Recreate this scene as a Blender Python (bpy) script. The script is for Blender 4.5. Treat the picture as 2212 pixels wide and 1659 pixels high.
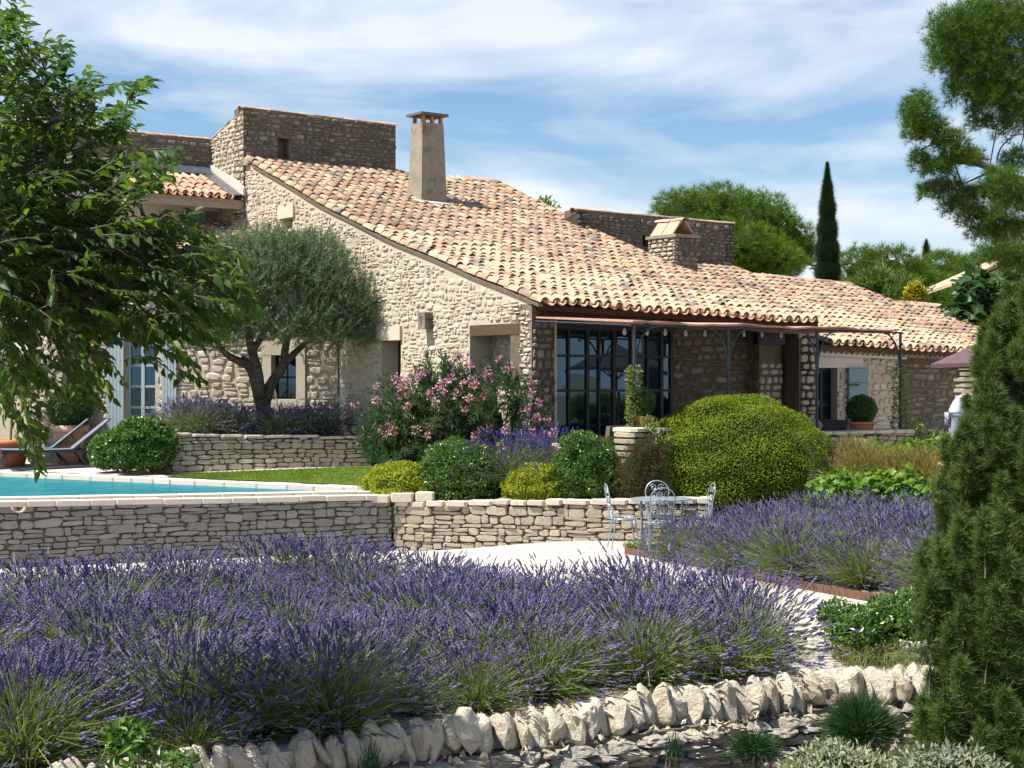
import bpy, bmesh, math, random
import numpy as np
from mathutils import Vector, Matrix

for _o in list(bpy.data.objects):
    bpy.data.objects.remove(_o)
S = bpy.context.scene
COL = S.collection
R = np.random.default_rng(11)
random.seed(11)

# ------------------------------------------------------------------ camera
CAMZ = 2.47
cam = bpy.data.cameras.new('camera')
cam.sensor_width = 36.0
cam.lens = 57.47
cam.clip_start = 0.1
cam.clip_end = 8000
camo = bpy.data.objects.new('camera', cam)
COL.objects.link(camo)
camo.location = (0, 0, CAMZ)
camo.rotation_euler = (math.radians(90), 0, 0)
S.camera = camo

# ------------------------------------------------------------------ sky, sun, exposure
SUN = Vector((-0.53, -0.20, 1.0)).normalized()
world = bpy.data.worlds.new('World')
S.world = world
world.use_nodes = True
wt = world.node_tree
wt.nodes.clear()


def wn(kind, **kw):
    n = wt.nodes.new(kind)
    for k, v in kw.items():
        setattr(n, k, v)
    return n


sky = wn('ShaderNodeTexSky', sky_type='NISHITA', sun_disc=False)
sky.sun_elevation = math.asin(SUN.z)
sky.sun_rotation = math.atan2(SUN.x, SUN.y)
sky.altitude = 300
sky.air_density = 1.0
sky.dust_density = 0.6
sky.ozone_density = 2.0
tc = wn('ShaderNodeTexCoord')
mp = wn('ShaderNodeMapping')
mp.inputs['Rotation'].default_value = (0, math.radians(11), 0)
mp.inputs['Scale'].default_value = (2.1, 2.1, 8.5)
mp.inputs['Location'].default_value = (0.62, 0.3, 0.66)
wt.links.new(tc.outputs['Generated'], mp.inputs['Vector'])
nz = wn('ShaderNodeTexNoise')
nz.inputs['Scale'].default_value = 1.55
nz.inputs['Detail'].default_value = 5
nz.inputs['Roughness'].default_value = 0.5
nz.inputs['Distortion'].default_value = 0.35
wt.links.new(mp.outputs['Vector'], nz.inputs['Vector'])
cr = wn('ShaderNodeValToRGB')
cr.color_ramp.elements[0].position = 0.36
cr.color_ramp.elements[0].color = (0.12, 0.12, 0.12, 1)
cr.color_ramp.elements[1].position = 0.53
cr.color_ramp.elements[1].color = (0.95, 0.95, 0.95, 1)
wt.links.new(nz.outputs['Fac'], cr.inputs['Fac'])
mx = wn('ShaderNodeMix', data_type='RGBA')
mx.inputs['B'].default_value = (9.6, 10.2, 11.2, 1)
# the thin veil looks denser towards the horizon and lets the blue through overhead
sep = wn('ShaderNodeSeparateXYZ')
wt.links.new(tc.outputs['Generated'], sep.inputs[0])
th1 = wn('ShaderNodeMapRange')
th1.inputs['From Min'].default_value = 0.20
th1.inputs['From Max'].default_value = 0.55
th1.inputs['To Min'].default_value = 1.0
th1.inputs['To Max'].default_value = 0.08
wt.links.new(sep.outputs['Z'], th1.inputs['Value'])
th2 = wn('ShaderNodeMapRange')
th2.inputs['From Min'].default_value = 0.0
th2.inputs['From Max'].default_value = 0.16
th2.inputs['To Min'].default_value = 0.9
th2.inputs['To Max'].default_value = 0.0
wt.links.new(sep.outputs['Z'], th2.inputs['Value'])
mxa = wn('ShaderNodeMath', operation='MAXIMUM')
wt.links.new(cr.outputs['Color'], mxa.inputs[0])
wt.links.new(th2.outputs['Result'], mxa.inputs[1])
mul = wn('ShaderNodeMath', operation='MULTIPLY')
wt.links.new(mxa.outputs[0], mul.inputs[0])
wt.links.new(th1.outputs['Result'], mul.inputs[1])
wt.links.new(mul.outputs[0], mx.inputs['Factor'])
hsv = wn('ShaderNodeHueSaturation')
hsv.inputs['Saturation'].default_value = 1.35
hsv.inputs['Value'].default_value = 1.4
wt.links.new(sky.outputs['Color'], hsv.inputs['Color'])
wt.links.new(hsv.outputs['Color'], mx.inputs['A'])
bgd = wn('ShaderNodeBackground')
bgd.inputs['Strength'].default_value = 0.056
wt.links.new(mx.outputs['Result'], bgd.inputs['Color'])
wo = wn('ShaderNodeOutputWorld')
wt.links.new(bgd.outputs['Background'], wo.inputs['Surface'])

sl = bpy.data.lights.new('sun', 'SUN')
sl.energy = 5.0
sl.angle = math.radians(0.55)
sl.color = (1.0, 0.95, 0.86)
so = bpy.data.objects.new('sun', sl)
COL.objects.link(so)
so.rotation_euler = (-SUN).to_track_quat('-Z', 'Y').to_euler()
so.location = (-20, -5, 40)

S.view_settings.view_transform = 'Standard'
S.view_settings.look = 'None'
S.view_settings.exposure = 0.80
S.view_settings.gamma = 1.0
S.view_settings.use_curve_mapping = False
S.render.engine = 'CYCLES'
S.cycles.max_bounces = 5
S.cycles.diffuse_bounces = 1
S.cycles.glossy_bounces = 3
S.cycles.transmission_bounces = 4
S.cycles.transparent_max_bounces = 4
S.cycles.caustics_reflective = False
S.cycles.caustics_refractive = False

# ------------------------------------------------------------------ coordinates
FD = 3531.0


def P(x, y, z):
    """a point of the place that is seen at (x, y) when it stands z metres in front of the camera"""
    return np.array([(x - 1106) / FD * z, z, CAMZ - (y - 829.5) / FD * z])


def Zat(y, z):
    return CAMZ - (y - 829.5) / FD * z


UD = np.array([0.8, 0.6, 0.0])      # along the eaves
VD = np.array([-0.6, 0.8, 0.0])     # up the slope, away from the garden
ZD = np.array([0.0, 0.0, 1.0])
C0 = np.array([0.47, 28.1, 0.0])


def Hh(t, v, z=0.0):
    return C0 + UD * t + VD * v + ZD * z


def Tp(x, v):
    k = (x - 1106) / FD
    return (k * (28.1 + .8 * v) - .47 + .6 * v) / (.8 - .6 * k)


def Vp(x, t):
    k = (x - 1106) / FD
    return (.47 + .8 * t - k * (28.1 + .6 * t)) / (.6 + .8 * k)


def Zp(y, t, v):
    return Zat(y, 28.1 + .6 * t + .8 * v)


# ------------------------------------------------------------------ object helpers
WL = {}


def props(o, label=None, cat=None, group=None, kind=None):
    if label: o['label'] = label
    if cat: o['category'] = cat
    if group: o['group'] = group
    if kind: o['kind'] = kind
    return o


def thing(name, label, cat, loc=(0, 0, 0), group=None, rotz=0.0):
    o = bpy.data.objects.new(name, None)
    o.empty_display_size = 0.1
    COL.objects.link(o)
    o.location = loc
    o.rotation_euler = (0, 0, rotz)
    WL[o.name] = np.array(loc, float)
    return props(o, label, cat, group, 'thing')


def link(name, me, mat=None, parent=None, local=False):
    """mesh object; mesh coordinates are world coordinates unless local"""
    if mat is not None and len(me.materials) == 0:
        me.materials.append(mat)
    o = bpy.data.objects.new(name, me)
    COL.objects.link(o)
    if parent is not None:
        o.parent = parent
        if not local:
            w = WL.get(parent.name)
            if w is not None:
                o.location = tuple(-w)
    return o


def place(name, me, M, parent=None, mat=None):
    """shared mesh placed by the world matrix M (4x4 numpy)"""
    if mat is not None and len(me.materials) == 0:
        me.materials.append(mat)
    o = bpy.data.objects.new(name, me)
    COL.objects.link(o)
    M = M.copy()
    if parent is not None:
        o.parent = parent
        w = WL.get(parent.name)
        if w is not None:
            M[:3, 3] -= w
    o.matrix_local = Matrix(M.tolist())
    return o


def copy_tree(o, loc, rotz, label=None, parent=None):
    c = o.copy()
    COL.objects.link(c)
    c.parent = parent
    if parent is None:
        c.location = loc
        c.rotation_euler = (0, 0, rotz)
        if label: c['label'] = label
    for ch in list(o.children):
        copy_tree(ch, None, None, None, c)
    return c


# ------------------------------------------------------------------ mesh helpers
def mk(name, V, polys, rnd=None, smooth=False):
    V = np.asarray(V, np.float32).reshape(-1, 3)
    polys = [np.asarray(p, np.int32) for p in polys if len(p)]
    me = bpy.data.meshes.new(name)
    me.vertices.add(len(V))
    me.vertices.foreach_set('co', V.ravel())
    nl = sum(p.size for p in polys)
    npoly = sum(len(p) for p in polys)
    me.loops.add(nl)
    me.loops.foreach_set('vertex_index', np.concatenate([p.ravel() for p in polys]))
    me.polygons.add(npoly)
    tot = np.concatenate([np.full(len(p), p.shape[1], np.int32) for p in polys])
    st = np.concatenate([[0], np.cumsum(tot)[:-1]]).astype(np.int32)
    me.polygons.foreach_set('loop_start', st)
    me.polygons.foreach_set('use_smooth', np.full(npoly, bool(smooth)))
    me.update(calc_edges=True)
    if rnd is not None:
        a = me.attributes.new('rnd', 'FLOAT', 'FACE')
        a.data.foreach_set('value', np.asarray(rnd, np.float32))
    return me


class MB:
    """collects vertices and polygons of one mesh"""
    def __init__(s):
        s.V = []; s.n = 0; s.P = {}; s.r = {}

    def add(s, V, F, rnd=0.0):
        V = np.asarray(V, float).reshape(-1, 3)
        for f in F:
            k = len(f)
            s.P.setdefault(k, []).append([i + s.n for i in f])
            s.r.setdefault(k, []).append(rnd)
        s.V.append(V); s.n += len(V)

    def box(s, c, size, ax=None, rnd=0.0):
        c = np.asarray(c, float); h = np.asarray(size, float) / 2
        A = np.eye(3) if ax is None else np.asarray(ax, float)
        q = np.array([[x, y, z] for z in (-1, 1) for y in (-1, 1) for x in (-1, 1)], float) * h
        s.add(c + q @ A, [(0, 2, 3, 1), (4, 5, 7, 6), (0, 1, 5, 4), (2, 6, 7, 3), (0, 4, 6, 2), (1, 3, 7, 5)], rnd)

    def hexa(s, bot, top, rnd=0.0):
        """prism between two quads of corner points"""
        n = len(bot)
        F = [tuple(range(n))[::-1], tuple(range(n, 2 * n))]
        for i in range(n):
            j = (i + 1) % n
            F.append((i, j, n + j, n + i))
        s.add(list(bot) + list(top), F, rnd)

    def tube(s, pts, rad, sides=6, cap=True, rnd=0.0):
        pts = np.asarray(pts, float)
        n = len(pts)
        rad = np.full(n, rad, float) if np.isscalar(rad) else np.asarray(rad, float)
        T = np.gradient(pts, axis=0)
        T /= np.linalg.norm(T, axis=1)[:, None] + 1e-9
        up = np.array([0, 0, 1.0]) if abs(T[0][2]) < .9 else np.array([1.0, 0, 0])
        a = np.cross(T[0], up); a /= np.linalg.norm(a)
        V = []
        for i in range(n):
            a = a - T[i] * (a @ T[i]); a /= np.linalg.norm(a) + 1e-9
            b = np.cross(T[i], a)
            for k in range(sides):
                an = 2 * math.pi * k / sides
                V.append(pts[i] + rad[i] * (a * math.cos(an) + b * math.sin(an)))
        F = []
        for i in range(n - 1):
            for k in range(sides):
                k2 = (k + 1) % sides
                F.append((i * sides + k, i * sides + k2, (i + 1) * sides + k2, (i + 1) * sides + k))
        if cap:
            F.append(tuple(range(sides))[::-1])
            F.append(tuple(range((n - 1) * sides, n * sides)))
        s.add(V, F, rnd)

    def lathe(s, prof, c=(0, 0, 0), seg=20, rnd=0.0):
        V = []; m = len(prof)
        for k in range(seg):
            a = 2 * math.pi * k / seg
            for r, z in prof:
                V.append((c[0] + r * math.cos(a), c[1] + r * math.sin(a), c[2] + z))
        F = []
        for k in range(seg):
            k2 = (k + 1) % seg
            for i in range(m - 1):
                F.append((k * m + i, k2 * m + i, k2 * m + i + 1, k * m + i + 1))
        s.add(V, F, rnd)

    def mesh(s, name, smooth=False):
        ks = sorted(s.P)
        return mk(name, np.concatenate(s.V), [np.array(s.P[k]) for k in ks],
                  np.concatenate([s.r[k] for k in ks]), smooth)

    def obj(s, name, mat, parent=None, local=False, smooth=False):
        return link(name, s.mesh(name, smooth), mat, parent, local)


def smooth_path(pts, n=24):
    """Catmull-Rom through the points"""
    p = np.asarray(pts, float)
    q = np.vstack([2 * p[0] - p[1], p, 2 * p[-1] - p[-2]])
    out = []
    m = len(p) - 1
    for s in np.linspace(0, m - 1e-6, n):
        i = int(s); t = s - i
        a, b, c, d = q[i], q[i + 1], q[i + 2], q[i + 3]
        out.append(.5 * ((2 * b) + (-a + c) * t + (2 * a - 5 * b + 4 * c - d) * t * t + (-a + 3 * b - 3 * c + d) * t ** 3))
    return np.array(out)


def spread(T, F, pos, A, scale, rnd):
    """copies of a small template (T verts k x 3, F polys of one size) as raw arrays.
    A: n x 3 x 3, rows are the world axes of template x, y, z"""
    n = len(pos)
    sc = np.asarray(scale, float)
    if sc.ndim == 1: sc = sc[:, None]
    if sc.shape[1] == 1: sc = np.repeat(sc, 3, 1)
    V = np.einsum('nki,nij->nkj', T[None] * sc[:, None, :], A) + pos[:, None, :]
    k = len(T)
    Fo = (np.asarray(F)[None] + (np.arange(n) * k)[:, None, None]).reshape(-1, len(F[0]))
    return V.reshape(-1, 3), Fo, np.repeat(rnd, len(F))


def norm(a):
    return a / (np.linalg.norm(a, axis=-1, keepdims=True) + 1e-9)


def basis(axis, hint):
    """n x 3 x 3 with rows (axis, side, normal); the normal leans to hint"""
    x = norm(axis)
    y = norm(np.cross(hint, x))
    z = np.cross(x, y)
    return np.stack([x, y, z], 1)


def rdir(n):
    return norm(R.normal(size=(n, 3)))


LEAF2 = (np.array([[0, 0, 0], [.5, -.5, .08], [1, 0, -.05], [.5, .5, .08]], float), [(0, 1, 2), (0, 2, 3)])
LEAF6 = (np.array([[0, 0, 0], [.3, -.46, .10], [.68, -.34, .04], [1.05, 0, -.16], [.68, .34, .04], [.3, .46, .10], [.36, 0, 0], [.7, 0, -.05]], float),
         [(0, 1, 6), (1, 2, 7), (1, 7, 6), (2, 3, 7), (0, 6, 5), (5, 6, 7), (5, 7, 4), (4, 7, 3)])


def leaves(tmpl, pos, axis, hint, L, W, rnd):
    A = basis(axis, hint)
    sc = np.stack([L, W, L], 1)
    return spread(tmpl[0], tmpl[1], pos, A, sc, rnd)


def join(parts):
    """several (V, F, r) into one"""
    V = []; Fs = {}; rs = {}; n = 0
    for v, f, r in parts:
        V.append(v); k = f.shape[1]
        Fs.setdefault(k, []).append(f + n); rs.setdefault(k, []).append(r)
        n += len(v)
    ks = sorted(Fs)
    return np.concatenate(V), [np.concatenate(Fs[k]) for k in ks], np.concatenate([np.concatenate(rs[k]) for k in ks])


def leafmesh(name, parts, smooth=False):
    V, F, r = join(parts)
    return mk(name, V, F, r, smooth)


# ------------------------------------------------------------------ materials
class NT:
    def __init__(s, name):
        s.m = bpy.data.materials.new(name)
        s.m.use_nodes = True
        s.t = s.m.node_tree
        s.t.nodes.clear()
        s.out = s.t.nodes.new('ShaderNodeOutputMaterial')

    def n(s, kind, ins=None, **kw):
        x = s.t.nodes.new('ShaderNode' + kind)
        for k, v in kw.items():
            setattr(x, k, v)
        for k, v in (ins or {}).items():
            sock = x.inputs[k]
            if isinstance(v, bpy.types.NodeSocket):
                s.t.links.new(v, sock)
            else:
                sock.default_value = v
        return x

    def pos(s):
        return s.n('NewGeometry').outputs['Position']

    def rnd(s):
        a = s.n('Attribute', attribute_name='rnd').outputs['Fac']
        b = s.n('ObjectInfo').outputs['Random']
        c = s.n('Math', {0: a, 1: b}, operation='ADD').outputs[0]
        return s.n('Math', {0: c}, operation='FRACT').outputs[0]

    def noise(s, scale, detail=3, rough=.55, vec=None, dist=0.0):
        return s.n('TexNoise', {'Scale': scale, 'Detail': detail, 'Roughness': rough, 'Distortion': dist,
                                'Vector': vec or s.pos()}).outputs['Fac']

    def ramp(s, fac, stops, interp='LINEAR'):
        x = s.n('ValToRGB', {'Fac': fac})
        x.color_ramp.interpolation = interp
        e = x.color_ramp.elements
        while len(e) < len(stops): e.new(0.5)
        for i, (p, c) in enumerate(stops):
            e[i].position = p
            e[i].color = (*c, 1) if len(c) == 3 else c
        return x.outputs['Color']

    def mix(s, f, a, b, blend='MIX'):
        x = s.n('Mix', data_type='RGBA', blend_type=blend)
        for k, v in (('Factor', f), ('A', a), ('B', b)):
            sock = [q for q in x.inputs if q.name == k and q.enabled][0]
            if isinstance(v, bpy.types.NodeSocket): s.t.links.new(v, sock)
            elif k == 'Factor': sock.default_value = v
            else: sock.default_value = (*v, 1)
        return [q for q in x.outputs if q.enabled][0]

    def step(s, fac, lo, hi):
        return s.n('MapRange', {'Value': fac, 'From Min': lo, 'From Max': hi}).outputs['Result']

    def bump(s, h, strength=.4, dist=.02):
        return s.n('Bump', {'Height': h, 'Strength': strength, 'Distance': dist}).outputs['Normal']

    def done(s, color, rough=.8, normal=None, spec=.3, metal=0.0, trans=None, **extra):
        p = s.n('BsdfPrincipled', {'Roughness': rough, 'Specular IOR Level': spec, 'Metallic': metal})
        if isinstance(color, bpy.types.NodeSocket): s.t.links.new(color, p.inputs['Base Color'])
        else: p.inputs['Base Color'].default_value = (*color, 1)
        if normal is not None: s.t.links.new(normal, p.inputs['Normal'])
        for k, v in extra.items(): p.inputs[k.replace('_', ' ')].default_value = v
        sh = p.outputs[0]
        if trans:
            tr = s.n('BsdfTranslucent')
            tc_ = s.mix(1.0, color, trans[1], 'MULTIPLY')
            s.t.links.new(tc_, tr.inputs['Color'])
            sh = s.n('MixShader', {0: trans[0], 1: sh, 2: tr.outputs[0]}).outputs[0]
        s.t.links.new(sh, s.out.inputs['Surface'])
        return s.m


def stone_mat(name, cols, mott=.35, dark=(.12, .10, .08), darkamt=.25, bump=.5, scale=14, lichen=None):
    n = NT(name)
    k = len(cols)
    c = n.ramp(n.rnd(), [(i / (k - 1), q) for i, q in enumerate(cols)])
    f = n.noise(scale, 6, .65)
    c = n.mix(n.step(f, .35, .7), c, n.mix(mott, c, (.62, .55, .44)))
    g = n.noise(2.1, 5, .7)
    c = n.mix(n.n('Math', {0: n.step(g, .52, .72), 1: darkamt}, operation='MULTIPLY').outputs[0], c, dark)
    sp = n.noise(55, 2, .5)
    c = n.mix(n.n('Math', {0: n.step(sp, .58, .75), 1: .4}, operation='MULTIPLY').outputs[0], c, dark)
    if lichen:
        l = n.noise(5.5, 4, .7)
        c = n.mix(n.step(l, .66, .7), c, lichen)
    h = n.noise(38, 6, .7)
    return n.done(c, .92, n.bump(h, bump, .03), .15)


def flat_mat(name, col, rough=.6, spec=.3, metal=0.0, var=.15, scale=20, bump=0.0):
    n = NT(name)
    f = n.noise(scale, 4, .6)
    c = n.mix(f, tuple(x * (1 - var) for x in col), tuple(min(1, x * (1 + var)) for x in col))
    nb = n.bump(f, bump, .01) if bump else None
    return n.done(c, rough, nb, spec, metal)


def leaf_mat(name, cols, tr=.35, rough=.45, spec=.35, tint=(1.25, 1.3, .55), pos=None):
    n = NT(name)
    k = len(cols)
    st = [(i / (k - 1), q) for i, q in enumerate(cols)] if pos is None else list(zip(pos, cols))
    c = n.ramp(n.rnd(), st)
    f = n.noise(1.7, 3, .6)
    c = n.mix(n.step(f, .4, .65), c, n.mix(1.0, c, (.72, .78, .8), 'MULTIPLY'))
    vr = n.ramp(n.n('ObjectInfo').outputs['Random'], [(0, (.85, .85, .88)), (.5, (1, 1, 1)), (1, (1.0, .99, .90))])
    c = n.mix(1.0, c, vr, 'MULTIPLY')
    return n.done(c, rough, None, spec, trans=(tr, tint))


M = {}
M['mortar'] = stone_mat('lime_mortar', [(.53, .44, .33), (.56, .47, .36)], .3, (.32, .25, .17), .35, .6, 9)
M['rubble'] = stone_mat('rubble_limestone', [(.44, .355, .26), (.57, .48, .37), (.48, .39, .29), (.66, .58, .47), (.53, .45, .35), (.70, .63, .53)], .3, (.27, .21, .14), .28, .6)
M['rubble_shade'] = stone_mat('shade_toned_rubble', [(.15, .125, .095), (.25, .21, .165), (.12, .105, .09), (.36, .32, .26), (.18, .15, .12)], .1, (.08, .07, .06), .55, .6)  # old-wall rubble, darkened so its colour carries the shade of sunless faces
M['mortar_shade'] = stone_mat('shade_toned_mortar', [(.15, .118, .082), (.175, .138, .098)], .1, (.08, .065, .055), .6, .6, 9)  # mortar copy for those walls, shade likewise mixed into the colour
M['dry'] = stone_mat('dry_stone', [(.30, .255, .19), (.43, .355, .25), (.37, .32, .25), (.50, .42, .30), (.34, .295, .23), (.47, .41, .32)], .3, (.20, .17, .13), .35, .7)
M['dry_shade'] = stone_mat('shade_toned_dry_stone', [(.17, .165, .15), (.25, .235, .205), (.20, .195, .18), (.31, .29, .25), (.185, .18, .165), (.28, .265, .235)], .15, (.10, .095, .09), .35, .7)  # dry stone copy for the pool wall, cool shade put into the colour
M['dry_gap'] = stone_mat('wall_core', [(.11, .092, .072), (.14, .115, .09)], .1, (.04, .035, .03), .5, .5)
M['cap'] = stone_mat('cap_stone', [(.60, .52, .41), (.68, .60, .49), (.56, .48, .38)], .4, (.32, .28, .23), .25, .5)
M['coping'] = stone_mat('pool_coping', [(.66, .58, .48), (.72, .64, .54), (.62, .55, .46)], .35, (.38, .36, .30), .28, .35)
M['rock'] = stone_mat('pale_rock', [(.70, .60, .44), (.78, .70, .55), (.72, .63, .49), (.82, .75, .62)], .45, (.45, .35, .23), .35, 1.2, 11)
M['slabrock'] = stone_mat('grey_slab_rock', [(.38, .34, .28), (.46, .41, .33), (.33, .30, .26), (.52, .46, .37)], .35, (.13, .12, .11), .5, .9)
M['gravel'] = stone_mat('pale_gravel', [(.50, .44, .38), (.60, .54, .47), (.66, .60, .53)], .3, (.42, .36, .30), .25, .9, 60)
M['paving'] = stone_mat('pale_paving', [(.66, .60, .52), (.70, .63, .55)], .3, (.45, .40, .34), .25, .35, 10)
M['soil'] = stone_mat('stony_soil', [(.34, .27, .19), (.42, .34, .24)], .6, (.14, .11, .07), .4, .8, 22)
M['earth'] = stone_mat('dry_earth', [(.20, .17, .11), (.24, .20, .13)], .2, (.07, .08, .04), .6, .5, 3)
M['render'] = stone_mat('cement_render', [(.30, .255, .19), (.30, .255, .19)], .3, (.085, .072, .06), .95, .5, 4)
M['plaster'] = stone_mat('pale_plaster', [(.62, .57, .49), (.64, .59, .51)], .2, (.42, .38, .33), .3, .3)
M['slate'] = flat_mat('dark_slab', (.13, .13, .14), .7, .3, 0, .4, 12, .3)
M['lead'] = flat_mat('lead_flashing', (.16, .18, .22), .38, .5, .6, .35, 9, .2)
M['steel'] = flat_mat('black_steel', (.012, .014, .017), .45, .4)
M['post'] = flat_mat('dark_iron', (.045, .055, .07), .5, .4, .3)
M['galv'] = flat_mat('weathered_zinc_metal', (.36, .43, .48), .45, .45, .55, .25, 30)
M['whitemetal'] = flat_mat('pale_green_metal', (.55, .60, .55), .5, .4, 0, .15)
M['terracotta'] = flat_mat('terracotta', (.52, .20, .085), .8, .2, 0, .22, 9, .2)
M['terra_pale'] = flat_mat('pale_terracotta', (.58, .34, .24), .85, .2, 0, .2, 9, .2)
M['corten'] = flat_mat('rusted_steel', (.16, .085, .06), .85, .2, .1, .35, 14, .2)
M['shutter'] = flat_mat('blue_grey_paint', (.20, .29, .32), .6, .3, 0, .08)
M['frame_blue'] = flat_mat('pale_grey_blue_paint', (.34, .41, .43), .6, .3, 0, .1)
M['sling'] = flat_mat('charcoal_mesh_sling', (.16, .19, .225), .7, .3, 0, .2, 150)
M['alu'] = flat_mat('charcoal_aluminium', (.03, .034, .04), .45, .4, .3)
M['parasol'] = flat_mat('mauve_brown_canvas', (.13, .085, .095), .9, .1, 0, .12)
M['lightwood'] = flat_mat('light_wood', (.50, .33, .17), .6)
M['cushion'] = flat_mat('pale_cushion_fabric', (.50, .44, .40), .9, .1)
M['red_brick'] = flat_mat('red_clay', (.16, .05, .035), .85)
M['black'] = flat_mat('black_plastic', (.01, .01, .011), .4)
M['shirt'] = flat_mat('white_cotton', (.62, .66, .74), .9, .1, 0, .08)
M['skin'] = flat_mat('skin', (.32, .17, .11), .6, .3, 0, .08)
M['hair'] = flat_mat('dark_hair', (.03, .02, .015), .6)
M['trousers'] = flat_mat('grey_cotton', (.30, .33, .40), .9)


def wood_mat(name, a, b):
    n = NT(name)
    mpn = n.n('Mapping', {'Vector': n.pos(), 'Rotation': (0, 0, -math.atan2(.6, .8)), 'Scale': (3, 40, 40)})
    f = n.noise(1.0, 5, .6, mpn.outputs[0], .4)
    c = n.mix(n.step(f, .3, .7), a, b)
    return n.done(c, .85, n.bump(f, .5, .01), .2)


M['oldwood'] = wood_mat('old_dark_timber', (.06, .036, .022), (.145, .092, .056))
M['darkwood'] = wood_mat('shadowed_dark_timber', (.035, .02, .014), (.07, .042, .03))  # shadow under the eaves is put into this timber colour
M['greywood'] = wood_mat('grey_timber', (.24, .20, .16), (.42, .37, .31))
M['reed'] = wood_mat('reed_matting', (.36, .17, .11), (.62, .38, .28))


def wicker():
    n = NT('brown_wicker')
    w = n.n('TexWave', {'Scale': 45.0, 'Distortion': .6, 'Vector': n.pos()}, bands_direction='X').outputs['Fac']
    c = n.mix(w, (.15, .10, .085), (.26, .185, .155))
    return n.done(c, .75, n.bump(w, .5, .01), .2)


M['wicker'] = wicker()


def glass():
    n = NT('dark_window_glass')
    f = n.noise(.9, 2, .5)
    return n.done((.006, .012, .02), .015, n.bump(f, .05, .05), .7, IOR=1.8, Specular_Tint=(.40, .72, 1.0, 1))


M['glass'] = glass()


def bulb_glass():
    n = NT('clear_bulb_glass')
    return n.done((.75, .72, .66), .08, None, .8, Alpha=.55)


M['bulb'] = bulb_glass()


def tile_mat():
    n = NT('clay_roof_tile')
    r = n.rnd()
    c = n.ramp(r, [(0, (.60, .44, .28)), (.12, (.46, .26, .18)), (.23, (.64, .48, .30)), (.33, (.52, .36, .25)), (.43, (.42, .22, .15)), (.53, (.66, .51, .33)),
                   (.62, (.33, .26, .21)), (.70, (.54, .34, .24)), (.79, (.62, .48, .32)), (.88, (.20, .165, .14)), (.94, (.38, .30, .24)), (1, (.48, .29, .21))])
    f = n.noise(7, 6, .7)
    c = n.mix(n.n('Math', {0: n.step(f, .5, .75), 1: .55}, operation='MULTIPLY').outputs[0], c, (.70, .58, .42))
    g = n.noise(2.3, 6, .75, None, .4)
    c = n.mix(n.n('Math', {0: n.step(g, .52, .63), 1: .6}, operation='MULTIPLY').outputs[0], c, (.20, .165, .14))
    sp = n.noise(30, 3, .6)
    c = n.mix(n.n('Math', {0: n.step(sp, .55, .68), 1: .45}, operation='MULTIPLY').outputs[0], c, (.22, .17, .14))
    mpn = n.n('Mapping', {'Vector': n.pos(), 'Rotation': (0, 0, -math.atan2(.6, .8)), 'Scale': (1.5, .22, .22)})
    st = n.noise(1.0, 5, .65, mpn.outputs[0])
    c = n.mix(n.n('Math', {0: n.step(st, .5, .68), 1: .5}, operation='MULTIPLY').outputs[0], c, n.mix(1.0, c, (.50, .47, .46), 'MULTIPLY'))
    l = n.noise(4.1, 5, .65, None, .2)
    c = n.mix(n.step(l, .645, .68), c, (.58, .25, .03))
    return n.done(c, .9, n.bump(sp, .35, .012), .15)


M['tile'] = tile_mat()


def tile_new():
    n = NT('newer_clay_roof_tile')
    c = n.ramp(n.rnd(), [(0, (.52, .28, .18)), (.3, (.45, .20, .12)), (.55, (.58, .38, .26)), (.8, (.50, .26, .17)), (1, (.42, .30, .23))])
    f = n.noise(9, 5, .7)
    c = n.mix(n.n('Math', {0: n.step(f, .5, .75), 1: .5}, operation='MULTIPLY').outputs[0], c, (.66, .50, .38))
    return n.done(c, .85, n.bump(f, .3, .01), .2)


M['tile_new'] = tile_new()


def water():
    n = NT('pool_water')
    f = n.noise(2.6, 4, .6, None, .6)
    c = n.mix(n.step(f, .3, .75), (.004, .115, .145), (.015, .20, .235))
    nb = n.bump(n.noise(5, 3, .6), .3, .06)
    df = n.n('BsdfDiffuse', {'Color': c})
    gl_ = n.n('BsdfGlossy', {'Color': (.8, .9, 1, 1), 'Roughness': .08, 'Normal': nb})
    n.t.links.new(n.n('MixShader', {0: .20, 1: df.outputs[0], 2: gl_.outputs[0]}).outputs[0], n.out.inputs['Surface'])
    return n.m


M['water'] = water()

M['lav_flower'] = leaf_mat('lavender_flower', [(.10, .085, .19), (.175, .145, .32), (.135, .11, .25), (.32, .275, .46), (.27, .23, .33)], .25, .7, .1, (1.1, 1.0, 1.3))
M['lav_stem'] = leaf_mat('lavender_stem', [(.13, .18, .05), (.23, .28, .08), (.16, .22, .06), (.34, .36, .16)], .3, .6, .2, (1.1, 1.2, .7))
M['lav_blue'] = leaf_mat('deep_blue_lavender_flower', [(.06, .055, .26), (.10, .085, .36), (.14, .11, .42)], .2, .7, .1, (1.1, 1.0, 1.3))
M['hackberry'] = leaf_mat('broad_green_leaf', [(.045, .10, .03), (.075, .15, .035), (.14, .23, .035), (.06, .115, .04), (.32, .38, .03)], .55, .45, .3, pos=[0, .35, .65, .9, 1])
M['olive'] = leaf_mat('olive_leaf', [(.11, .165, .085), (.17, .235, .125), (.22, .29, .16), (.32, .37, .26)], .28, .45, .4, (1.1, 1.2, .7))
M['oleander'] = leaf_mat('oleander_leaf', [(.030, .080, .030), (.05, .12, .045), (.08, .16, .06), (.045, .10, .05)], .25, .38, .45)
M['pink'] = leaf_mat('pink_blossom', [(.62, .22, .36), (.75, .34, .44), (.80, .48, .52), (.68, .28, .42)], .3, .7, .1, (1.1, 1, 1))
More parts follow.
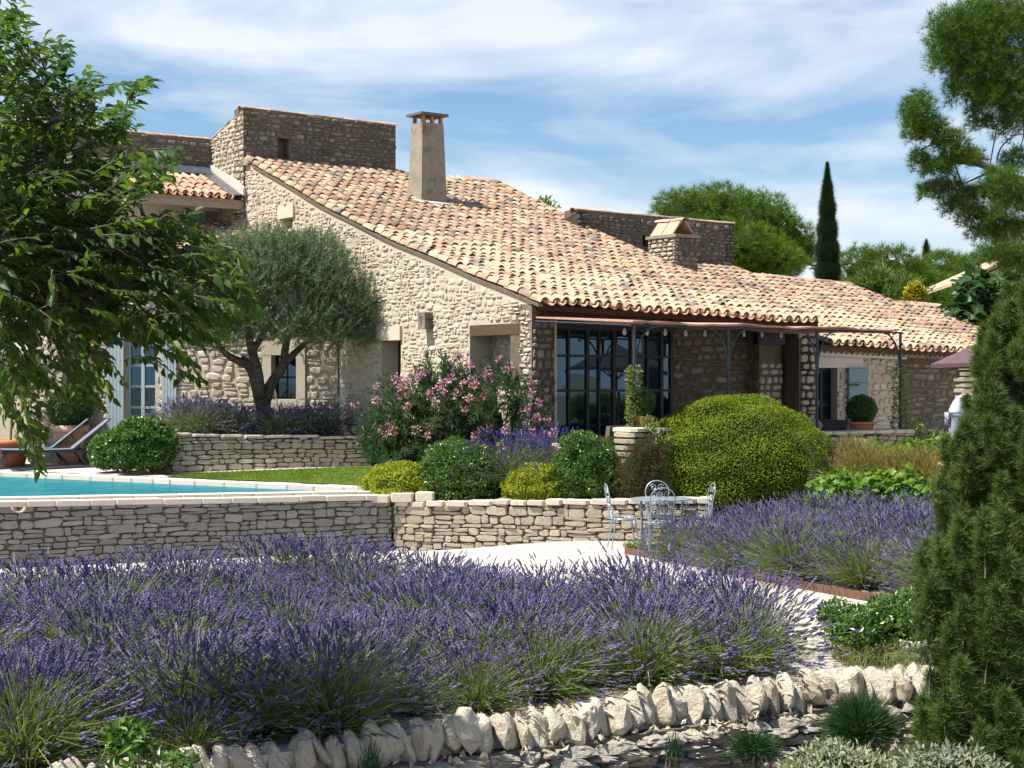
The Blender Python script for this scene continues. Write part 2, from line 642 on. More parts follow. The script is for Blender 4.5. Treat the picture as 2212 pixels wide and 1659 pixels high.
M['box'] = leaf_mat('boxwood_leaf', [(.035, .085, .015), (.06, .13, .018), (.10, .19, .025)], .3, .4, .4)
M['dome'] = leaf_mat('clipped_dome_leaf', [(.14, .20, .008), (.21, .28, .010), (.27, .35, .014), (.17, .23, .008)], .3, .5, .25)
M['euonymus'] = leaf_mat('yellow_green_leaf', [(.24, .29, .012), (.33, .37, .02), (.42, .45, .03), (.27, .31, .015)], .35, .45, .3, (1.1, 1.15, .6))
M['pitto'] = leaf_mat('glossy_green_leaf', [(.05, .12, .02), (.085, .18, .028), (.14, .26, .04), (.06, .13, .03)], .3, .33, .5)
M['rusty'] = leaf_mat('russet_leaf', [(.13, .085, .04), (.20, .12, .07), (.10, .10, .04), (.25, .16, .10)], .25, .7, .15)
M['vine'] = leaf_mat('vine_leaf', [(.10, .20, .025), (.16, .28, .035), (.24, .36, .06), (.12, .22, .03)], .45, .42, .35)
M['vine_dark'] = leaf_mat('dark_fig_leaf', [(.03, .085, .025), (.05, .12, .03), (.08, .16, .045)], .35, .42, .35)
M['jasmine'] = leaf_mat('jasmine_leaf', [(.13, .21, .03), (.24, .30, .07), (.36, .38, .14), (.10, .18, .03)], .35, .4, .4)
M['pine'] = leaf_mat('pine_needle', [(.055, .115, .018), (.09, .175, .022), (.14, .235, .035), (.075, .14, .022)], .22, .55, .25)
M['pine_light'] = leaf_mat('umbrella_pine_needle', [(.075, .14, .012), (.11, .20, .014), (.16, .26, .02), (.085, .155, .012)], .2, .55, .25)
M['cypress'] = leaf_mat('cypress_scale_leaf', [(.018, .045, .020), (.028, .065, .026), (.04, .085, .03)], .12, .6, .2)
M['juniper'] = leaf_mat('juniper_scale_leaf', [(.06, .11, .028), (.10, .165, .04), (.18, .24, .07), (.075, .12, .035)], .2, .6, .2)
M['santolina'] = leaf_mat('dark_green_needle', [(.030, .075, .035), (.05, .11, .045), (.085, .16, .06)], .15, .6, .2)
M['silver'] = leaf_mat('silver_leaf', [(.30, .33, .22), (.40, .42, .28), (.24, .28, .16), (.46, .46, .34)], .25, .7, .2)
M['straw'] = leaf_mat('dry_plume', [(.42, .28, .16), (.48, .40, .18), (.34, .33, .12), (.40, .20, .12)], .35, .8, .1)
M['grass'] = leaf_mat('lawn_grass', [(.13, .22, .03), (.19, .28, .04), (.25, .34, .06)], .3, .6, .2)
M['drygrass'] = leaf_mat('dry_grass', [(.28, .30, .12), (.38, .36, .18), (.20, .26, .08)], .3, .7, .15)
M['shrub'] = leaf_mat('pale_shrub_leaf', [(.10, .17, .04), (.17, .25, .07), (.24, .31, .11)], .35, .5, .25)
M['yellow'] = leaf_mat('golden_leaf', [(.45, .36, .02), (.55, .46, .03), (.35, .33, .03)], .35, .5, .25, (1.1, 1.1, .6))
M['bark'] = stone_mat('grey_bark', [(.12, .10, .08), (.16, .135, .11)], .3, (.04, .035, .03), .5, 1.0, 20)
M['bark_dark'] = stone_mat('dark_olive_bark', [(.055, .045, .038), (.08, .066, .055)], .2, (.02, .018, .015), .6, 1.0, 20)
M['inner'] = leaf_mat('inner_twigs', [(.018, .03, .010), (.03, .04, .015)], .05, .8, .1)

# ------------------------------------------------------------------ stonework and tiles
def stone_tmpl(rg, na, rings, sq=3.2, jit=.10):
    an = np.linspace(0, 2 * math.pi, na, endpoint=False) + rg.uniform(-.15, .15, na)
    c, s = np.cos(an), np.sin(an)
    x = np.sign(c) * np.abs(c) ** (2 / sq) * .5
    y = np.sign(s) * np.abs(s) ** (2 / sq) * .5
    j = 1 + rg.uniform(-jit, jit * .4, na)
    x, y = x * j, y * j
    V = []
    tilt = rg.uniform(-.18, .18, 2)
    for sc, z in rings:
        rx = x * sc * (1 + rg.uniform(-.03, .03, na)); ry = y * sc
        V += [(rx[i], ry[i], z * (1 + tilt[0] * rx[i] + tilt[1] * ry[i] + rg.uniform(-.08, .08))) for i in range(na)]
    V.append((0, 0, rings[-1][1] * 1.04))
    F = []
    m = len(rings)
    for r in range(m - 1):
        for i in range(na):
            j2 = (i + 1) % na
            F += [(r * na + i, r * na + j2, (r + 1) * na + j2), (r * na + i, (r + 1) * na + j2, (r + 1) * na + i)]
    for i in range(na):
        F.append(((m - 1) * na + i, (m - 1) * na + (i + 1) % na, m * na))
    return np.array(V), F


STY = {
    'rubble': [stone_tmpl(R, 9, [(1, -.3), (.93, .55), (.70, .95)], 2.9, .16) for _ in range(10)],
    'dry': [stone_tmpl(R, 11, [(1.02, -.5), (.99, .5), (.88, .86)], R.uniform(2.5, 6), .15) for _ in range(16)],
}
_cache = {}


def stone_mesh(style, k, mat):
    key = (style, k, mat.name)
    if key not in _cache:
        V, F = STY[style][k]
        me = mk('stone', V, [np.array(F)], None, False)
        me.materials.append(mat)
        _cache[key] = me
    return _cache[key]


def cells(a0, a1, b0, b1, ok, hr, wr, gap=.012, rg=R, wave=.03, split=.22, jit=.0):
    out = []
    b = b0
    ph = rg.uniform(0, 6, 4)
    while b < b1 - hr[0] * .4:
        h = min(rg.uniform(*hr), max(b1 - b, hr[0]))
        a = a0 - rg.uniform(0, wr[0])
        while a < a1:
            w = rg.uniform(*wr) * (1.0 if rg.random() > .15 else 1.45)
            cx = a + w / 2
            dy = wave * (math.sin(cx * 1.7 + ph[0] + b * 2) + .6 * math.sin(cx * 4.1 + ph[1] + b * 5))
            todo = [(cx, b + h / 2, w, h)]
            if rg.random() < split and h > hr[0] * 1.25:
                f = rg.uniform(.38, .62)
                todo = [(cx, b + h * f / 2, w, h * f), (cx, b + h * f + h * (1 - f) / 2, w, h * (1 - f))]
            for (x, y, ww, hh) in todo:
                y2 = y + dy + rg.uniform(-jit, jit) * hh
                sw, sh = max(ww - gap, .03), max(hh - gap, .025)
                if x - sw / 2 < a0: e_ = x + sw / 2; x = (a0 + e_) / 2; sw = e_ - a0
                if x + sw / 2 > a1: e_ = x - sw / 2; x = (a1 + e_) / 2; sw = a1 - e_
                if sw < .045: continue
                for _k in range(4):
                    lf = ok(x - sw * .46, y2 - sh * .46) and ok(x - sw * .46, y2 + sh * .46)
                    rt = ok(x + sw * .46, y2 - sh * .46) and ok(x + sw * .46, y2 + sh * .46)
                    if lf and rt: break
                    if not lf and not rt: break
                    q_ = sw * .3
                    x += q_ / 2 if rt else -q_ / 2
                    sw -= q_
                    if sw < .045: break
                if sw < .045: continue
                if ok(x - sw * .46, y2 - sh * .46) and ok(x + sw * .46, y2 + sh * .46) and ok(x - sw * .46, y2 + sh * .46) and ok(x + sw * .46, y2 - sh * .46):
                    out.append((x + rg.uniform(-jit, jit) * ww, y2, sw, sh, rg.uniform(-.06, .06) * (1 + 6 * jit)))
            a += w
        b += h
    return out


def lay(cl, origin, U, N, parent, mat, n_ind=300, depth=(.03, .06), style='rubble', joined='stonework', off=0.0):
    """stones of a wall face: the largest seen ones singly, the others joined"""
    U = np.asarray(U, float); N = np.asarray(N, float)
    camp = np.array([0, 0, CAMZ])
    it = []
    for (a, b, w, h, r) in cl:
        p = origin + U * a + ZD * b + N * off
        it.append((-(w * h) / ((p - camp) @ (p - camp)), p, w, h, r))
    it.sort(key=lambda q: q[0])
    rest = []
    for i, (_, p, w, h, r) in enumerate(it):
        k = int(R.integers(len(STY[style])))
        x = U * math.cos(r) + ZD * math.sin(r)
        y = -U * math.sin(r) + ZD * math.cos(r)
        if R.random() < .5: x = -x
        fs = 1.07 if style == 'dry' else 1.0
        A = np.stack([x * w * fs, y * h * fs, N * R.uniform(*depth)])
        if i < n_ind:
            Mx = np.eye(4); Mx[:3, :3] = A.T; Mx[:3, 3] = p
            place('stone', stone_mesh(style, k, mat), Mx, parent)
        else:
            rest.append((k, p, A))
    if rest:
        parts = []
        for k in range(len(STY[style])):
            q = [(p, A) for kk, p, A in rest if kk == k]
            if q:
                T, F = STY[style][k]
                parts.append(spread(T, F, np.array([p for p, _ in q]), np.array([A for _, A in q]), np.ones(len(q)), R.random(len(q))))
        o = link(joined, leafmesh(joined, parts, False), mat, parent)
        o['kind'] = 'stuff'


def core(mb, origin, U, N, top, b0, thick, openings=(), front=0.0):
    """solid wall with openings; top is a list of (a, height)"""
    U = np.asarray(U, float); N = np.asarray(N, float)
    tf = lambda a: float(np.interp(a, [q[0] for q in top], [q[1] for q in top]))
    xs = sorted(set([q[0] for q in top] + [v for o in openings for v in o[:2] if top[0][0] < v < top[-1][0]]))
    pt = lambda a, b, d: origin + U * a + ZD * b + N * d
    for x0, x1 in zip(xs[:-1], xs[1:]):
        if x1 - x0 < 1e-4: continue
        iv = sorted((o[2], o[3]) for o in openings if o[0] <= x0 + 1e-5 and o[1] >= x1 - 1e-5)
        lo = b0
        segs = []
        for a, b in iv:
            if a > lo: segs.append((lo, lo, a, a))
            lo = max(lo, b)
        segs.append((lo, lo, tf(x0), tf(x1)))
        for (l0, l1, h0, h1) in segs:
            if h0 - l0 < .005 and h1 - l1 < .005: continue
            mb.hexa([pt(x0, l0, front), pt(x1, l1, front), pt(x1, l1, front - thick), pt(x0, l0, front - thick)],
                    [pt(x0, h0, front), pt(x1, h1, front), pt(x1, h1, front - thick), pt(x0, h0, front - thick)])


def cover_tile(L=.43, r0=.092, r1=.074, th=.016, seg=7, rg=R):
    V = []
    for rr in (0, th):
        for yy, r in ((0, r0), (L, r1)):
            for i in range(seg + 1):
                a = math.pi * i / seg
                V.append((math.cos(a) * (r - rr), yy, math.sin(a) * (r - rr) * 1.02 + rg.uniform(-.002, .002)))
    m = seg + 1
    F = []
    for i in range(seg):
        F += [(i, i + 1, m + i + 1), (i, m + i + 1, m + i)]                                    # outer
        F += [(2 * m + i, 3 * m + i + 1, 2 * m + i + 1), (2 * m + i, 3 * m + i, 3 * m + i + 1)]   # inner
        F += [(i, 2 * m + i + 1, i + 1), (i, 2 * m + i, 2 * m + i + 1)]                         # lower lip
    return np.array(V), F


TILES = [cover_tile() for _ in range(4)]
CH_V, CH_F = cover_tile(.43, .098, .088, .014, 6)
CH_V = CH_V * np.array([1, 1, -1]) + np.array([0, 0, .085])


def tile_mesh(k, mat):
    key = ('tile', k, mat.name)
    if key not in _cache:
        V, F = TILES[k]
        me = mk('roof_tile', V, [np.array(F)])
        me.materials.append(mat)
        _cache[key] = me
    return _cache[key]


def tile_roof(fn, cols, exp, parent, mat, n_ind=300, width=.241, lat=UD):
    """cover tiles column by column over channel tiles; fn(t, v) is the roof surface"""
    camp = np.array([0, 0, CAMZ])
    it = []; ch = []
    s = width / .241
    for (t, v0, v1) in cols:
        v = v0
        tw = R.uniform(-.008, .008)
        while v < v1 - .1:
            for kind in (0, 1):
                tt = t + (0 if kind == 0 else width / 2)
                p = fn(tt, v); q = fn(tt, v + .3)
                up = norm(q - p); x = norm(np.asarray(fn(tt + .1, v)) - p); n_ = norm(np.cross(x, up)); x = np.cross(up, n_)
                if kind == 0:
                    yaw = R.normal(0, .022); tl = .050 + R.normal(0, .008)
                    up2 = norm(up + x * yaw - n_ * tl)
                    x2 = norm(x - up2 * (x @ up2)); n2 = np.cross(x2, up2)
                    sc = np.array([R.uniform(.93, 1.07) * s, R.uniform(.98, 1.03), R.uniform(.9, 1.12) * s])
                    A = np.stack([x2 * sc[0], up2 * sc[1], n2 * sc[2]])
                    pos = p + n_ * (.052 + R.normal(0, .004)) + x * (tw + R.normal(0, .006)) + up * R.normal(0, .014)
                    it.append((float((pos - camp) @ (pos - camp)), pos, A))
                else:
                    up2 = norm(up - n_ * .03); n2 = np.cross(x, up2)
                    ch.append((p + n_ * .012 - up * .045 + up * R.normal(0, .012), np.stack([x * s, up2, n2])))
            v += exp
    it.sort(key=lambda q: q[0])
    rest = {}
    for i, (_, p, A) in enumerate(it):
        k = int(R.integers(4))
        if i < n_ind:
            Mx = np.eye(4); Mx[:3, :3] = A.T; Mx[:3, 3] = p
            place('roof_tile', tile_mesh(k, mat), Mx, parent)
        else:
            rest.setdefault(k, []).append((p, A))
    parts = []
    for k, q in rest.items():
        parts.append(spread(TILES[k][0], TILES[k][1], np.array([a for a, _ in q]), np.array([b for _, b in q]), np.ones(len(q)), R.random(len(q))))
    if parts:
        o = link('upper_roof_tiles', leafmesh('upper_roof_tiles', parts, True), mat, parent); o['kind'] = 'stuff'
    o = link('channel_tiles', leafmesh('channel_tiles', [spread(CH_V, CH_F, np.array([a for a, _ in ch]), np.array([b for _, b in ch]), np.ones(len(ch)), R.random(len(ch)))]), mat, parent)
    o['kind'] = 'stuff'


def cap_tiles(p0, p1, parent, mat, n, width=1.0, lift=0.0, across=None):
    """a row of cover tiles laid along the top of a wall"""
    p0 = np.asarray(p0, float); p1 = np.asarray(p1, float)
    d = norm(p1 - p0); L = np.linalg.norm(p1 - p0) / n
    for i in range(n):
        x = norm(np.cross(d, ZD)); z = np.cross(x, d)
        dd = norm(d + z * R.normal(.03, .015) + x * R.normal(0, .02)); x = norm(x - dd * (x @ dd)); z = np.cross(x, dd)
        Mx = np.eye(4)
        Mx[:3, :3] = np.stack([x * width * R.uniform(.95, 1.05), dd * (L * 1.12 / .43), z * .75]).T
        Mx[:3, 3] = p0 + d * L * i + ZD * (lift + R.normal(0, .004))
        place('cap_tile', tile_mesh(int(R.integers(4)), mat), Mx, parent)


def roof_slab(name, fn, t0, t1, segs, parent, mat, th=.10):
    """boarded roof body under the tiles; segs: list of (t0, t1, v0, v1)"""
    mb = MB()
    for (a, b, v0, v1) in segs:
        nt = max(1, int((b - a) / 1.6)); nv = max(1, int((v1 - v0) / 1.5))
        for i in range(nt):
            for j in range(nv):
                q = [(a + (b - a) * i / nt, v0 + (v1 - v0) * j / nv), (a + (b - a) * (i + 1) / nt, v0 + (v1 - v0) * j / nv),
                     (a + (b - a) * (i + 1) / nt, v0 + (v1 - v0) * (j + 1) / nv), (a + (b - a) * i / nt, v0 + (v1 - v0) * (j + 1) / nv)]
                tp = [fn(*x) - ZD * .02 for x in q]
                mb.hexa([p - ZD * th for p in tp], tp)
    return mb.obj(name, mat, parent)


CB = None


def chamfer_box(b=.12):
    """unit box with cut edges, 26 faces as triangles and quads"""
    bm = bmesh.new()
    bmesh.ops.create_cube(bm, size=1.0)
    bmesh.ops.bevel(bm, geom=bm.edges[:] + bm.verts[:], offset=b, segments=1, affect='EDGES')
    me = bpy.data.meshes.new('slab')
    bm.to_mesh(me); bm.free()
    return me


def slab_mesh(mat, b=.06):
    key = ('slab', mat.name, b)
    if key not in _cache:
        me = chamfer_box(b)
        me.materials.append(mat)
        _cache[key] = me
    return _cache[key]


def slab(name, c, size, U, parent, mat, tilt=0.0, b=.06):
    U = norm(np.asarray(U, float)); Wd = np.cross(ZD, U)
    if tilt:
        U = norm(U + ZD * tilt)
    n_ = np.cross(U, Wd)
    Mx = np.eye(4)
    Mx[:3, :3] = np.stack([U * size[0], Wd * size[1], n_ * size[2]]).T
    Mx[:3, 3] = c
    return place(name, slab_mesh(mat, b), Mx, parent)


# ------------------------------------------------------------------ ground
def sheet(name, poly, z, mat, kind='structure', parent=None):
    """flat sheet from a polygon of (x, y[, z])"""
    me = bpy.data.meshes.new(name)
    me.from_pydata([(p[0], p[1], p[2] if len(p) > 2 else z) for p in poly], [], [tuple(range(len(poly)))])
    me.materials.append(mat)
    o = bpy.data.objects.new(name, me)
    COL.objects.link(o)
    if kind: o['kind'] = kind
    return o


sheet('ground', [(-3000, -3000), (3000, -3000), (3000, 5000), (-3000, 5000)], -1.1, M['earth'])

# line of the front wall (top of the bed behind it at z = 0)
FW = smooth_path([(-6.2, 7.0, 0), (-3.2, 9.45, 0), (-2.1, 10.4, 0), (-.7, 11.35, 0), (.45, 12.0, 0), (2.0, 12.95, 0), (3.0, 13.5, 0), (5.0, 14.3, 0)], 60)


def fw_at(x):
    return float(np.interp(x, FW[:, 0], FW[:, 1]))


def gz(x, y):
    """the court falls gently towards the foot of the pool wall"""
    sm = lambda t: (lambda q: q * q * (3 - 2 * q))(max(0.0, min(1.0, t)))
    return -.24 * sm((1.4 - x) / 3.2) * sm((y - 18.8) / 4.5)


# gravel court and the soil of the lavender field, raised above the ground in front of the wall
mb = MB()
xs = np.linspace(-14, 16, 61)
front = []
for x in xs:
    y = fw_at(x) if -6.2 < x < 5.0 else (fw_at(-6.2) + (x + 6.2) * .35 if x < 0 else fw_at(5) + (x - 5) * .3)
    front.append(y + .16)
for i in range(60):
    a, b = xs[i], xs[i + 1]
    q = [(a, front[i]), (b, front[i + 1]), (b, 29.5), (a, 29.5)]
    ys_ = [0, .35, .55, .65, .75, .85, 1.0]
    for f0, f1 in zip(ys_[:-1], ys_[1:]):
        qq = [(a, front[i] + (29.5 - front[i]) * f0), (b, front[i + 1] + (29.5 - front[i + 1]) * f0), (b, front[i + 1] + (29.5 - front[i + 1]) * f1), (a, front[i] + (29.5 - front[i]) * f1)]
        mb.hexa([np.array([x, y, -1.2]) for x, y in qq], [np.array([x, y, gz(x, y)]) for x, y in qq])
gv = mb.obj('gravel_court', M['gravel'])
gv['kind'] = 'structure'

FIELD = [(-7.5, 6.6), (-6.0, 7.7), (-3.2, 9.95), (-2.1, 10.85), (-.7, 11.75), (.45, 12.35), (1.9, 13.15), (2.5, 13.7), (2.35, 15.2), (1.75, 16.9), (.6, 17.8), (-.8, 18.6), (-2.3, 19.5), (-3.6, 18.3), (-7.5, 17.4)]


def inpoly(x, y, poly):
    c = False
    n = len(poly)
    for i in range(n):
        x0, y0 = poly[i][:2]; x1, y1 = poly[(i + 1) % n][:2]
        if (y0 > y) != (y1 > y) and x < (x1 - x0) * (y - y0) / (y1 - y0) + x0:
            c = not c
    return c


sheet('lavender_field_soil', FIELD, .006, M['soil'])
EDGE = smooth_path([P(1349, 1193, 23.75), P(1480, 1218, 22.3), P(1640, 1252, 20.5), P(1790, 1283, 19.2), P(1905, 1304, 18.4), (5.2, 17.3, 0), (6.4, 16.5, 0)], 40)
EDGE[:, 2] = 0
RBED = [tuple(p[:2]) for p in EDGE] + [(9.5, 17), (9.5, 27), (3.4, 27), (2.95, 25.2)]
sheet('lavender_bed_soil', RBED, .010, M['soil'])

# gravel grains lying on the court where the path is seen
n = 26000
gx = R.uniform(-3, 8, n); gy = R.uniform(12.5, 26.5, n)
keep = np.array([not inpoly(a, b, FIELD) and b > fw_at(a) + .3 and not inpoly(a, b, RBED) for a, b in zip(gx, gy)])
gx, gy = gx[keep], gy[keep]
OCT = (np.array([[1, 0, 0], [0, 1, 0], [-1, 0, 0], [0, -1, 0], [0, 0, .8]], float) * .5, [(0, 1, 4), (1, 2, 4), (2, 3, 4), (3, 0, 4)])
A = basis(rdir(len(gx)) * np.array([1, 1, 0]), np.tile(ZD, (len(gx), 1)))
gr = link('gravel', leafmesh('gravel', [spread(OCT[0], OCT[1], np.stack([gx, gy, np.array([gz(a, b) for a, b in zip(gx, gy)]) + .001], 1), A, R.uniform(.014, .038, len(gx)), R.random(len(gx)))]), M['gravel'])
props(gr, 'loose pale gravel on the garden court', None, None, 'stuff')

# rusted edging strip of the right-hand lavender bed, in lengths
ed = thing('bed_edging', 'rusted steel edging strip along the gravel beside the lavender bed', 'edging', tuple(EDGE[0]))
for i in range(0, 36, 6):
    mb = MB()
    for j in range(i, i + 6):
        a, b = EDGE[j], EDGE[j + 1]
        if j == i + 5: b = a + (b - a) * .97
        nrm = norm(np.cross(b - a, ZD))
        mb.hexa([a - ZD * .05, b - ZD * .05, b - nrm * .012 - ZD * .05, a - nrm * .012 - ZD * .05], [a + ZD * .1, b + ZD * .1, b - nrm * .012 + ZD * .1, a - nrm * .012 + ZD * .1])
    mb.obj('strip', M['corten'], ed)
mb = MB()
a = EDGE[0]; b = np.array([2.95, 25.2, 0])
mb.hexa([a - ZD * .05, a + [.012, 0, -.05], b + [.012, 0, -.05], b - ZD * .05], [a + ZD * .1, a + [.012, 0, .1], b + [.012, 0, .1], b + ZD * .1])
mb.obj('strip', M['corten'], ed)

# ------------------------------------------------------------------ dry stone walls of the garden
PL = np.array([-10.58, 22.61, 0.0]); PR = np.array([-1.96, 26.6, 0.0])   # pool wall
GL = np.array([-1.92, 26.58, 0.0]); GR = np.array([3.08, 25.3, 0.0])    # garden wall
RL = np.array([-6.45, 30.95, 0.0]); RR_ = np.array([-2.75, 32.0, 0.0])  # retaining wall of the upper terrace


def dry_wall(name, label, A, B, top, b0, hr, wr, thick=.4, n_ind=300, cap=None, mat='dry', depth=(.035, .07), wave=.012):
    """top: heights at A and B"""
    L = np.linalg.norm(B - A); U = (B - A) / L; N = np.cross(U, ZD)
    if N[1] > 0: N = -N
    t = thing(name, label, 'wall', tuple((A + B) / 2 + ZD * b0))
    ch = cap[0] if cap else .0
    tl = [(0, top[0] - ch), (L, top[1] - ch)]
    mb = MB(); core(mb, A, U, N, tl, b0, thick, front=-.03)
    w = mb.obj('wall_core', M['dry_gap'], t)
    tf = lambda a: np.interp(a, [0, L], [tl[0][1], tl[1][1]])
    slope = (tl[1][1] - tl[0][1]) / L
    cl = cells(0, L, b0, max(tl[0][1], tl[1][1]), lambda a, b: -.02 < a < L + .02 and b < tf(a) + .025, hr, wr, .006, R, wave, .34, .05)
    lay(cl, A, U, N, t, M[mat], n_ind, depth, 'dry', off=-.03)
    if cap:
        a = 0.0
        while a < L - .05:
            w_ = min(R.uniform(*cap[1]), L - a)
            if L - a - w_ < .12: w_ = L - a
            c = A + U * (a + w_ / 2) + ZD * (tf(a + w_ / 2) + ch / 2 + R.normal(0, .006)) - N * (thick / 2 - .02)
            slab('cap_stone', c, (w_ - .012, thick + .05 + R.uniform(-.02, .03), ch * R.uniform(.9, 1.1)), U, t, M['cap'], R.normal(0, .01), .12)
            a += w_
    return t, U, N, L


pw, pU, pN, pLn = dry_wall('pool_wall', 'long shaded dry stone wall holding the pool above the lavender', PL, PR, (.74, .62), -.32, (.075, .185), (.11, .33), .35, 300, mat='dry_shade')
gw, gU, gN, gLn = dry_wall('garden_wall', 'sunlit honey dry stone wall behind the zinc table', GL, GR, (.56, .71), -.32, (.06, .16), (.10, .34), .42, 300, (.09, (.22, .45)))
rw, rU, rN, rLn = dry_wall('terrace_wall', 'shaded dry stone retaining wall behind the lawn', RL, RR_, (1.53, 1.44), .74, (.05, .13), (.10, .32), .4, 300, (.05, (.3, .6)))

# corner pier blocks where pool wall and garden wall meet
for i, (dx, w_, h_) in enumerate(((-.50, .34, .125), (-.13, .36, .15), (.24, .30, .155))):
    slab('corner_block', GL + np.array([dx + .28, .12, .54 + h_ / 2 + .012 * i]), (w_, .5, h_), (.99, -.08, 0), gw, M['cap'], 0, .08)

# small clay water spout in the pool wall
sp = thing('clay_spout', 'small curved clay spout set into the pool wall', 'spout', tuple(P(38, 1100, 23.9)))
mb = MB()
c = P(38, 1100, 23.95) + pN * .02
for i in range(8):
    a0 = math.pi * (1 + i / 8); a1 = math.pi * (1 + (i + 1) / 8)
    q = []
    for a_, r_ in ((a0, .075), (a1, .075), (a1, .06), (a0, .06)):
        q.append(c + pU * math.cos(a_) * r_ * 1.3 + ZD * (math.sin(a_) * r_ + .03))
    mb.hexa(q, [p + pN * .16 for p in q])
mb.obj('spout', M['terra_pale'], sp)
mb = MB(); mb.tube([c + ZD * .02 - pN * .05, c + ZD * .02 + pN * .045], .016, 10)
mb.obj('pipe', M['black'], sp)

# ------------------------------------------------------------------ pool
ZC = .745
QR = np.array([-2.25, 26.98, 0]); QF = np.array([-10.6, 32.4, 0]); QN = np.array([-10.9, 23.0, 0])
mb = MB()
pf = [QN + [0, 0, .66], QR + [0, 0, .66], QF + [0, 0, .66]]
me = bpy.data.meshes.new('pool_water')
me.from_pydata([tuple(p) for p in pf], [], [(0, 1, 2)])
me.materials.append(M['water'])
wtr = bpy.data.objects.new('pool_water', me); COL.objects.link(wtr); wtr['kind'] = 'structure'
pc = thing('pool_surround', 'pale stone pool coping in two rows along the turquoise water', 'pool', (-6.5, 27, .7))


def coping(A, B, wdt, z, h, lr, side, mat='coping', dz=0.0):
    L = np.linalg.norm(B - A); U = (B - A) / L; N = np.cross(ZD, U) * side
    a = 0.0
    while a < L - .03:
        w_ = min(R.uniform(*lr), L - a)
        if L - a - w_ < .15: w_ = L - a
        c = A + U * (a + w_ / 2) + N * (wdt / 2) + ZD * (z + dz * (a + w_ / 2) / L - h / 2 + R.normal(0, .003))
        slab('coping_stone', c, (w_ - .004, wdt, h), U, pc, M[mat], dz / L, .05)
        a += w_


coping(PL + pN * .04, PR + pN * .04, .30, .785, .085, (.3, .75), 1, dz=-.115)
coping(PL - pN * .27, PR - pN * .27, .33, .812, .06, (.5, 1.1), 1, dz=-.10)
ff = norm(QF - QR)
coping(QR + ff * -.1, QF, .40, ZC, .14, (.35, .8), -1)
# stones joining the coping to the corner
slab('coping_stone', np.array([-1.75, 27.0, .70]), (.75, .45, .09), (.95, .1, 0), pc, M['coping'], 0, .06)
slab('coping_stone', np.array([-1.2, 27.0, .66]), (.5, .4, .09), (.95, .05, 0), pc, M['coping'], 0, .06)

# ------------------------------------------------------------------ lawn, terraces, beds
FARL = np.array([-16.0, 36.0])
LAWN = [(-1.7, 26.75, .735), (-2.1, 27.0, .735), (-10.4, 32.8, .735), (-9.8, 33.2, .74), (-7.55, 28.9, .0), (-2.5, 31.0, .97), (.2, 29.6, .97), (.4, 27.2, .8)]


def lawn_z(x, y):
    """ground of lawn and terrace between pool and retaining wall"""
    d = (np.array([x, y]) - QR[:2])
    nn = np.array([ff[1], -ff[0]])
    k = abs(d @ nn)
    return .735 + min(k, 3.0) / 3.0 * .12


mb = MB()
gxs = np.linspace(-13.5, .8, 28); gys = np.linspace(25.6, 37, 20)
side = lambda x, y: (x - QR[0]) * ff[1] - (y - QR[1]) * ff[0]   # > 0 on the house side of the far coping
idx = {}
V = []
F = []
for i, x in enumerate(gxs):
    for j, y in enumerate(gys):
        idx[i, j] = len(V)
        V.append((x, y, lawn_z(x, y) - .004))
for i in range(27):
    for j in range(19):
        cx, cy = (gxs[i] + gxs[i + 1]) / 2, (gys[j] + gys[j + 1]) / 2
        if min(side(xa, ya) for xa in (gxs[i], gxs[i + 1]) for ya in (gys[j], gys[j + 1])) > .02 and (cx < -1.6 or cy > 27.0):
            F.append((idx[i, j], idx[i + 1, j], idx[i + 1, j + 1], idx[i, j + 1]))
mb.add(V, F)
lt = mb.obj('lawn_ground', M['earth'])
lt['kind'] = 'structure'


def strip_sheet(name, pts, mat, lift):
    """pts: quads ring in xy, draped over the lawn ground"""
    mb = MB()
    n_ = len(pts) // 2
    a, b = pts[:n_], pts[n_:]
    V = []
    for p, q in zip(a, b):
        for s_ in np.linspace(0, 1, 9):
            x, y = p[0] + (q[0] - p[0]) * s_, p[1] + (q[1] - p[1]) * s_
            V.append((x, y, lawn_z(x, y) + lift))
    F = []
    for i in range(n_ - 1):
        for j in range(8):
            F.append((i * 9 + j, (i + 1) * 9 + j, (i + 1) * 9 + j + 1, i * 9 + j + 1))
    mb.add(V, F)
    o = mb.obj(name, mat)
    o['kind'] = 'structure'
    return o


# green lawn wedge, paved terrace behind and to the left of it
l0 = QR + ff * -.5 + np.array([ff[1], -ff[0], 0]) * .40
rdv = norm(RR_ - RL)
far = [l0 + ff * s_ for s_ in np.linspace(.0, 5.6, 12)]
bk = [RL + rdv * s_ + np.array([.12, -.42, 0]) for s_ in np.linspace(6.0, .35, 12)]
strip_sheet('lawn', far + bk, M['grass'], .012)
bk2 = [RL + rdv * s_ + np.array([.0, .02, 0]) for s_ in np.linspace(6.0, .0, 12)]
strip_sheet('paved_path', bk + bk2, M['paving'], .008)
f2 = [l0 + ff * s_ for s_ in np.linspace(5.6, 11.5, 12)]
b2 = [np.array([-6.8, 31.2, 0]) + (np.array([-10.4, 35.9, 0]) - np.array([-6.8, 31.2, 0])) * s_ for s_ in np.linspace(0, 1, 12)]
strip_sheet('sun_terrace', f2 + b2, M['paving'], .004)

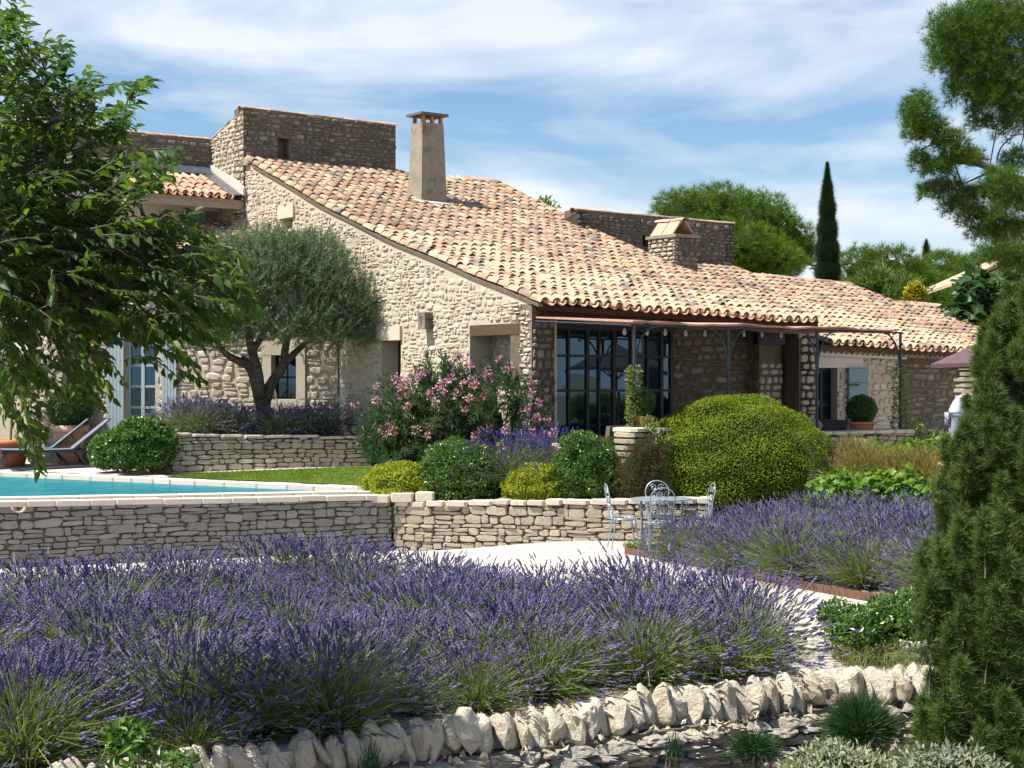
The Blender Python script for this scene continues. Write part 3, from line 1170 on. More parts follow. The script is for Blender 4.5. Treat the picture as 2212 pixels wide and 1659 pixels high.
n = 26000
s1 = R.uniform(0, 1, n); s2 = R.uniform(0, 1, n)
farA = np.array(far); bkA = np.array(bk)
ii = s1 * 10.999; i0 = ii.astype(int); fr = (ii - i0)[:, None]
pa = farA[i0] * (1 - fr) + farA[i0 + 1] * fr; pb = bkA[i0] * (1 - fr) + bkA[i0 + 1] * fr
pp = pa * (1 - s2[:, None]) + pb * s2[:, None]
pp[:, 2] = [lawn_z(x, y) + .008 for x, y in pp[:, :2]]
GB = (np.array([[0, -.5, 0], [0, .5, 0], [1, .1, .25]], float), [(0, 1, 2)])
ax = norm(rdir(n) * np.array([.6, .6, .1]) + ZD)
gl = link('lawn_grass', leafmesh('lawn_grass', [leaves(GB, pp, ax, rdir(n), R.uniform(.025, .055, n), R.uniform(.006, .012, n), R.random(n))]), M['grass'])
props(gl, 'short mown grass of the lawn beside the pool', None, None, 'stuff')

# upper terrace left, porch terrace right, planting bed behind the garden wall
mb = MB()
q = [RL + rN * -.1, RR_ + rN * -.1, np.array([-2.75, 32.5, 0]), np.array([-3.4, 33.8, 0]), np.array([-7.6, 33.8, 0]), np.array([-7.2, 31.6, 0])]
mb.hexa([p - p * [0, 0, 1] + ZD * .5 for p in q], [p - p * [0, 0, 1] + ZD * 1.44 for p in q])
o = mb.obj('upper_terrace', M['soil']); o['kind'] = 'structure'
mb = MB()
q = [Hh(-.45, -1.1), Hh(.1, -1.1), Hh(.1, -2.5), Hh(16, -2.5), Hh(16, 6), Hh(0.1, 6), Hh(.1, 0)]
mb.hexa([p + ZD * -.6 for p in q], [p + ZD * .90 for p in q])
o = mb.obj('porch_terrace', M['paving']); o['kind'] = 'structure'
mb = MB()
q = [np.array([-1.7, 26.95, 0]), np.array([2.0, 26.0, 0]), np.array([1.2, 27.4, 0]), np.array([-.2, 28.2, 0]), np.array([-1.9, 29.3, 0])]
zt = [.50, .60, .85, .95, .95]
mb.hexa([p + ZD * -.2 for p in q], [p + ZD * z_ for p, z_ in zip(q, zt)])
o = mb.obj('planting_bed', M['soil']); o['kind'] = 'structure'

# ------------------------------------------------------------------ main house
GT = .05            # the gable wall's plane
FV = .28            # the front wall's plane


def main_roof(t, v):
    z = 3.83 - .023 * t * (1 - v / 10.8) + .338 * v - .17 * math.sin(math.pi * max(0, min(v, 10.8)) / 10.8)
    z += .018 * math.sin(t * 1.9 + v * .7) + .012 * math.sin(v * 2.3 + t)
    return Hh(t, v, z)


house = thing('farmhouse', 'stone farmhouse with large sloping clay tile roof and sunlit gable', 'house', tuple(Hh(3.5, 5, .9)))

# gable wall
rec = (Vp(1122, GT), Vp(1015, GT)); recZ = Zp(698, GT, rec[0])
nar = (Vp(866, GT), Vp(824, GT)); narZ = Zp(735, GT, nar[0])
sma = (Vp(632, GT), Vp(612, GT)); smaZ = (Zp(493, GT, sma[0]), Zp(470, GT, sma[0]))
g_open = [(rec[0], rec[1], .85, recZ), (nar[0], nar[1], 1.75, narZ), (sma[0], sma[1], smaZ[0], smaZ[1])]
gtop = [(v, main_roof(.1, v)[2] - .05) for v in np.linspace(FV, 10.9, 14)]
GO = Hh(GT, 0); GN = -UD
mb = MB(); core(mb, GO, VD, GN, gtop, .3, .55, g_open)
gab = mb.obj('gable_wall', M['mortar'], house)
gtf = lambda a: float(np.interp(a, [q[0] for q in gtop], [q[1] for q in gtop]))
in_open = lambda a, b, ops, m=.015: any(o[0] - m < a < o[1] + m and o[2] - m < b < o[3] + m for o in ops)
lint = [(nar[0] - .05, nar[1] + .1, narZ, narZ + .28), (sma[0] - .12, sma[1] + .18, smaZ[1], smaZ[1] + .26)]
okg = lambda a, b: FV + .01 < a < 10.88 and b < gtf(a) - .06 and not in_open(a, b, g_open) and not in_open(a, b, lint, 0)
cl = cells(FV, 10.9, .9, 7.5, okg, (.055, .15), (.06, .24), .02, R, .045, .38, .16)
lay(cl, GO, VD, GN, gab, M['rubble'], 300, (.008, .030), 'rubble')
# dressed lintels
for (a0, a1, b0, b1) in lint:
    mb = MB(); mb.box(GO + VD * (a0 + a1) / 2 + ZD * (b0 + b1) / 2 + GN * .005, (a1 - a0 - .02, .10, b1 - b0 - .01), np.stack([VD, GN, ZD]))
    mb.obj('lintel', M['cap'], gab)
# timber lintel of the recess
mb = MB(); mb.box(GO + VD * (rec[0] + rec[1]) / 2 + ZD * (recZ - .10) + GN * -.07, (rec[1] - rec[0] - .01, .16, .185), np.stack([VD, GN, ZD]))
mb.obj('timber_lintel', M['oldwood'], gab)
# back of the recess and of the openings
mb = MB(); mb.box(GO + VD * (rec[0] + rec[1]) / 2 + ZD * 2.2 + GN * -.62, (rec[1] - rec[0] + .3, .2, 2.9), np.stack([VD, GN, ZD]))
rb = mb.obj('recess_wall', M['mortar'], house)
cl = cells(rec[0], rec[1], .9, recZ - .2, lambda a, b: rec[0] < a < rec[1] and b < recZ - .15, (.08, .16), (.14, .34), .03, R, .02, .2, .06)
lay(cl, GO + GN * -.52, VD, GN, rb, M['rubble'], 60, (.02, .04), 'rubble')
for nm, (a0, a1, b0, b1), dep in (('narrow_window', (nar[0], nar[1], 1.75, narZ), .38), ('small_window', (sma[0], sma[1], smaZ[0], smaZ[1]), .3)):
    mb = MB(); mb.box(GO + VD * (a0 + a1) / 2 + ZD * (b0 + b1) / 2 + GN * -(dep + .03), (a1 - a0 + .02, .04, b1 - b0 + .02), np.stack([VD, GN, ZD]))
    w = mb.obj(nm, M['steel'], house)
    mb = MB(); mb.box(GO + VD * (a0 + a1) / 2 + ZD * (b0 + b1) / 2 + GN * -(dep + .006), (a1 - a0 - .08, .01, b1 - b0 - .08), np.stack([VD, GN, ZD]))
    mb.obj('pane', M['glass'], w)
# small clay vent low on the wall
a_ = Vp(754, GT); z_ = Zp(911, GT, a_)
mb = MB(); mb.box(GO + VD * a_ + ZD * z_ + GN * .045, (.17, .05, .15), np.stack([VD, GN, ZD]))
mb.obj('vent', M['red_brick'], house)

# front wall under the eaves: corner pillar, glazed opening, stone wall, end pillar
FO = Hh(0, FV); FN = -VD
w0, w1 = Tp(1198, FV), Tp(1447, .75)
ftop = [(t, main_roof(t, .3)[2] - .07) for t in np.linspace(GT, 7.15, 8)]
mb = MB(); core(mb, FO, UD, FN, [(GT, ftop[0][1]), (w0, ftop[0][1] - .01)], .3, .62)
pil = mb.obj('corner_pillar', M['mortar_shade'], house)
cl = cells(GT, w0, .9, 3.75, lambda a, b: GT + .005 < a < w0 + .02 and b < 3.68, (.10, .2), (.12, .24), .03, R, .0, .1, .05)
lay(cl, FO, UD, FN, pil, M['rubble_shade'], 80, (.025, .05), 'rubble')
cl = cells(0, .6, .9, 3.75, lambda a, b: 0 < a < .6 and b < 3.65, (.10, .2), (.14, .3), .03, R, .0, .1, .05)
lay(cl, Hh(w0, FV), VD, UD, pil, M['rubble_shade'], 40, (.02, .03), 'rubble')
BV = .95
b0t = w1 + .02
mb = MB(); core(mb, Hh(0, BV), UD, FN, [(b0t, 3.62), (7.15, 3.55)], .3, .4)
bw = mb.obj('porch_wall', M['mortar_shade'], house)
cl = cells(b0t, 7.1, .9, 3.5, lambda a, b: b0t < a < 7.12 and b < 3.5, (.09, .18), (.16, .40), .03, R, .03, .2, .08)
lay(cl, Hh(0, BV), UD, FN, bw, M['rubble_shade'], 200, (.02, .04), 'rubble')
for (xa, xb, vv) in ((1640, 1688, .62), (1729, 1766, FV)):
    ta, tb = Tp(xa, vv), Tp(xb, vv)
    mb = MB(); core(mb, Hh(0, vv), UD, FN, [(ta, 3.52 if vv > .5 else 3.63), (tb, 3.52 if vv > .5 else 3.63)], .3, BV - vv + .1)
    p_ = mb.obj('pillar', M['mortar_shade'], house)
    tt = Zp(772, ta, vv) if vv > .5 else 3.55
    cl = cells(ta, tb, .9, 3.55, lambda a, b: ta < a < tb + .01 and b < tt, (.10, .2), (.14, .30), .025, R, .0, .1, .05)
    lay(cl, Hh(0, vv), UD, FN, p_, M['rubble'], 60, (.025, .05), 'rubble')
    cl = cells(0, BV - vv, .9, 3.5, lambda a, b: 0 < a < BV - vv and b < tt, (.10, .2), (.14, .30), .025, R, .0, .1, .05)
    lay(cl, Hh(ta, vv), VD, -UD, p_, M['rubble_shade'], 40, (.02, .03), 'rubble')
# right end wall below the verge
mb = MB(); core(mb, Hh(7.13, 0), VD, UD, [(FV, 3.55), (10.8, 7.2)], .3, .4)
mb.obj('end_wall', M['mortar_shade'], house)
# eaves board
mb = MB(); mb.box(Hh(3.6, .22, 0) + ZD * 3.66, (6.9, .05, .14), np.stack([norm(UD - ZD * .023), VD, ZD]))
mb.obj('fascia', M['darkwood'], house)

# glazed screen of the porch
GV = .72
gz0, gz1 = .92, 3.50
scr = MB()
scr.box(Hh((w0 + w1) / 2, GV) + ZD * 3.56, (w1 - w0 + .1, .12, .22), np.stack([UD, VD, ZD]))
screen = scr.obj('window_screen', M['steel'], house)
cols_px = [1197, 1216, 1272, 1317, 1345, 1379, 1425, 1447]
vt = [w0 - .03, Tp(1227, GV), Tp(1268, GV), Tp(1293, GV), Tp(1325, GV), Tp(1362, GV), Tp(1397, GV), Tp(1428, GV), w1]
rows = [gz0, Zp(905, 1, GV), Zp(814, 1, GV), Zp(762, 1, GV), Zp(722, 1, GV), gz1]
hz = [Zat(y, 28.8) for y in (948, 856, 814, 744, 706)]
hz = [gz0, 1.34, Zat(808 + 14, 29.4), Zat(744 + 12, 29.4), Zat(700 + 12, 29.4)][0:5] + [gz1]
hz = [gz0, 1.45, 2.35, 2.98, gz1]
for i, t_ in enumerate(vt):
    mb = MB(); wd = .07 if i in (0, 2, 4, 7, 8) else .045
    mb.box(Hh(t_, GV) + ZD * (gz0 + gz1) / 2, (wd, .06, gz1 - gz0), np.stack([UD, VD, ZD]))
    mb.obj('mullion', M['steel'], screen)
for z_ in hz:
    mb = MB(); mb.box(Hh((w0 + w1) / 2, GV) + ZD * z_, (w1 - w0, .048, .045), np.stack([UD, VD, ZD]))
    mb.obj('glazing_bar', M['steel'], screen)
for i in range(len(vt) - 1):
    for j in range(len(hz) - 1):
        mb = MB(); tl = R.normal(0, .004, 2)
        ax_ = np.stack([norm(UD + VD * tl[0]), norm(VD), norm(ZD + VD * tl[1])])
        mb.box(Hh((vt[i] + vt[i + 1]) / 2, GV + .01) + ZD * (hz[j] + hz[j + 1]) / 2, (vt[i + 1] - vt[i] - .02, .012, hz[j + 1] - hz[j] - .02), ax_)
        mb.obj('pane', M['glass'], screen)

# roof
roof = roof_slab('roof', main_roof, 0, 7.1, [(0.14, 7.08, .1, 10.8)], house, M['darkwood'])
cols = [(.10 + i * .2415, 0.0, 10.72) for i in range(29)]
tile_roof(main_roof, cols, .318, roof, M['tile'], 300, .2415)
# ridge tiles right of the upper block, bedded edge of the gable
cap_tiles(Hh(4.1, 10.85, 7.50), Hh(7.1, 10.85, 7.50), roof, M['tile'], 8, 1.15)
mb = MB()
for v in np.linspace(.05, 10.5, 22)[:-1]:
    a, b = main_roof(.02, v) - ZD * .02, main_roof(.02, v + .5) - ZD * .02
    mb.hexa([a - ZD * .03 + UD * .0, b - ZD * .03, b - ZD * .03 + UD * .1, a - ZD * .03 + UD * .1], [a + ZD * .03, b + ZD * .03, b + ZD * .03 + UD * .1, a + ZD * .03 + UD * .1])
mb.obj('verge_bedding', M['mortar_shade'], roof)

# tall tapering chimney
ct, cv = 3.0, 8.15
zb = main_roof(ct, cv)[2] - .35
bs = [(-.0, 0), (.72, 0), (.72, .60), (0, .60)]
ztp = Zp(262, 3.0, 8.2)
tpq = [(.075, .07), (.645, .07), (.645, .52), (.075, .52)]
mb = MB(); mb.hexa([Hh(ct + a, cv + b, zb) for a, b in bs], [Hh(ct + a, cv + b, ztp) for a, b in tpq])
chim = mb.obj('chimney', M['render'], house)
mb = MB()
for a, b in ((.10, .10), (.34, .10), (.575, .10), (.10, .43), (.575, .43), (.34, .43)):
    mb.box(Hh(ct + a + .03, cv + b + .03, ztp + .08), (.07, .07, .16), np.stack([UD, VD, ZD]))
mb.obj('chimney_bricks', M['terracotta'], chim)
mb = MB(); mb.box(Hh(ct + .36, cv + .295, ztp + .19), (.74, .62, .055), np.stack([UD, VD, ZD]))
mb.obj('chimney_cap', M['slate'], chim)
mb = MB(); q = [(-.12, -.18), (.85, -.18), (.85, .0), (-.12, .0)]
mb.hexa([main_roof(ct + a, cv + b) + ZD * .0 for a, b in q], [main_roof(ct + a, cv + b) + ZD * .13 for a, b in q])
mb.obj('chimney_flashing', M['plaster'], chim)

# ------------------------------------------------------------------ upper block behind the roof, left
ub = thing('upper_block', 'raised stone block with tile capped parapet behind the big roof', 'house', tuple(Hh(2, 11.6, 7)))
UT = 8.70
mb = MB()
ni = (Tp(600, 10.85), Tp(624, 10.85)); niZ = (Zp(342, .8, 10.85), Zp(297, .8, 10.85))
core(mb, Hh(0, 10.85), UD, -VD, [(.0, UT), (4.06, UT - .02)], 6.2, .45, [(ni[0], ni[1], niZ[0], niZ[1])])
mb.box(Hh((ni[0] + ni[1]) / 2, 11.2) + ZD * (niZ[0] + niZ[1]) / 2, (.4, .2, .9), np.stack([UD, VD, ZD]))
par = mb.obj('parapet_wall', M['mortar_shade'], ub)
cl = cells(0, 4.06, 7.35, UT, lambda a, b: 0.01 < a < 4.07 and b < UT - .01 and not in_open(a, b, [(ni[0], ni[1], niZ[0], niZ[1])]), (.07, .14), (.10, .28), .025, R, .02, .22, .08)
lay(cl, Hh(0, 10.85), UD, -VD, par, M['rubble_shade'], 300, (.02, .045), 'rubble')
mb = MB(); q = [Hh(-.02, 10.62, 7.38), Hh(4.15, 10.62, 7.42), Hh(4.15, 10.9, 7.42), Hh(-.02, 10.9, 7.38)]
mb.hexa(q, [q[0] + ZD * .04, q[1] + ZD * .04, q[2] + ZD * .22, q[3] + ZD * .22])
mb.obj('mortar_flashing', M['render'], par)
# its lit side
sd = 1.62
mb = MB(); core(mb, Hh(.02, 10.85), VD, -UD, [(.0, UT), (sd, 8.17)], 4.8, .45)
sw = mb.obj('side_wall', M['mortar'], ub)
cl = cells(0, sd, 6.2, UT, lambda a, b: .0 < a < sd and b < UT - .04 - a * .325, (.08, .15), (.10, .24), .028, R, .02, .22, .08)
lay(cl, Hh(.02, 10.85), VD, -UD, sw, M['rubble'], 160, (.025, .05), 'rubble')
cap_tiles(Hh(-.05, 10.97, UT - .02), Hh(4.12, 10.97, UT - .03), par, M['tile'], 11, 1.25)
cap_tiles(Hh(.10, 10.9, UT - .02), Hh(.10, 12.5, 8.15), sw, M['tile'], 5, 1.1)
mb = MB(); q = [Hh(.2, 11.1, UT - .12), Hh(4.0, 11.1, UT - .12), Hh(4.0, 15, UT - 1.3), Hh(.2, 15, UT - 1.3)]
mb.hexa([p - ZD * .1 for p in q], q)
mb.obj('back_roof', M['tile'], ub)
mb = MB(); core(mb, Hh(4.0, 10.9), VD, UD, [(.0, UT - .1), (4, 7.4)], 6.0, .3)
mb.obj('back_wall', M['mortar_shade'], ub)
# wall running on to the left
LVw = 10.85 + sd
mb = MB(); core(mb, Hh(0, LVw), UD, -VD, [(-6.5, 8.12), (.02, 8.17)], 4.5, .4)
lw = mb.obj('left_parapet', M['mortar_shade'], ub)
cl = cells(-4.2, 0, 7.45, 8.16, lambda a, b: -4.2 < a < -.01 and b < 8.13, (.07, .14), (.10, .28), .025, R, .02, .22, .08)
lay(cl, Hh(0, LVw), UD, -VD, lw, M['rubble_shade'], 150, (.02, .045), 'rubble')
cap_tiles(Hh(-5.9, LVw + .1, 8.11), Hh(-.05, LVw + .1, 8.15), lw, M['tile'], 15, 1.2)
mb = MB(); mb.box(Hh(-3, LVw - .02, 7.42), (6, .05, .2), np.stack([UD, VD, ZD])); mb.obj('plaster_band', M['plaster'], lw)


def lean_roof(t, v):
    return Hh(t, v, 6.62 + (v - 10.85) * .45)


lr = roof_slab('lean_to_roof', lean_roof, -2.6, -.1, [(-2.55, -.22, 10.87, 12.42)], ub, M['greywood'], .06)
tile_roof(lean_roof, [(-2.45 + i * .2, 10.83, 12.12) for i in range(11)], .31, lr, M['tile_new'], 60, .2)
mb = MB(); q = [lean_roof(-.36, 10.84) + ZD * .07, lean_roof(-.02, 10.84) + ZD * .1, lean_roof(-.02, 12.4) + ZD * .1, lean_roof(-.36, 12.4) + ZD * .07]
mb.hexa(q, [p + ZD * .02 for p in q]); q = [lean_roof(-2.5, 12.12) + ZD * .10, lean_roof(-.1, 12.12) + ZD * .10, lean_roof(-.1, 12.44) + ZD * .2, lean_roof(-2.5, 12.44) + ZD * .2]
mb.hexa(q, [p + ZD * .02 for p in q])
mb.obj('lead_flashing', M['lead'], lr)
mb = MB(); q = [Hh(-.01, 10.75, 6.70), Hh(-.01, 12.45, 7.40), Hh(-.01, 12.45, 7.58), Hh(-.01, 11.2, 7.12), Hh(-.01, 10.75, 6.88)]
mb.hexa(q, [p - UD * .05 for p in q]); mb.obj('plaster_flashing', M['plaster'], lr)
mb = MB(); mb.box(Hh(-1.35, 10.98, 6.50), (2.7, .14, .20), np.stack([UD, VD, ZD])); mb.obj('beam', M['greywood'], ub)
mb = MB(); mb.tube([Hh(-2.7, 10.98, 6.42), Hh(-3.3, 10.98, 5.7)], .09, 4); mb.tube([Hh(-2.6, 10.9, 6.55), Hh(-3.5, 10.9, 6.95)], .09, 4)
mb.obj('brace', M['greywood'], ub)
# loggia behind: back wall with dark opening, right-hand jamb
lo = [(Tp(402, 12.0), Tp(483, 12.0), 4.8, Zp(452, -1, 12.0))]
mb = MB(); core(mb, Hh(0, 12.0), UD, -VD, [(-6, 6.75), (0, 6.75)], 4.5, .3, lo)
mb.box(Hh((lo[0][0] + lo[0][1]) / 2, 12.35, 5.5), (1.4, .1, 2.0), np.stack([UD, VD, ZD]))
lg = mb.obj('loggia_wall', M['plaster'], ub)
mb = MB(); mb.box(Hh(lo[0][0] + .28, 12.12, 5.5), (.55, .05, 1.9), np.stack([UD, VD, ZD])); mb.obj('shutter', M['shutter'], ub)
cl = cells(lo[0][1], 0, 4.9, 6.6, lambda a, b: lo[0][1] + .03 < a < -.02 and b < 6.5, (.10, .18), (.14, .3), .03, R, .02, .2, .05)
lay(cl, Hh(0, 12.0), UD, -VD, lg, M['rubble_shade'], 60, (.02, .035), 'rubble')

# ------------------------------------------------------------------ garden wing on the left
W1 = Hh(0, 6.74); W0 = np.array([(60 - 1106) / FD * 34.6, 34.6, 0.0])
WLn = np.linalg.norm(W1 - W0); WU = (W1 - W0) / WLn; WN = np.cross(WU, ZD)      # WN looks to the garden
Wp = lambda x: ((x - 1106) / FD * W0[1] - W0[0]) / (WU[0] - (x - 1106) / FD * WU[1])
Wz = lambda y, a: Zat(y, (W0 + WU * a)[1])
WA = np.stack([WU, WN, ZD])
wing = thing('garden_wing', 'low stone wing with blue french window behind the olive tree', 'house', tuple((W0 + W1) / 2 + ZD * 1.5))
fd = (Wp(272), Wp(338)); fz = Wz(688, fd[0])
wi = (Wp(588), Wp(640)); wz = (Wz(862, wi[0]), Wz(768, wi[0]))
wops = [(fd[0], fd[1], 1.45, fz), (wi[0], wi[1], wz[0], wz[1])]
EZ = 4.95
mb = MB(); core(mb, W0, WU, WN, [(0, EZ - .1), (WLn, EZ - .06)], .5, .5, wops)
ww = mb.obj('front_wall', M['mortar'], wing)
sur = [(wi[0] - .2, wi[1] + .2, wz[0] - .25, wz[1] + .3)]
okw = lambda a, b: 0 < a < WLn and b < EZ - .17 and not in_open(a, b, wops) and not in_open(a, b, sur, 0)
cl = cells(0, WLn, .85, EZ, okw, (.09, .19), (.14, .38), .03, R, .03, .22, .08)
lay(cl, W0, WU, WN, ww, M['rubble'], 300, (.02, .045), 'rubble')
mb = MB(); core(mb, W0, -WN, -WU, [(0, EZ - .1), (4, EZ + 1.1)], .3, .4); sdw = mb.obj('end_wall', M['mortar'], wing)
cl = cells(0, 1.6, .9, EZ, lambda a, b: 0 < a < 1.6 and b < EZ - .2, (.09, .19), (.14, .38), .03, R, .03, .22, .08)
lay(cl, W0, -WN, -WU, sdw, M['rubble'], 100, (.02, .045), 'rubble')
wbox = lambda mb, a, d, z, sz: mb.box(W0 + WU * a + WN * d + ZD * z, sz, WA)
# buttress at the left
mb = MB(); wbox(mb, Wp(135), .2, 2.4, (.42, .42, 3.4)); bt = mb.obj('buttress', M['mortar'], wing)
cl = cells(0, .42, .9, 4.1, lambda a, b: 0 < a < .43, (.10, .2), (.14, .3), .025, R, 0, .1, .05)
lay(cl, W0 + WU * (Wp(135) - .21) + WN * .41, WU, WN, bt, M['rubble'], 60, (.02, .04), 'rubble')
lay(cl, W0 + WU * (Wp(135) - .21), WN, -WU, bt, M['rubble'], 60, (.02, .04), 'rubble')
mb = MB()
for (a0, a1, b0, b1) in ((wi[0] - .2, wi[1] + .2, wz[1] + .01, wz[1] + .28), (wi[1] + .01, wi[1] + .2, wz[0], wz[1]), (wi[0] - .2, wi[0] - .01, wz[0], wz[1]), (wi[0] - .2, wi[1] + .2, wz[0] - .2, wz[0] - .01)):
    wbox(mb, (a0 + a1) / 2, .01, (b0 + b1) / 2, (a1 - a0, .08, b1 - b0))
mb.obj('window_surround', M['cap'], ww)
mb = MB(); wbox(mb, (wi[0] + wi[1]) / 2, -.25, (wz[0] + wz[1]) / 2, (.7, .03, 1.0))
wgl = mb.obj('window', M['steel'], wing)
for i in range(2):
    for j in range(2):
        mb = MB(); wbox(mb, (wi[0] + wi[1]) / 2 + (i - .5) * .24, -.23, (wz[0] + wz[1]) / 2 + (j - .5) * .44, (.2, .01, .4)); mb.obj('pane', M['glass'], wgl)
# french window
mb = MB()
cxf = (fd[0] + fd[1]) / 2; wf = fd[1] - fd[0]
for i in range(3):
    wbox(mb, fd[0] + wf * i / 2 + (.03, 0, -.03)[i], -.12, (1.45 + fz) / 2, (.075, .05, fz - 1.45))
for z_ in (1.5, 1.98, 2.42, 2.86, 3.3, fz - .03):
    wbox(mb, cxf, -.125, z_, (wf - .05, .035, .05))
fw = mb.obj('french_window', M['frame_blue'], wing)
for i in range(2):
    for za, zb_ in ((1.52, 1.96), (2.0, 2.4), (2.44, 2.84), (2.88, 3.28), (3.32, fz - .05)):
        mb = MB(); wbox(mb, cxf + (i - .5) * wf * .48, -.135, (za + zb_) / 2, (wf * .44, .01, zb_ - za)); mb.obj('pane', M['glass'], fw)
for (xa, xb) in ((232, 270), (352, 384)):
    ta, tb = Wp(xa), Wp(xb)
    mb = MB(); wbox(mb, (ta + tb) / 2, .045, (1.5 + fz) / 2, (tb - ta, .02, fz - 1.5)); sh_ = mb.obj('shutter', M['frame_blue'], wing)
    for i in range(5):
        mb = MB(); wbox(mb, ta + (tb - ta) * (i + .5) / 5, .065, (1.5 + fz) / 2, ((tb - ta) / 5 - .008, .02, fz - 1.51)); mb.obj('board', M['frame_blue'], sh_)


def wing_roof(a, d):
    p = W0 + WU * a - WN * d
    return p + ZD * (EZ + d * .33 + .015 * math.sin(2 * a + d))


wr_ = roof_slab('roof', lambda a, d: wing_roof(a, d), 0, 0, [(-.2, WLn, -.1, 4.0)], wing, M['oldwood'])
tile_roof(wing_roof, [(-.1 + i * .24, -.2, 3.9) for i in range(int((WLn + .1) / .24))], .33, wr_, M['tile'], 200, .24)

# ------------------------------------------------------------------ long low wing on the right
rwg = thing('low_wing', 'long low stone wing with bleached tile roof right of the porch', 'house', tuple(Hh(12, 3, .9)))


def rw_roof(t, v):
    z = 3.25 - .026 * (t - 7) + .31 * v - .07 * math.sin(math.pi * max(0, min(v, 6.5)) / 6.5)
    return Hh(t, v, z + .015 * math.sin(t * 1.7 + v) + .01 * math.sin(2.7 * v))


RWV = .35
dr = (Tp(1768, RWV), Tp(1809, RWV)); drz = Zp(795, 8, RWV)
tstep = Tp(1947, RWV)
mb = MB(); core(mb, Hh(0, RWV), UD, -VD, [(7.2, 3.22), (tstep, 3.16)], .3, .5, [(dr[0], dr[1], .9, drz)])
rwl = mb.obj('front_wall', M['mortar'], rwg)
mb = MB(); core(mb, Hh(0, RWV + .35), UD, -VD, [(tstep - .05, 3.2), (20, 3.0)], .3, .4)
rwl2 = mb.obj('recessed_wall', M['mortar_shade'], rwg)
lin = (dr[0] - .2, Tp(1862, RWV), drz, drz + .34)
okr = lambda a, b: 7.2 < a < tstep and b < 3.0 and not in_open(a, b, [(dr[0], dr[1], .9, drz)]) and not in_open(a, b, [lin], 0)
cl = cells(7.2, tstep, .9, 3.0, okr, (.10, .2), (.14, .36), .03, R, .03, .22, .08)
lay(cl, Hh(0, RWV), UD, -VD, rwl, M['rubble'], 200, (.018, .04), 'rubble')
cl = cells(tstep, 17, .9, 3.0, lambda a, b: tstep + .02 < a < 17 and b < 2.95, (.10, .2), (.16, .38), .03, R, .03, .22, .08)
lay(cl, Hh(0, RWV + .35), UD, -VD, rwl2, M['rubble_shade'], 250, (.015, .03), 'rubble')
mb = MB(); mb.box(Hh((lin[0] + lin[1]) / 2, RWV - .01) + ZD * (lin[2] + lin[3]) / 2, (lin[1] - lin[0], .06, lin[3] - lin[2] - .01), np.stack([UD, VD, ZD])); mb.obj('lintel', M['plaster'], rwl)
mb = MB(); mb.box(Hh((7.2 + tstep) / 2, RWV - .06, 3.06), (tstep - 7.2, .16, .09), np.stack([norm(UD - ZD * .02), VD, ZD])); mb.obj('cornice', M['plaster'], rwl)
# door with glazing bars, shutter folded back
mb = MB()
for f in (0, .5, 1):
    mb.box(Hh(dr[0] + (dr[1] - dr[0]) * f, RWV + .2) + ZD * (.9 + drz) / 2, (.07, .05, drz - .9), np.stack([UD, VD, ZD]))
for z_ in (1.0, 1.45, 2.05, drz - .03):
    mb.box(Hh((dr[0] + dr[1]) / 2, RWV + .205) + ZD * z_, (dr[1] - dr[0], .04, .05), np.stack([UD, VD, ZD]))
dd = mb.obj('glazed_door', M['steel'], rwg)
for i in range(2):
    for za, zb_ in ((1.03, 1.42), (1.48, 2.02), (2.08, drz - .06)):
        mb = MB(); mb.box(Hh(dr[0] + (dr[1] - dr[0]) * (.25 + .5 * i), RWV + .215) + ZD * (za + zb_) / 2, ((dr[1] - dr[0]) * .42, .01, zb_ - za), np.stack([UD, VD, ZD])); mb.obj('pane', M['glass'], dd)
ta, tb = Tp(1832, RWV - .07), Tp(1874, RWV - .07)
mb = MB(); mb.box(Hh((ta + tb) / 2, RWV - .06) + ZD * (1.0 + drz) / 2, (tb - ta, .03, drz - 1.0), np.stack([UD, VD, ZD])); shu = mb.obj('shutter', M['shutter'], rwg)
nb = 6
for i in range(nb):
    z0_, z1_ = 1.0 + (drz - 1.0) * i / nb, 1.0 + (drz - 1.0) * (i + 1) / nb
    mb = MB(); mb.box(Hh((ta + tb) / 2, RWV - .088) + ZD * (z0_ + z1_) / 2, (tb - ta - .01, .022, z1_ - z0_ - .012), np.stack([UD, VD, ZD])); mb.obj('board', M['shutter'], shu)
mb = MB(); mb.tube([Hh(ta - .02, RWV - .12, 2.45), Hh(ta + .28, RWV - .12, 2.45)], .012, 5); mb.tube([Hh(ta - .02, RWV - .12, 1.3), Hh(ta + .28, RWV - .12, 1.3)], .012, 5); mb.obj('hinge_strap', M['steel'], shu)
rr2 = roof_slab('roof', rw_roof, 7, 20, [(7.16, 11.6, .1, 7.0), (11.6, 15.0, .1, 6.3), (15.0, 20.5, .1, 4.76)], rwg, M['oldwood'])
cols = []
for i in range(55):
    t = 7.28 + i * .2415
    cols.append((t, 0.0, 7.0 if t < 11.6 else 6.25 if t < 15 else 4.7))
tile_roof(rw_roof, cols, .33, rr2, M['tile'], 300, .2415)
cap_tiles(rw_roof(11.65, 6.35) + ZD * .03, rw_roof(15.1, 6.35) + ZD * .03, rr2, M['tile'], 9, 1.15)
cap_tiles(rw_roof(15.0, 4.8) + ZD * .03, rw_roof(20.4, 4.8) + ZD * .03, rr2, M['tile'], 14, 1.15)
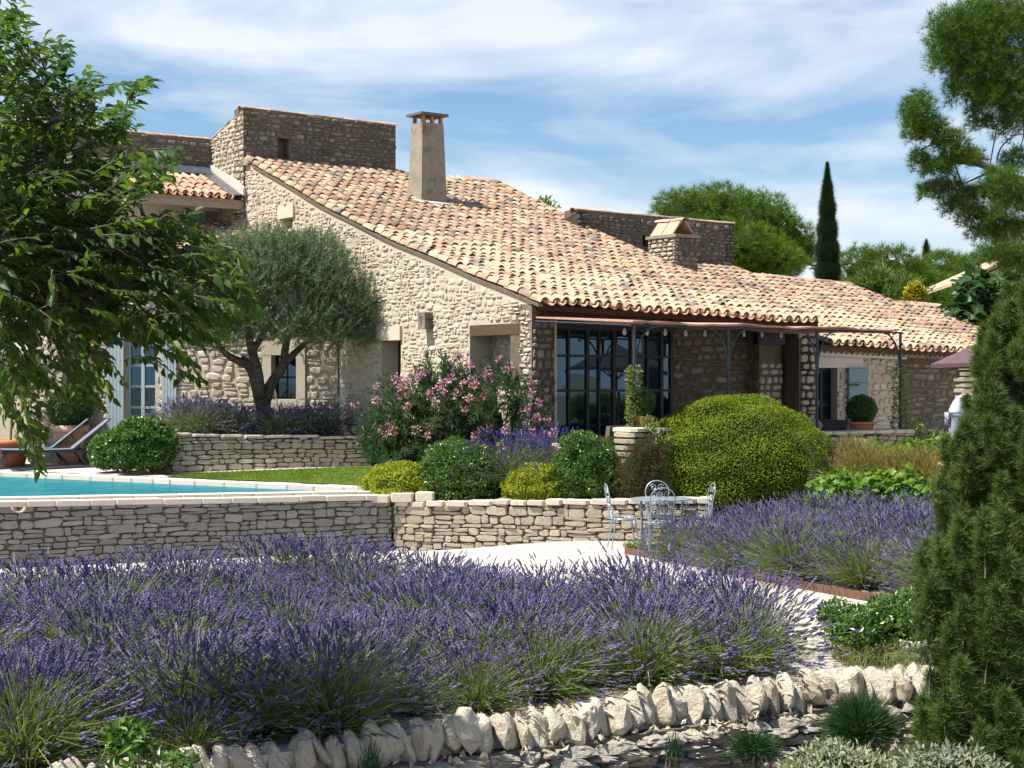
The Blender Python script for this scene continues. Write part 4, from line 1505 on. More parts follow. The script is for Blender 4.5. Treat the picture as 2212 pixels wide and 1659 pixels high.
# genoise: two rows of clay mouths under the eaves
mb = MB()
gen = []
for i in range(34):
    t = 7.3 + i * .16
    if t > 20: break
    p = Hh(t, .16, 3.10 - .026 * (t - 7))
    gen.append((p, np.stack([UD * .8, VD * .8, ZD * .8])))
o = link('genoise', leafmesh('genoise', [spread(TILES[0][0] * np.array([1, .5, 1]), TILES[0][1], np.array([a for a, _ in gen]), np.array([b for _, b in gen]), np.ones(len(gen)), R.random(len(gen)))]), M['tile'], rr2)
o['kind'] = 'stuff'
# parapet wall with niche above the low roof
bp = thing('rear_parapet', 'dark stone parapet wall with tile coping above the low roof', 'wall', tuple(Hh(9, 7.2, 5.4)))
nt = (Tp(1388, 7.05), Tp(1406, 7.05)); nz_ = (Zp(530, 8, 7.05), Zp(505, 8, 7.05))
mb = MB(); core(mb, Hh(0, 7.05), UD, -VD, [(6.6, 6.50), (11.6, 6.46)], 5.0, .5, [(nt[0], nt[1], nz_[0], nz_[1])])
mb.box(Hh(sum(nt) / 2, 7.4) + ZD * sum(nz_) / 2, (.4, .1, .5), np.stack([UD, VD, ZD]))
bpw = mb.obj('wall_body', M['mortar_shade'], bp)
cl = cells(6.6, 11.6, 5.2, 6.5, lambda a, b: 6.6 < a < 11.61 and b < 6.44 and not in_open(a, b, [(nt[0], nt[1], nz_[0], nz_[1])]), (.07, .14), (.10, .28), .025, R, .02, .22, .08)
lay(cl, Hh(0, 7.05), UD, -VD, bp, M['rubble_shade'], 290, (.02, .045), 'rubble')
cap_tiles(Hh(6.55, 7.2, 6.49), Hh(11.66, 7.2, 6.45), bp, M['tile'], 13, 1.25)
mb = MB(); core(mb, Hh(6.6, 7.05), VD, -UD, [(0, 6.45), (3, 5.6)], 5, .3); core(mb, Hh(11.6, 7.05), VD, UD, [(0, 6.45), (3, 5.6)], 4, .3)
mb.obj('return_wall', M['mortar_shade'], bp)
# short stone chimney with two leaning slabs
c2 = thing('stone_chimney', 'short stone chimney topped with two leaning clay slabs', 'chimney', tuple(Hh(7.6, 4.9, 5.0)))
t0, v0 = 7.35, 4.55
zc0, zc1 = 4.75, Zp(515, 7.6, 4.9)
mb = MB(); mb.hexa([Hh(t0 + a, v0 + b, zc0) for a, b in ((0, 0), (.66, 0), (.66, .9), (0, .9))], [Hh(t0 + a, v0 + b, zc1) for a, b in ((0, 0), (.66, 0), (.66, .9), (0, .9))])
cst = mb.obj('stack', M['mortar_shade'], c2)
cl = cells(0, .66, 4.8, zc1, lambda a, b: 0 < a < .67 and b < zc1, (.08, .14), (.12, .26), .02, R, 0, .2, .05)
lay(cl, Hh(t0, v0), UD, -VD, cst, M['rubble_shade'], 80, (.02, .04), 'rubble')
cl = cells(0, .9, 4.8, zc1, lambda a, b: 0 < a < .9 and b < zc1, (.08, .14), (.12, .26), .02, R, 0, .2, .05)
lay(cl, Hh(t0, v0), VD, -UD, cst, M['rubble'], 80, (.02, .04), 'rubble')
mb = MB(); mb.box(Hh(t0 + .33, v0 + .45, zc1 + .03), (.76, 1.0, .07), np.stack([UD, VD, ZD])); mb.obj('stack_cap', M['render'], c2)
zt_ = Zp(478, 7.6, 4.9)
for i in range(4):
    b0_ = v0 + .1 + .24 * (i % 2 if i < 2 else i - 2) * 1.6
    s_ = -1 if i < 2 else 1
    a = Hh(t0 + .33 + s_ * .30, b0_, zc1 + .07); b = Hh(t0 + .33 + s_ * .03, b0_, zt_)
    mb = MB(); mb.hexa([a, a + VD * .36, b + VD * .36, b], [a + UD * s_ * .04, a + VD * .36 + UD * s_ * .04, b + VD * .36 + UD * s_ * .04 + ZD * .02, b + UD * s_ * .04 + ZD * .02])
    mb.obj('leaning_slab', M['terra_pale'], c2)
cap_tiles(Hh(t0 + .33, v0 + .02, zt_), Hh(t0 + .33, v0 + .9, zt_), c2, M['tile'], 2, 1.3)
mb = MB(); q = [rw_roof(t0 - .2, v0 - .3) + ZD * .1, rw_roof(t0 + .5, v0 - .3) + ZD * .1, rw_roof(t0 + .5, v0 + 1.2) + ZD * .35, rw_roof(t0 - .3, v0 + 1.2) + ZD * .35]
mb.hexa([p - ZD * .3 for p in q], [p + ZD * .08 for p in q]); mb.obj('mortar_fillet', M['plaster'], c2)

# ------------------------------------------------------------------ porch canopy, posts, bulbs
PV = -2.27
pt = [Tp(1370, PV), Tp(1573, PV), Tp(1765, PV), Tp(1945, PV)]
ZCN = 3.42
can = thing('porch_canopy', 'reed mat canopy on dark iron posts along the porch', 'pergola', tuple(Hh(3, PV, 1.6)))
mb = MB()
segs = 26
for i in range(segs):
    ta, tb = pt[0] - .08 + (pt[3] - pt[0] - .02) * i / segs, pt[0] - .08 + (pt[3] - pt[0] - .02) * (i + 1) / segs
    w = lambda t: .018 * math.sin(t * 2.9) + .01 * math.sin(t * 7.7)
    vb = .22 if ta < 6.9 else .22
    q = [Hh(ta, PV - .06, ZCN + .03 + w(ta)), Hh(tb, PV - .06, ZCN + .03 + w(tb)), Hh(tb, vb, 3.60 - .02 * tb + w(tb)), Hh(ta, vb, 3.60 - .02 * ta + w(ta))]
    if tb > 7.0: q = [q[0], q[1], Hh(tb, -.9, ZCN + .09 + w(tb)), Hh(ta, -.9, ZCN + .09 + w(ta))]
    mb.hexa([p for p in q], [p + ZD * .03 for p in q])
mb.obj('reed_mat', M['reed'], can)
mb = MB()
mb.tube([Hh(pt[0] - .1, PV, ZCN), Hh(pt[3] + .05, PV, ZCN)], .02, 6)
mb.tube([Hh(pt[0] - .05, PV, ZCN), Hh(pt[0] - .05, .3, 3.56)], .02, 6)
for t in pt[1:3]: mb.tube([Hh(t, PV, ZCN), Hh(t, .3, 3.56)], .015, 6)
mb.tube([Hh(pt[0], -1.1, ZCN + .05), Hh(pt[3], -1.1, ZCN + .05)], .015, 6)
mb.tube([Hh(pt[3], PV, ZCN), Hh(pt[3], -.9, ZCN + .05)], .015, 6)
mb.obj('rail', M['post'], can)
for i, t in enumerate(pt):
    mb = MB(); mb.tube([Hh(t, PV, 1.60), Hh(t, PV, ZCN + .01)], .026, 8)
    po = mb.obj('post', M['post'], can)
    for s_ in (-1, 1):
        if (i == 0 and s_ < 0) or (i == 3 and s_ > 0): continue
        arc = [Hh(t + s_ * (.02 + .43 * (1 - math.cos(a))), PV, ZCN - .68 + .66 * math.sin(a)) for a in np.linspace(0, math.pi / 2, 12)]
        mb = MB(); mb.tube(arc, .017, 6); mb.obj('curved_brace', M['post'], po)

sl_ = thing('string_lights', 'string of clear bulbs hanging under the reed canopy', 'string lights', tuple(Hh(pt[0], -1.5, 3.4)))
bx = [1342, 1348 + 77, 1497, 1572 - 1, 1643, 1718, 1787]
bxs = [1349, 1398, 1437, 1481, 1523, 1563 + 44, 1646, 1687, 1728]
cable = []
BVv = -1.55
for x in bxs:
    t = Tp(x, BVv)
    top = Hh(t, BVv, Zat(704 + (x - 1349) * .022, 28.1 + .6 * t + .8 * BVv) + .05)
    cable.append(top)
    mb = MB(); mb.tube([top, top - ZD * .09], .018, 6); so_ = mb.obj('socket', M['black'], sl_)
    mb = MB(); mb.lathe([(.012, 0), (.02, -.02), (.033, -.07), (.028, -.10), (.001, -.125)], top - ZD * .085, 10)
    mb.obj('bulb', M['bulb'], so_, smooth=True)
cb = []
for a, b in zip(cable[:-1], cable[1:]):
    for s_ in np.linspace(0, 1, 5)[:-1]:
        cb.append(a * (1 - s_) + b * s_ - ZD * .05 * math.sin(math.pi * s_))
cb.append(cable[-1])
mb = MB(); mb.tube(cb, .005, 4); mb.obj('cable', M['black'], sl_)

ht = thing('wall_heater', 'long black heater box high on the porch wall', 'heater', tuple(Hh(Tp(1662, .6), .5, 3.1)))
ta, tb = Tp(1634, .45), Tp(1692, .45)
mb = MB(); mb.box(Hh((ta + tb) / 2, .47) + ZD * Zp(731, ta, .45), (tb - ta, .14, .23), np.stack([UD, VD, ZD])); hb = mb.obj('box', M['black'], ht)
mb = MB()
for i in range(5): mb.box(Hh((ta + tb) / 2, .395) + ZD * (Zp(731, ta, .45) - .09 + .045 * i), (tb - ta - .06, .02, .014), np.stack([UD, VD, ZD]))
mb.obj('grille', M['steel'], hb)

# sundial block on the gable
sd_ = thing('sundial', 'small grey sundial block fixed to the sunlit gable', 'sundial', tuple(GO + VD * Vp(928, GT) + ZD * Zp(693, GT, Vp(928, GT))))
a_ = Vp(928, GT); z0_ = Zp(693, GT, a_)
mb = MB(); mb.box(GO + VD * a_ + ZD * z0_ + GN * .09, (.24, .20, .31), np.stack([VD, GN, ZD])); mb.obj('block', M['render'], sd_)
mb = MB()
for k in range(7):
    an = math.pi * (1.1 + .8 * k / 6)
    p = GO + VD * a_ + ZD * (z0_ + .1) + GN * .192
    mb.tube([p, p + VD * math.cos(an) * .11 + ZD * math.sin(an) * .2], .003, 4)
mb.tube([GO + VD * a_ + ZD * (z0_ + .1) + GN * .19, GO + VD * a_ + ZD * (z0_ + .02) + GN * .27], .005, 5)
mb.obj('hour_lines', M['slate'], sd_)

# low walls of the porch terrace
A_, B_ = Hh(pt[0] + .35, PV - .22), Hh(pt[3] + .15, PV - .22)
dry_wall('porch_wall', 'low sunlit dry stone wall under the porch posts', A_, B_, (1.64, 1.64), .3, (.07, .12), (.14, .34), .36, 300, (.07, (.25, .5)))
A_, B_ = Hh(-.40, -1.1), Hh(pt[0] - .2, -1.1)
dry_wall('ledge_wall', 'low pale stone ledge beside the glazed porch', A_, B_, (1.50, 1.50), .6, (.07, .12), (.14, .34), .3, 100, (.06, (.25, .5)))
pr = thing('stone_pier', 'square pier of stacked pale stones carrying the boxwood pot', 'pier', tuple(Hh(pt[0], PV, .4)))
for i in range(12):
    z_ = .45 + i * .105
    for k in range(2):
        slab('stone', Hh(pt[0] + (k - .5) * .36 + R.normal(0, .02) + .05, PV + R.normal(0, .015), z_ + .05), (R.uniform(.33, .38), R.uniform(.50, .58), .098), UD, pr, M['dry'], R.normal(0, .02), .2)
slab('cap_stone', Hh(pt[0] - .02, PV, 1.735), (.50, .62, .075), UD, pr, M['cap'], .01, .15)
slab('cap_stone', Hh(pt[0] + .42, PV, 1.73), (.34, .60, .07), UD, pr, M['cap'], -.01, .15)

# ------------------------------------------------------------------ lavender
def spike_tmpl():
    rings = [(0, .45), (.2, 1.0), (.38, .7), (.55, 1.0), (.74, .65), (.88, .75)]
    V = []
    for k, (x, r) in enumerate(rings):
        for i in range(4):
            a = math.pi / 2 * i + k * .6
            V.append((x, .5 * r * math.cos(a), .5 * r * math.sin(a)))
    V.append((1.05, 0, 0))
    F = []
    for k in range(len(rings) - 1):
        for i in range(4):
            j = (i + 1) % 4
            F += [(k * 4 + i, k * 4 + j, k * 4 + 4 + j), (k * 4 + i, k * 4 + 4 + j, k * 4 + 4 + i)]
    for i in range(4): F.append(((len(rings) - 1) * 4 + i, (len(rings) - 1) * 4 + (i + 1) % 4, len(V) - 1))
    return np.array(V), F


SPIKE = spike_tmpl()
RIB = (np.array([[0, -.5, 0], [0, .5, 0], [.5, -.5, 0], [.5, .5, 0], [1, -.3, 0], [1, .3, 0]], float), [(0, 1, 3), (0, 3, 2), (2, 3, 5), (2, 5, 4)])


def ribbons(p0, p1, p2, w, rnd):
    """thin curved strips through three points"""
    n_ = len(p0)
    s1 = norm(np.cross(p2 - p0, rdir(n_))) * (w[:, None] / 2)
    V = np.stack([p0 - s1, p0 + s1, p1 - s1, p1 + s1, p2 - s1 * .6, p2 + s1 * .6], 1).reshape(-1, 3)
    F = (np.array(RIB[1])[None] + (np.arange(n_) * 6)[:, None, None]).reshape(-1, 3)
    return V, F, np.repeat(rnd, 4)


def lav_meshes(n_sp, rad, h, nleaf, lean=(.06, 0), sp_len=(.05, .085), sp_w=.016):
    th = np.arccos(1 - R.random(n_sp) * .86) * .98
    ph = R.uniform(0, 2 * math.pi, n_sp)
    th = np.clip(th, .03, 1.42)
    d = np.stack([np.sin(th) * np.cos(ph), np.sin(th) * np.sin(ph), np.cos(th)], 1)
    d[:, 0] += lean[0]; d[:, 1] += lean[1]
    d = norm(d)
    L = R.normal(1, .10, n_sp) * (h * (np.cos(th) ** 1.0) + rad * np.sin(th)) * np.where(R.random(n_sp) < .38, R.uniform(.52, .95, n_sp), 1.0)
    b = np.stack([R.normal(0, .05, n_sp), R.normal(0, .05, n_sp), np.full(n_sp, .03)], 1)
    e = b + d * L[:, None]
    e[:, 2] = np.maximum(e[:, 2] - .05 * np.sin(th) ** 2, .05)
    m = b + d * L[:, None] * .55 + ZD * .05
    stems = ribbons(b, m, e, R.uniform(.0035, .006, n_sp), R.random(n_sp))
    ax_ = norm(norm(e - m) + ZD * .25 + rdir(n_sp) * .16)
    sl_ = R.uniform(*sp_len, n_sp)
    A = basis(ax_, rdir(n_sp))
    sp = spread(SPIKE[0], SPIKE[1], e - ax_ * .005, A, np.stack([sl_, np.full(n_sp, sp_w) * R.uniform(.8, 1.2, n_sp), np.full(n_sp, sp_w)], 1), R.random(n_sp))
    th = np.arccos(1 - R.random(nleaf) * .95); ph = R.uniform(0, 6.283, nleaf)
    d = np.stack([np.sin(th) * np.cos(ph), np.sin(th) * np.sin(ph), np.cos(th)], 1)
    b = d * R.uniform(.02, .12, nleaf)[:, None] * np.array([1.2, 1.2, .6])
    L = R.uniform(.3, .62, nleaf) * (h * np.cos(th) + rad * np.sin(th))
    e = b + d * L[:, None]; e[:, 2] = np.maximum(e[:, 2], .02)
    m = (b + e) / 2 + ZD * .02
    lf = ribbons(b, m, e, R.uniform(.006, .011, nleaf), R.random(nleaf))
    return leafmesh('flower_spikes', [sp]), leafmesh('stems', [stems, lf])


LAV = []
for i in range(7):
    a, b = lav_meshes(420, .54, .35, 480)
    a.materials.append(M['lav_flower']); b.materials.append(M['lav_stem'])
    LAV.append((a, b))
LAVB = []
for i in range(4):
    a, b = lav_meshes(900, .72, .46, 520, (-.05, -.04), (.045, .08), .018)
    a.materials.append(M['lav_flower']); b.materials.append(M['lav_stem'])
    LAVB.append((a, b))
BLUE = []
for i in range(2):
    a, b = lav_meshes(420, .7, .62, 300, (-.1, 0), (.05, .08), .02)
    a.materials.append(M['lav_blue']); b.materials.append(M['lav_stem'])
    BLUE.append((a, b))


def lavender(kind, x, y, z, s, label, group, rot=None):
    t = bpy.data.objects.new('lavender_bush', None)
    COL.objects.link(t)
    t.empty_display_size = .1
    t.location = (x, y, z); t.rotation_euler = (0, 0, R.uniform(-1.2, 1.2) if rot is None else rot)
    t.scale = (s * R.uniform(.92, 1.08), s * R.uniform(.92, 1.08), s * R.uniform(.88, 1.12))
    props(t, label, 'lavender', group, 'thing')
    a, b = kind[int(R.integers(len(kind)))]
    for nm, me in (('flower_spikes', a), ('stems', b)):
        o = bpy.data.objects.new(nm, me); COL.objects.link(o); o.parent = t; o['kind'] = 'stuff'
    return t


pts_ = []
for i in range(24):
    for j in range(26):
        x = -7.2 + i * .64 + (j % 2) * .31 + R.normal(0, .09)
        y = 8.5 + j * .62 + R.normal(0, .09)
        if inpoly(x, y, FIELD) and inpoly(x + .12, y + .12, FIELD) and abs(x / y) < .36 and y > fw_at(x) + .5:
            pts_.append((x, y))
for x, y in pts_:
    big = 1.0 if y < 18.3 else 1.08
    lavender(LAV, x, y, gz(x, y), big * R.uniform(.66, 1.25), 'purple lavender bush in the open field above the rock topped wall', 'lavender bushes of the field')
for (x, y, s_) in ((2.28, 22.75, .78), (2.75, 22.2, .95), (3.3, 21.8, 1.1), (3.0, 23.4, .8), (3.6, 22.9, 1.1), (4.4, 22.3, 1.1), (3.55, 20.4, 1.15), (4.25, 19.7, 1.15), (4.7, 20.9, 1.15), (5.3, 20.0, 1.2), (5.5, 21.5, 1.2),
                   (4.6, 23.6, 1.1), (5.6, 23.0, 1.1), (6.4, 22.0, 1.1), (3.7, 24.3, .9), (4.5, 24.6, 1.0), (5.6, 24.4, 1.1), (6.5, 23.6, 1.1), (6.3, 20.6, 1.2), (5.0, 18.7, 1.1), (6.0, 19.2, 1.1), (2.9, 21.3, .8)):
    lavender(LAVB, x, y, 0.01, s_ * .93, 'large lavender bush in the bed behind the rusted edging', 'lavender bushes behind the edging')
ORD = 'first second third fourth fifth sixth seventh eighth ninth tenth eleventh twelfth'.split()
for i, (x, y) in enumerate(((1100, 26.9), (1130, 27.3), (1155, 27.9), (1180, 27.1), (1205, 27.6))):
    p = P(x, 1000, y)
    lavender(BLUE, p[0], p[1], .80, .95, 'deep blue lavender below the oleander, %s of five from the left' % ORD[i], 'blue lavender by the oleander')
for i, (x, z) in enumerate(((395, 31.9), (412, 32.6), (432, 31.7), (455, 32.5), (478, 31.8), (510, 32.1), (540, 32.7), (600, 32.0), (620, 32.9), (650, 32.2), (675, 32.8), (700, 32.4))):
    p = P(x, 900, z)
    lavender(LAV, p[0], p[1], 1.44, 1.0 + (.25 if x < 460 else 0), 'lavender bush on the olive terrace, %s of twelve from the left' % ORD[i], 'lavender under the olive')

# ------------------------------------------------------------------ shrubs
def lumps(d, k, amp, nw=7):
    s_ = np.zeros(len(d))
    for i in range(nw):
        w = rdir(1)[0] * k * R.uniform(.6, 1.5)
        s_ += np.sin(d @ w * 3.1 + R.uniform(0, 6.28))
    return 1 + amp * s_ / math.sqrt(nw)


def ball(n_, zmin=-.35):
    d = rdir(int(n_ * 2.2))
    return d[d[:, 2] > zmin][:n_]


def shrub_parts(c, rad, n_, L, W, tmpl=LEAF2, amp=.07, k=3, shell=.28, up=.5, zmin=-.5, spiky=.6, out=.3):
    c = np.asarray(c, float); rad = np.asarray(rad, float)
    d = ball(n_, zmin)
    n_ = len(d)
    lp = lumps(d, k, amp)
    r = lp * (1 - shell * R.random(n_) ** 2)
    p = c + d * r[:, None] * rad
    ax_ = norm(d * out + ZD * up * out + rdir(n_) * spiky)
    hint = norm(d + ZD * .5 + rdir(n_) * .55)
    return leaves(tmpl, p, ax_, hint, R.uniform(.7, 1.25, n_) * L, R.uniform(.8, 1.2, n_) * W, R.random(n_))


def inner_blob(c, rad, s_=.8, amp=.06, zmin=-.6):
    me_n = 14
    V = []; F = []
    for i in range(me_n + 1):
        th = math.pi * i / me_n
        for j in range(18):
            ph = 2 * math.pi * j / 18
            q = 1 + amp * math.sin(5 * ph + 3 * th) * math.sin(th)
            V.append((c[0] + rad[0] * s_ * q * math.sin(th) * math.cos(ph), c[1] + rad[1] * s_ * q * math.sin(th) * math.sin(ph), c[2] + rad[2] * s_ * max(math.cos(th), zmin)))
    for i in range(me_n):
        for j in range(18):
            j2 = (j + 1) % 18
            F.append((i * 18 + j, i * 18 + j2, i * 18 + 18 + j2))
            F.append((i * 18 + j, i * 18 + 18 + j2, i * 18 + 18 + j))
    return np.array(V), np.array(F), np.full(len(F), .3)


def stems_mb(c, rad, z0, n_=6, w=.015):
    mb = MB()
    for i in range(n_):
        a = 2 * math.pi * i / n_ + R.uniform(0, 1)
        e = np.array([c[0] + rad[0] * .5 * math.cos(a), c[1] + rad[1] * .5 * math.sin(a), c[2] + rad[2] * .2])
        b = np.array([c[0] + R.normal(0, .05), c[1] + R.normal(0, .05), z0])
        mb.tube(smooth_path([b, (b + e) / 2 + ZD * .05, e], 6), [w, w * .9, w * .8, w * .7, w * .6, w * .4], 5)
    return mb


def shrub(name, label, cat, blobs, z0, n_, L, W, mat, tmpl=LEAF2, group=None, core_=True, **kw):
    """blobs: list of (centre, radii)"""
    c0 = np.mean([b[0] for b in blobs], axis=0)
    t = thing(name, label, cat, (c0[0], c0[1], z0), group)
    ar = np.array([b[1][0] * b[1][2] for b in blobs]); ar = ar / ar.sum()
    parts = [shrub_parts(c, r, int(n_ * a), L, W, tmpl, **kw) for (c, r), a in zip(blobs, ar)]
    o = link('foliage', leafmesh('foliage', parts), M[mat], t); o['kind'] = 'stuff'
    if core_:
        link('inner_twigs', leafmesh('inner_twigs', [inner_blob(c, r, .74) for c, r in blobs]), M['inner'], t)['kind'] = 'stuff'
    stems_mb(c0, blobs[0][1], z0).obj('stem', M['bark'], t)
    return t


def el(x, y, rx, ry, z, depth=None):
    """ellipsoid seen at (x, y) with half sizes rx, ry in the picture, z metres away"""
    k = z / FD
    return (P(x, y, z), np.array([rx * k, depth if depth else rx * k, ry * k]))


# the big clipped dome
shrub('clipped_dome', 'huge clipped green dome shrub in front of the porch', 'shrub', [(np.array([3.66, 26.85, 1.0]), np.array([1.66, 1.02, 1.29]))], 0.0, 84000, .028, .022, 'dome', amp=.032, k=5, shell=.10, up=.6, zmin=-.85, spiky=.8)
# shrubs above the garden wall
shrub('yellow_shrub', 'low yellow green shrub nearest the pool corner', 'shrub', [el(868, 1062, 88, 64, 27.2, .6), el(920, 1080, 50, 40, 26.95, .3)], .58, 15000, .045, .028, 'euonymus', amp=.06, k=4, shell=.12)
shrub('yellow_shrub', 'low yellow green shrub between the two dark glossy shrubs', 'shrub', [el(1165, 1062, 78, 58, 26.55, .5)], .58, 12000, .045, .028, 'euonymus', amp=.06, k=4, shell=.12)
shrub('glossy_shrub', 'dark green rounded shrub between the yellow green ones', 'shrub', [el(1000, 1035, 98, 82, 27.1, .7), el(985, 1000, 70, 50, 27.2, .5)], .58, 13000, .062, .026, 'pitto', amp=.08, k=4, shell=.2)
shrub('glossy_shrub', 'bright glossy rounded shrub left of the russet bush', 'shrub', [el(1276, 1030, 80, 84, 26.35, .45), el(1255, 965, 45, 32, 26.4, .4)], .58, 12000, .062, .026, 'pitto', amp=.08, k=4, shell=.2)
shrub('russet_bush', 'wispy reddish brown bush beside the clipped dome', 'shrub', [el(1375, 1035, 44, 78, 25.98, .25), el(1400, 985, 34, 40, 26.0, .2)], .5, 5000, .045, .010, 'rusty', amp=.12, k=5, shell=.4, out=.8)
shrub('bay_shrub', 'bright leafy shrub at the left end of the retaining wall', 'shrub', [el(308, 962, 76, 56, 30.9, .40), el(240, 975, 45, 40, 31.4, .35)], .78, 12000, .070, .040, 'pitto', amp=.09, k=4, shell=.22, zmin=-.95)

# oleander
oc = thing('oleander', 'pink flowering oleander in front of the gable', 'shrub', tuple(P(985, 1000, 28.6)))
bl = [el(990, 922, 170, 100, 28.7, .9), el(900, 915, 110, 100, 28.9, .8), el(840, 955, 60, 70, 28.8, .6), el(890, 985, 75, 45, 28.3, .5), el(1000, 985, 90, 40, 28.2, .4), el(1110, 920, 75, 85, 28.2, .6), el(950, 838, 40, 46, 28.9, .35), el(1050, 856, 90, 50, 28.6, .5)]
pr_ = []; fl = []
for c, r in bl:
    nb = int(60 * r[0] * r[2] / .6) + 30
    d = ball(nb, -.6); q = c + d * r * (R.uniform(.55, 1.02, len(d)))[:, None]
    for i in range(len(d)):
        k = 16
        ax0 = norm(d[i] * .7 + ZD * .9 + rdir(1)[0] * .3)
        h = np.linspace(0, .28, k)
        pp = q[i] + ax0 * h[:, None]
        ax_ = norm(ax0 * .75 + rdir(k) * .75)
        pr_.append(leaves(LEAF2, pp, ax_, norm(ZD + rdir(k) * .6), R.uniform(.11, .17, k), R.uniform(.020, .028, k), R.random(k)))
        if R.random() < .2 and (q[i] - c)[1] < .25 * r[1]:
            fl.append(q[i] + ax0 * .32)
o = link('foliage', leafmesh('foliage', pr_), M['oleander'], oc); o['kind'] = 'stuff'
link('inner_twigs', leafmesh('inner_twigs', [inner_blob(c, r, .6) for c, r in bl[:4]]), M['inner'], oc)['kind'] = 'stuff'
for (x, y, z) in ((1150, 850, 27.9), (1165, 870, 27.8), (1140, 880, 27.8), (1180, 940, 27.6), (1120, 850, 28.0), (1050, 810, 28.2), (870, 830, 28.4), (885, 850, 28.3), (1160, 905, 27.7), (1195, 935, 27.5), (960, 970, 27.8), (1005, 885, 28)):
    fl.append(P(x, y, z))
PET = LEAF2
for c in fl:
    k = 34
    d = rdir(k); p = c + d * R.uniform(.02, .075, k)[:, None]
    me = leafmesh('blossom', [leaves(PET, p, norm(d + rdir(k) * .5), rdir(k), R.uniform(.03, .055, k), R.uniform(.025, .045, k), R.random(k))])
    link('blossom', me, M['pink'], oc)
stems_mb(P(985, 960, 28.7), (1.2, .5, .8), .85, 9, .025).obj('stem', M['bark'], oc)

# ------------------------------------------------------------------ olive tree
ol = thing('olive_tree', 'gnarled olive tree with silvery crown on the upper terrace', 'tree', tuple(P(566, 940, 32.3)))
mb = MB()
B0 = P(566, 945, 32.3); B1 = P(556, 850, 32.3)
mb.tube(smooth_path([B0, P(572, 900, 32.3), P(560, 850, 32.25), P(545, 800, 32.2), P(520, 775, 32.1)], 12), np.linspace(.19, .09, 12), 9)
mb.tube(smooth_path([P(568, 880, 32.35), P(585, 830, 32.4), P(612, 790, 32.5), P(618, 740, 32.5), P(640, 680, 32.5)], 10), np.linspace(.13, .05, 10), 8)
mb.tube(smooth_path([P(562, 860, 32.2), P(556, 800, 32.1), P(540, 740, 32.1), P(535, 680, 32.0), P(560, 600, 32)], 10), np.linspace(.12, .04, 10), 8)
mb.tube(smooth_path([P(530, 785, 32.1), P(495, 770, 32.0), P(465, 735, 31.9), P(450, 690, 31.9)], 8), np.linspace(.09, .03, 8), 7)
mb.tube(smooth_path([P(610, 790, 32.5), P(650, 750, 32.6), P(690, 720, 32.7), P(740, 680, 32.6)], 8), np.linspace(.08, .025, 8), 7)
mb.tube(smooth_path([P(545, 760, 32.1), P(580, 700, 32.2), P(610, 620, 32.2)], 8), np.linspace(.08, .02, 8), 7)
mb.obj('trunk', M['bark_dark'], ol, smooth=True)
bl = [el(640, 600, 120, 90, 32.4, 1.1), el(560, 580, 100, 80, 32.0, 1.0), el(720, 640, 95, 80, 32.5, .9), el(760, 680, 62, 60, 32.4, .6), el(500, 620, 80, 95, 31.8, .8), el(450, 690, 70, 60, 31.6, .6), el(640, 690, 90, 50, 31.9, .7),
      el(680, 560, 70, 55, 32.4, .6), el(590, 545, 70, 50, 32.1, .6), el(520, 690, 60, 50, 31.6, .5), el(400, 720, 60, 45, 31.5, .5), el(470, 560, 55, 45, 31.8, .5), el(700, 720, 80, 30, 32.0, .5), el(480, 735, 50, 32, 31.6, .4), el(755, 725, 50, 30, 32.3, .4), el(610, 725, 70, 28, 31.9, .5)]
pr_ = []
for c, r in bl:
    nb = int(1150 * r[0] * r[2])
    d = ball(nb, -.9); nb = len(d)
    q = c + d * r * (R.random(nb) ** .45)[:, None]
    for i in range(nb):
        k = 22
        ax0 = norm(d[i] * .6 + ZD * .7 + rdir(1)[0] * .6)
        pp = q[i] + ax0 * np.linspace(0, .24, k)[:, None]
        pr_.append(leaves(LEAF2, pp, norm(ax0 * .8 + rdir(k) * .7), rdir(k), R.uniform(.045, .075, k), R.uniform(.011, .016, k), R.random(k)))
o = link('crown', leafmesh('crown', pr_), M['olive'], ol); o['kind'] = 'stuff'

# ------------------------------------------------------------------ near tree on the left
ht_ = thing('broadleaf_tree', 'leafy broadleaf tree reaching in over the pool', 'tree', (-4.6, 10.4, -1.1))
CR = [(-60, -30), (45, -10), (70, 40), (60, 85), (150, 85), (165, 120), (125, 160), (195, 140), (215, 160), (200, 205), (250, 190), (330, 145), (335, 175), (280, 215), (325, 250), (290, 300), (380, 320), (395, 345), (350, 400), (300, 425), (330, 480),
      (420, 445), (445, 480), (430, 520), (500, 545), (565, 545), (520, 600), (575, 690), (500, 700), (440, 760), (400, 740), (460, 860), (400, 850), (345, 790), (290, 760), (262, 880), (215, 860), (175, 920), (125, 850), (100, 960), (92, 1030), (60, 1010), (40, 930), (-60, 900)]
mb = MB()
T0 = np.array([-4.6, 10.4, -1.15])
fork = P(-330, 640, 10.4)
mb.tube(smooth_path([T0, (T0 + fork) / 2 + [.1, 0, 0], fork], 10), np.linspace(.2, .13, 10), 10)
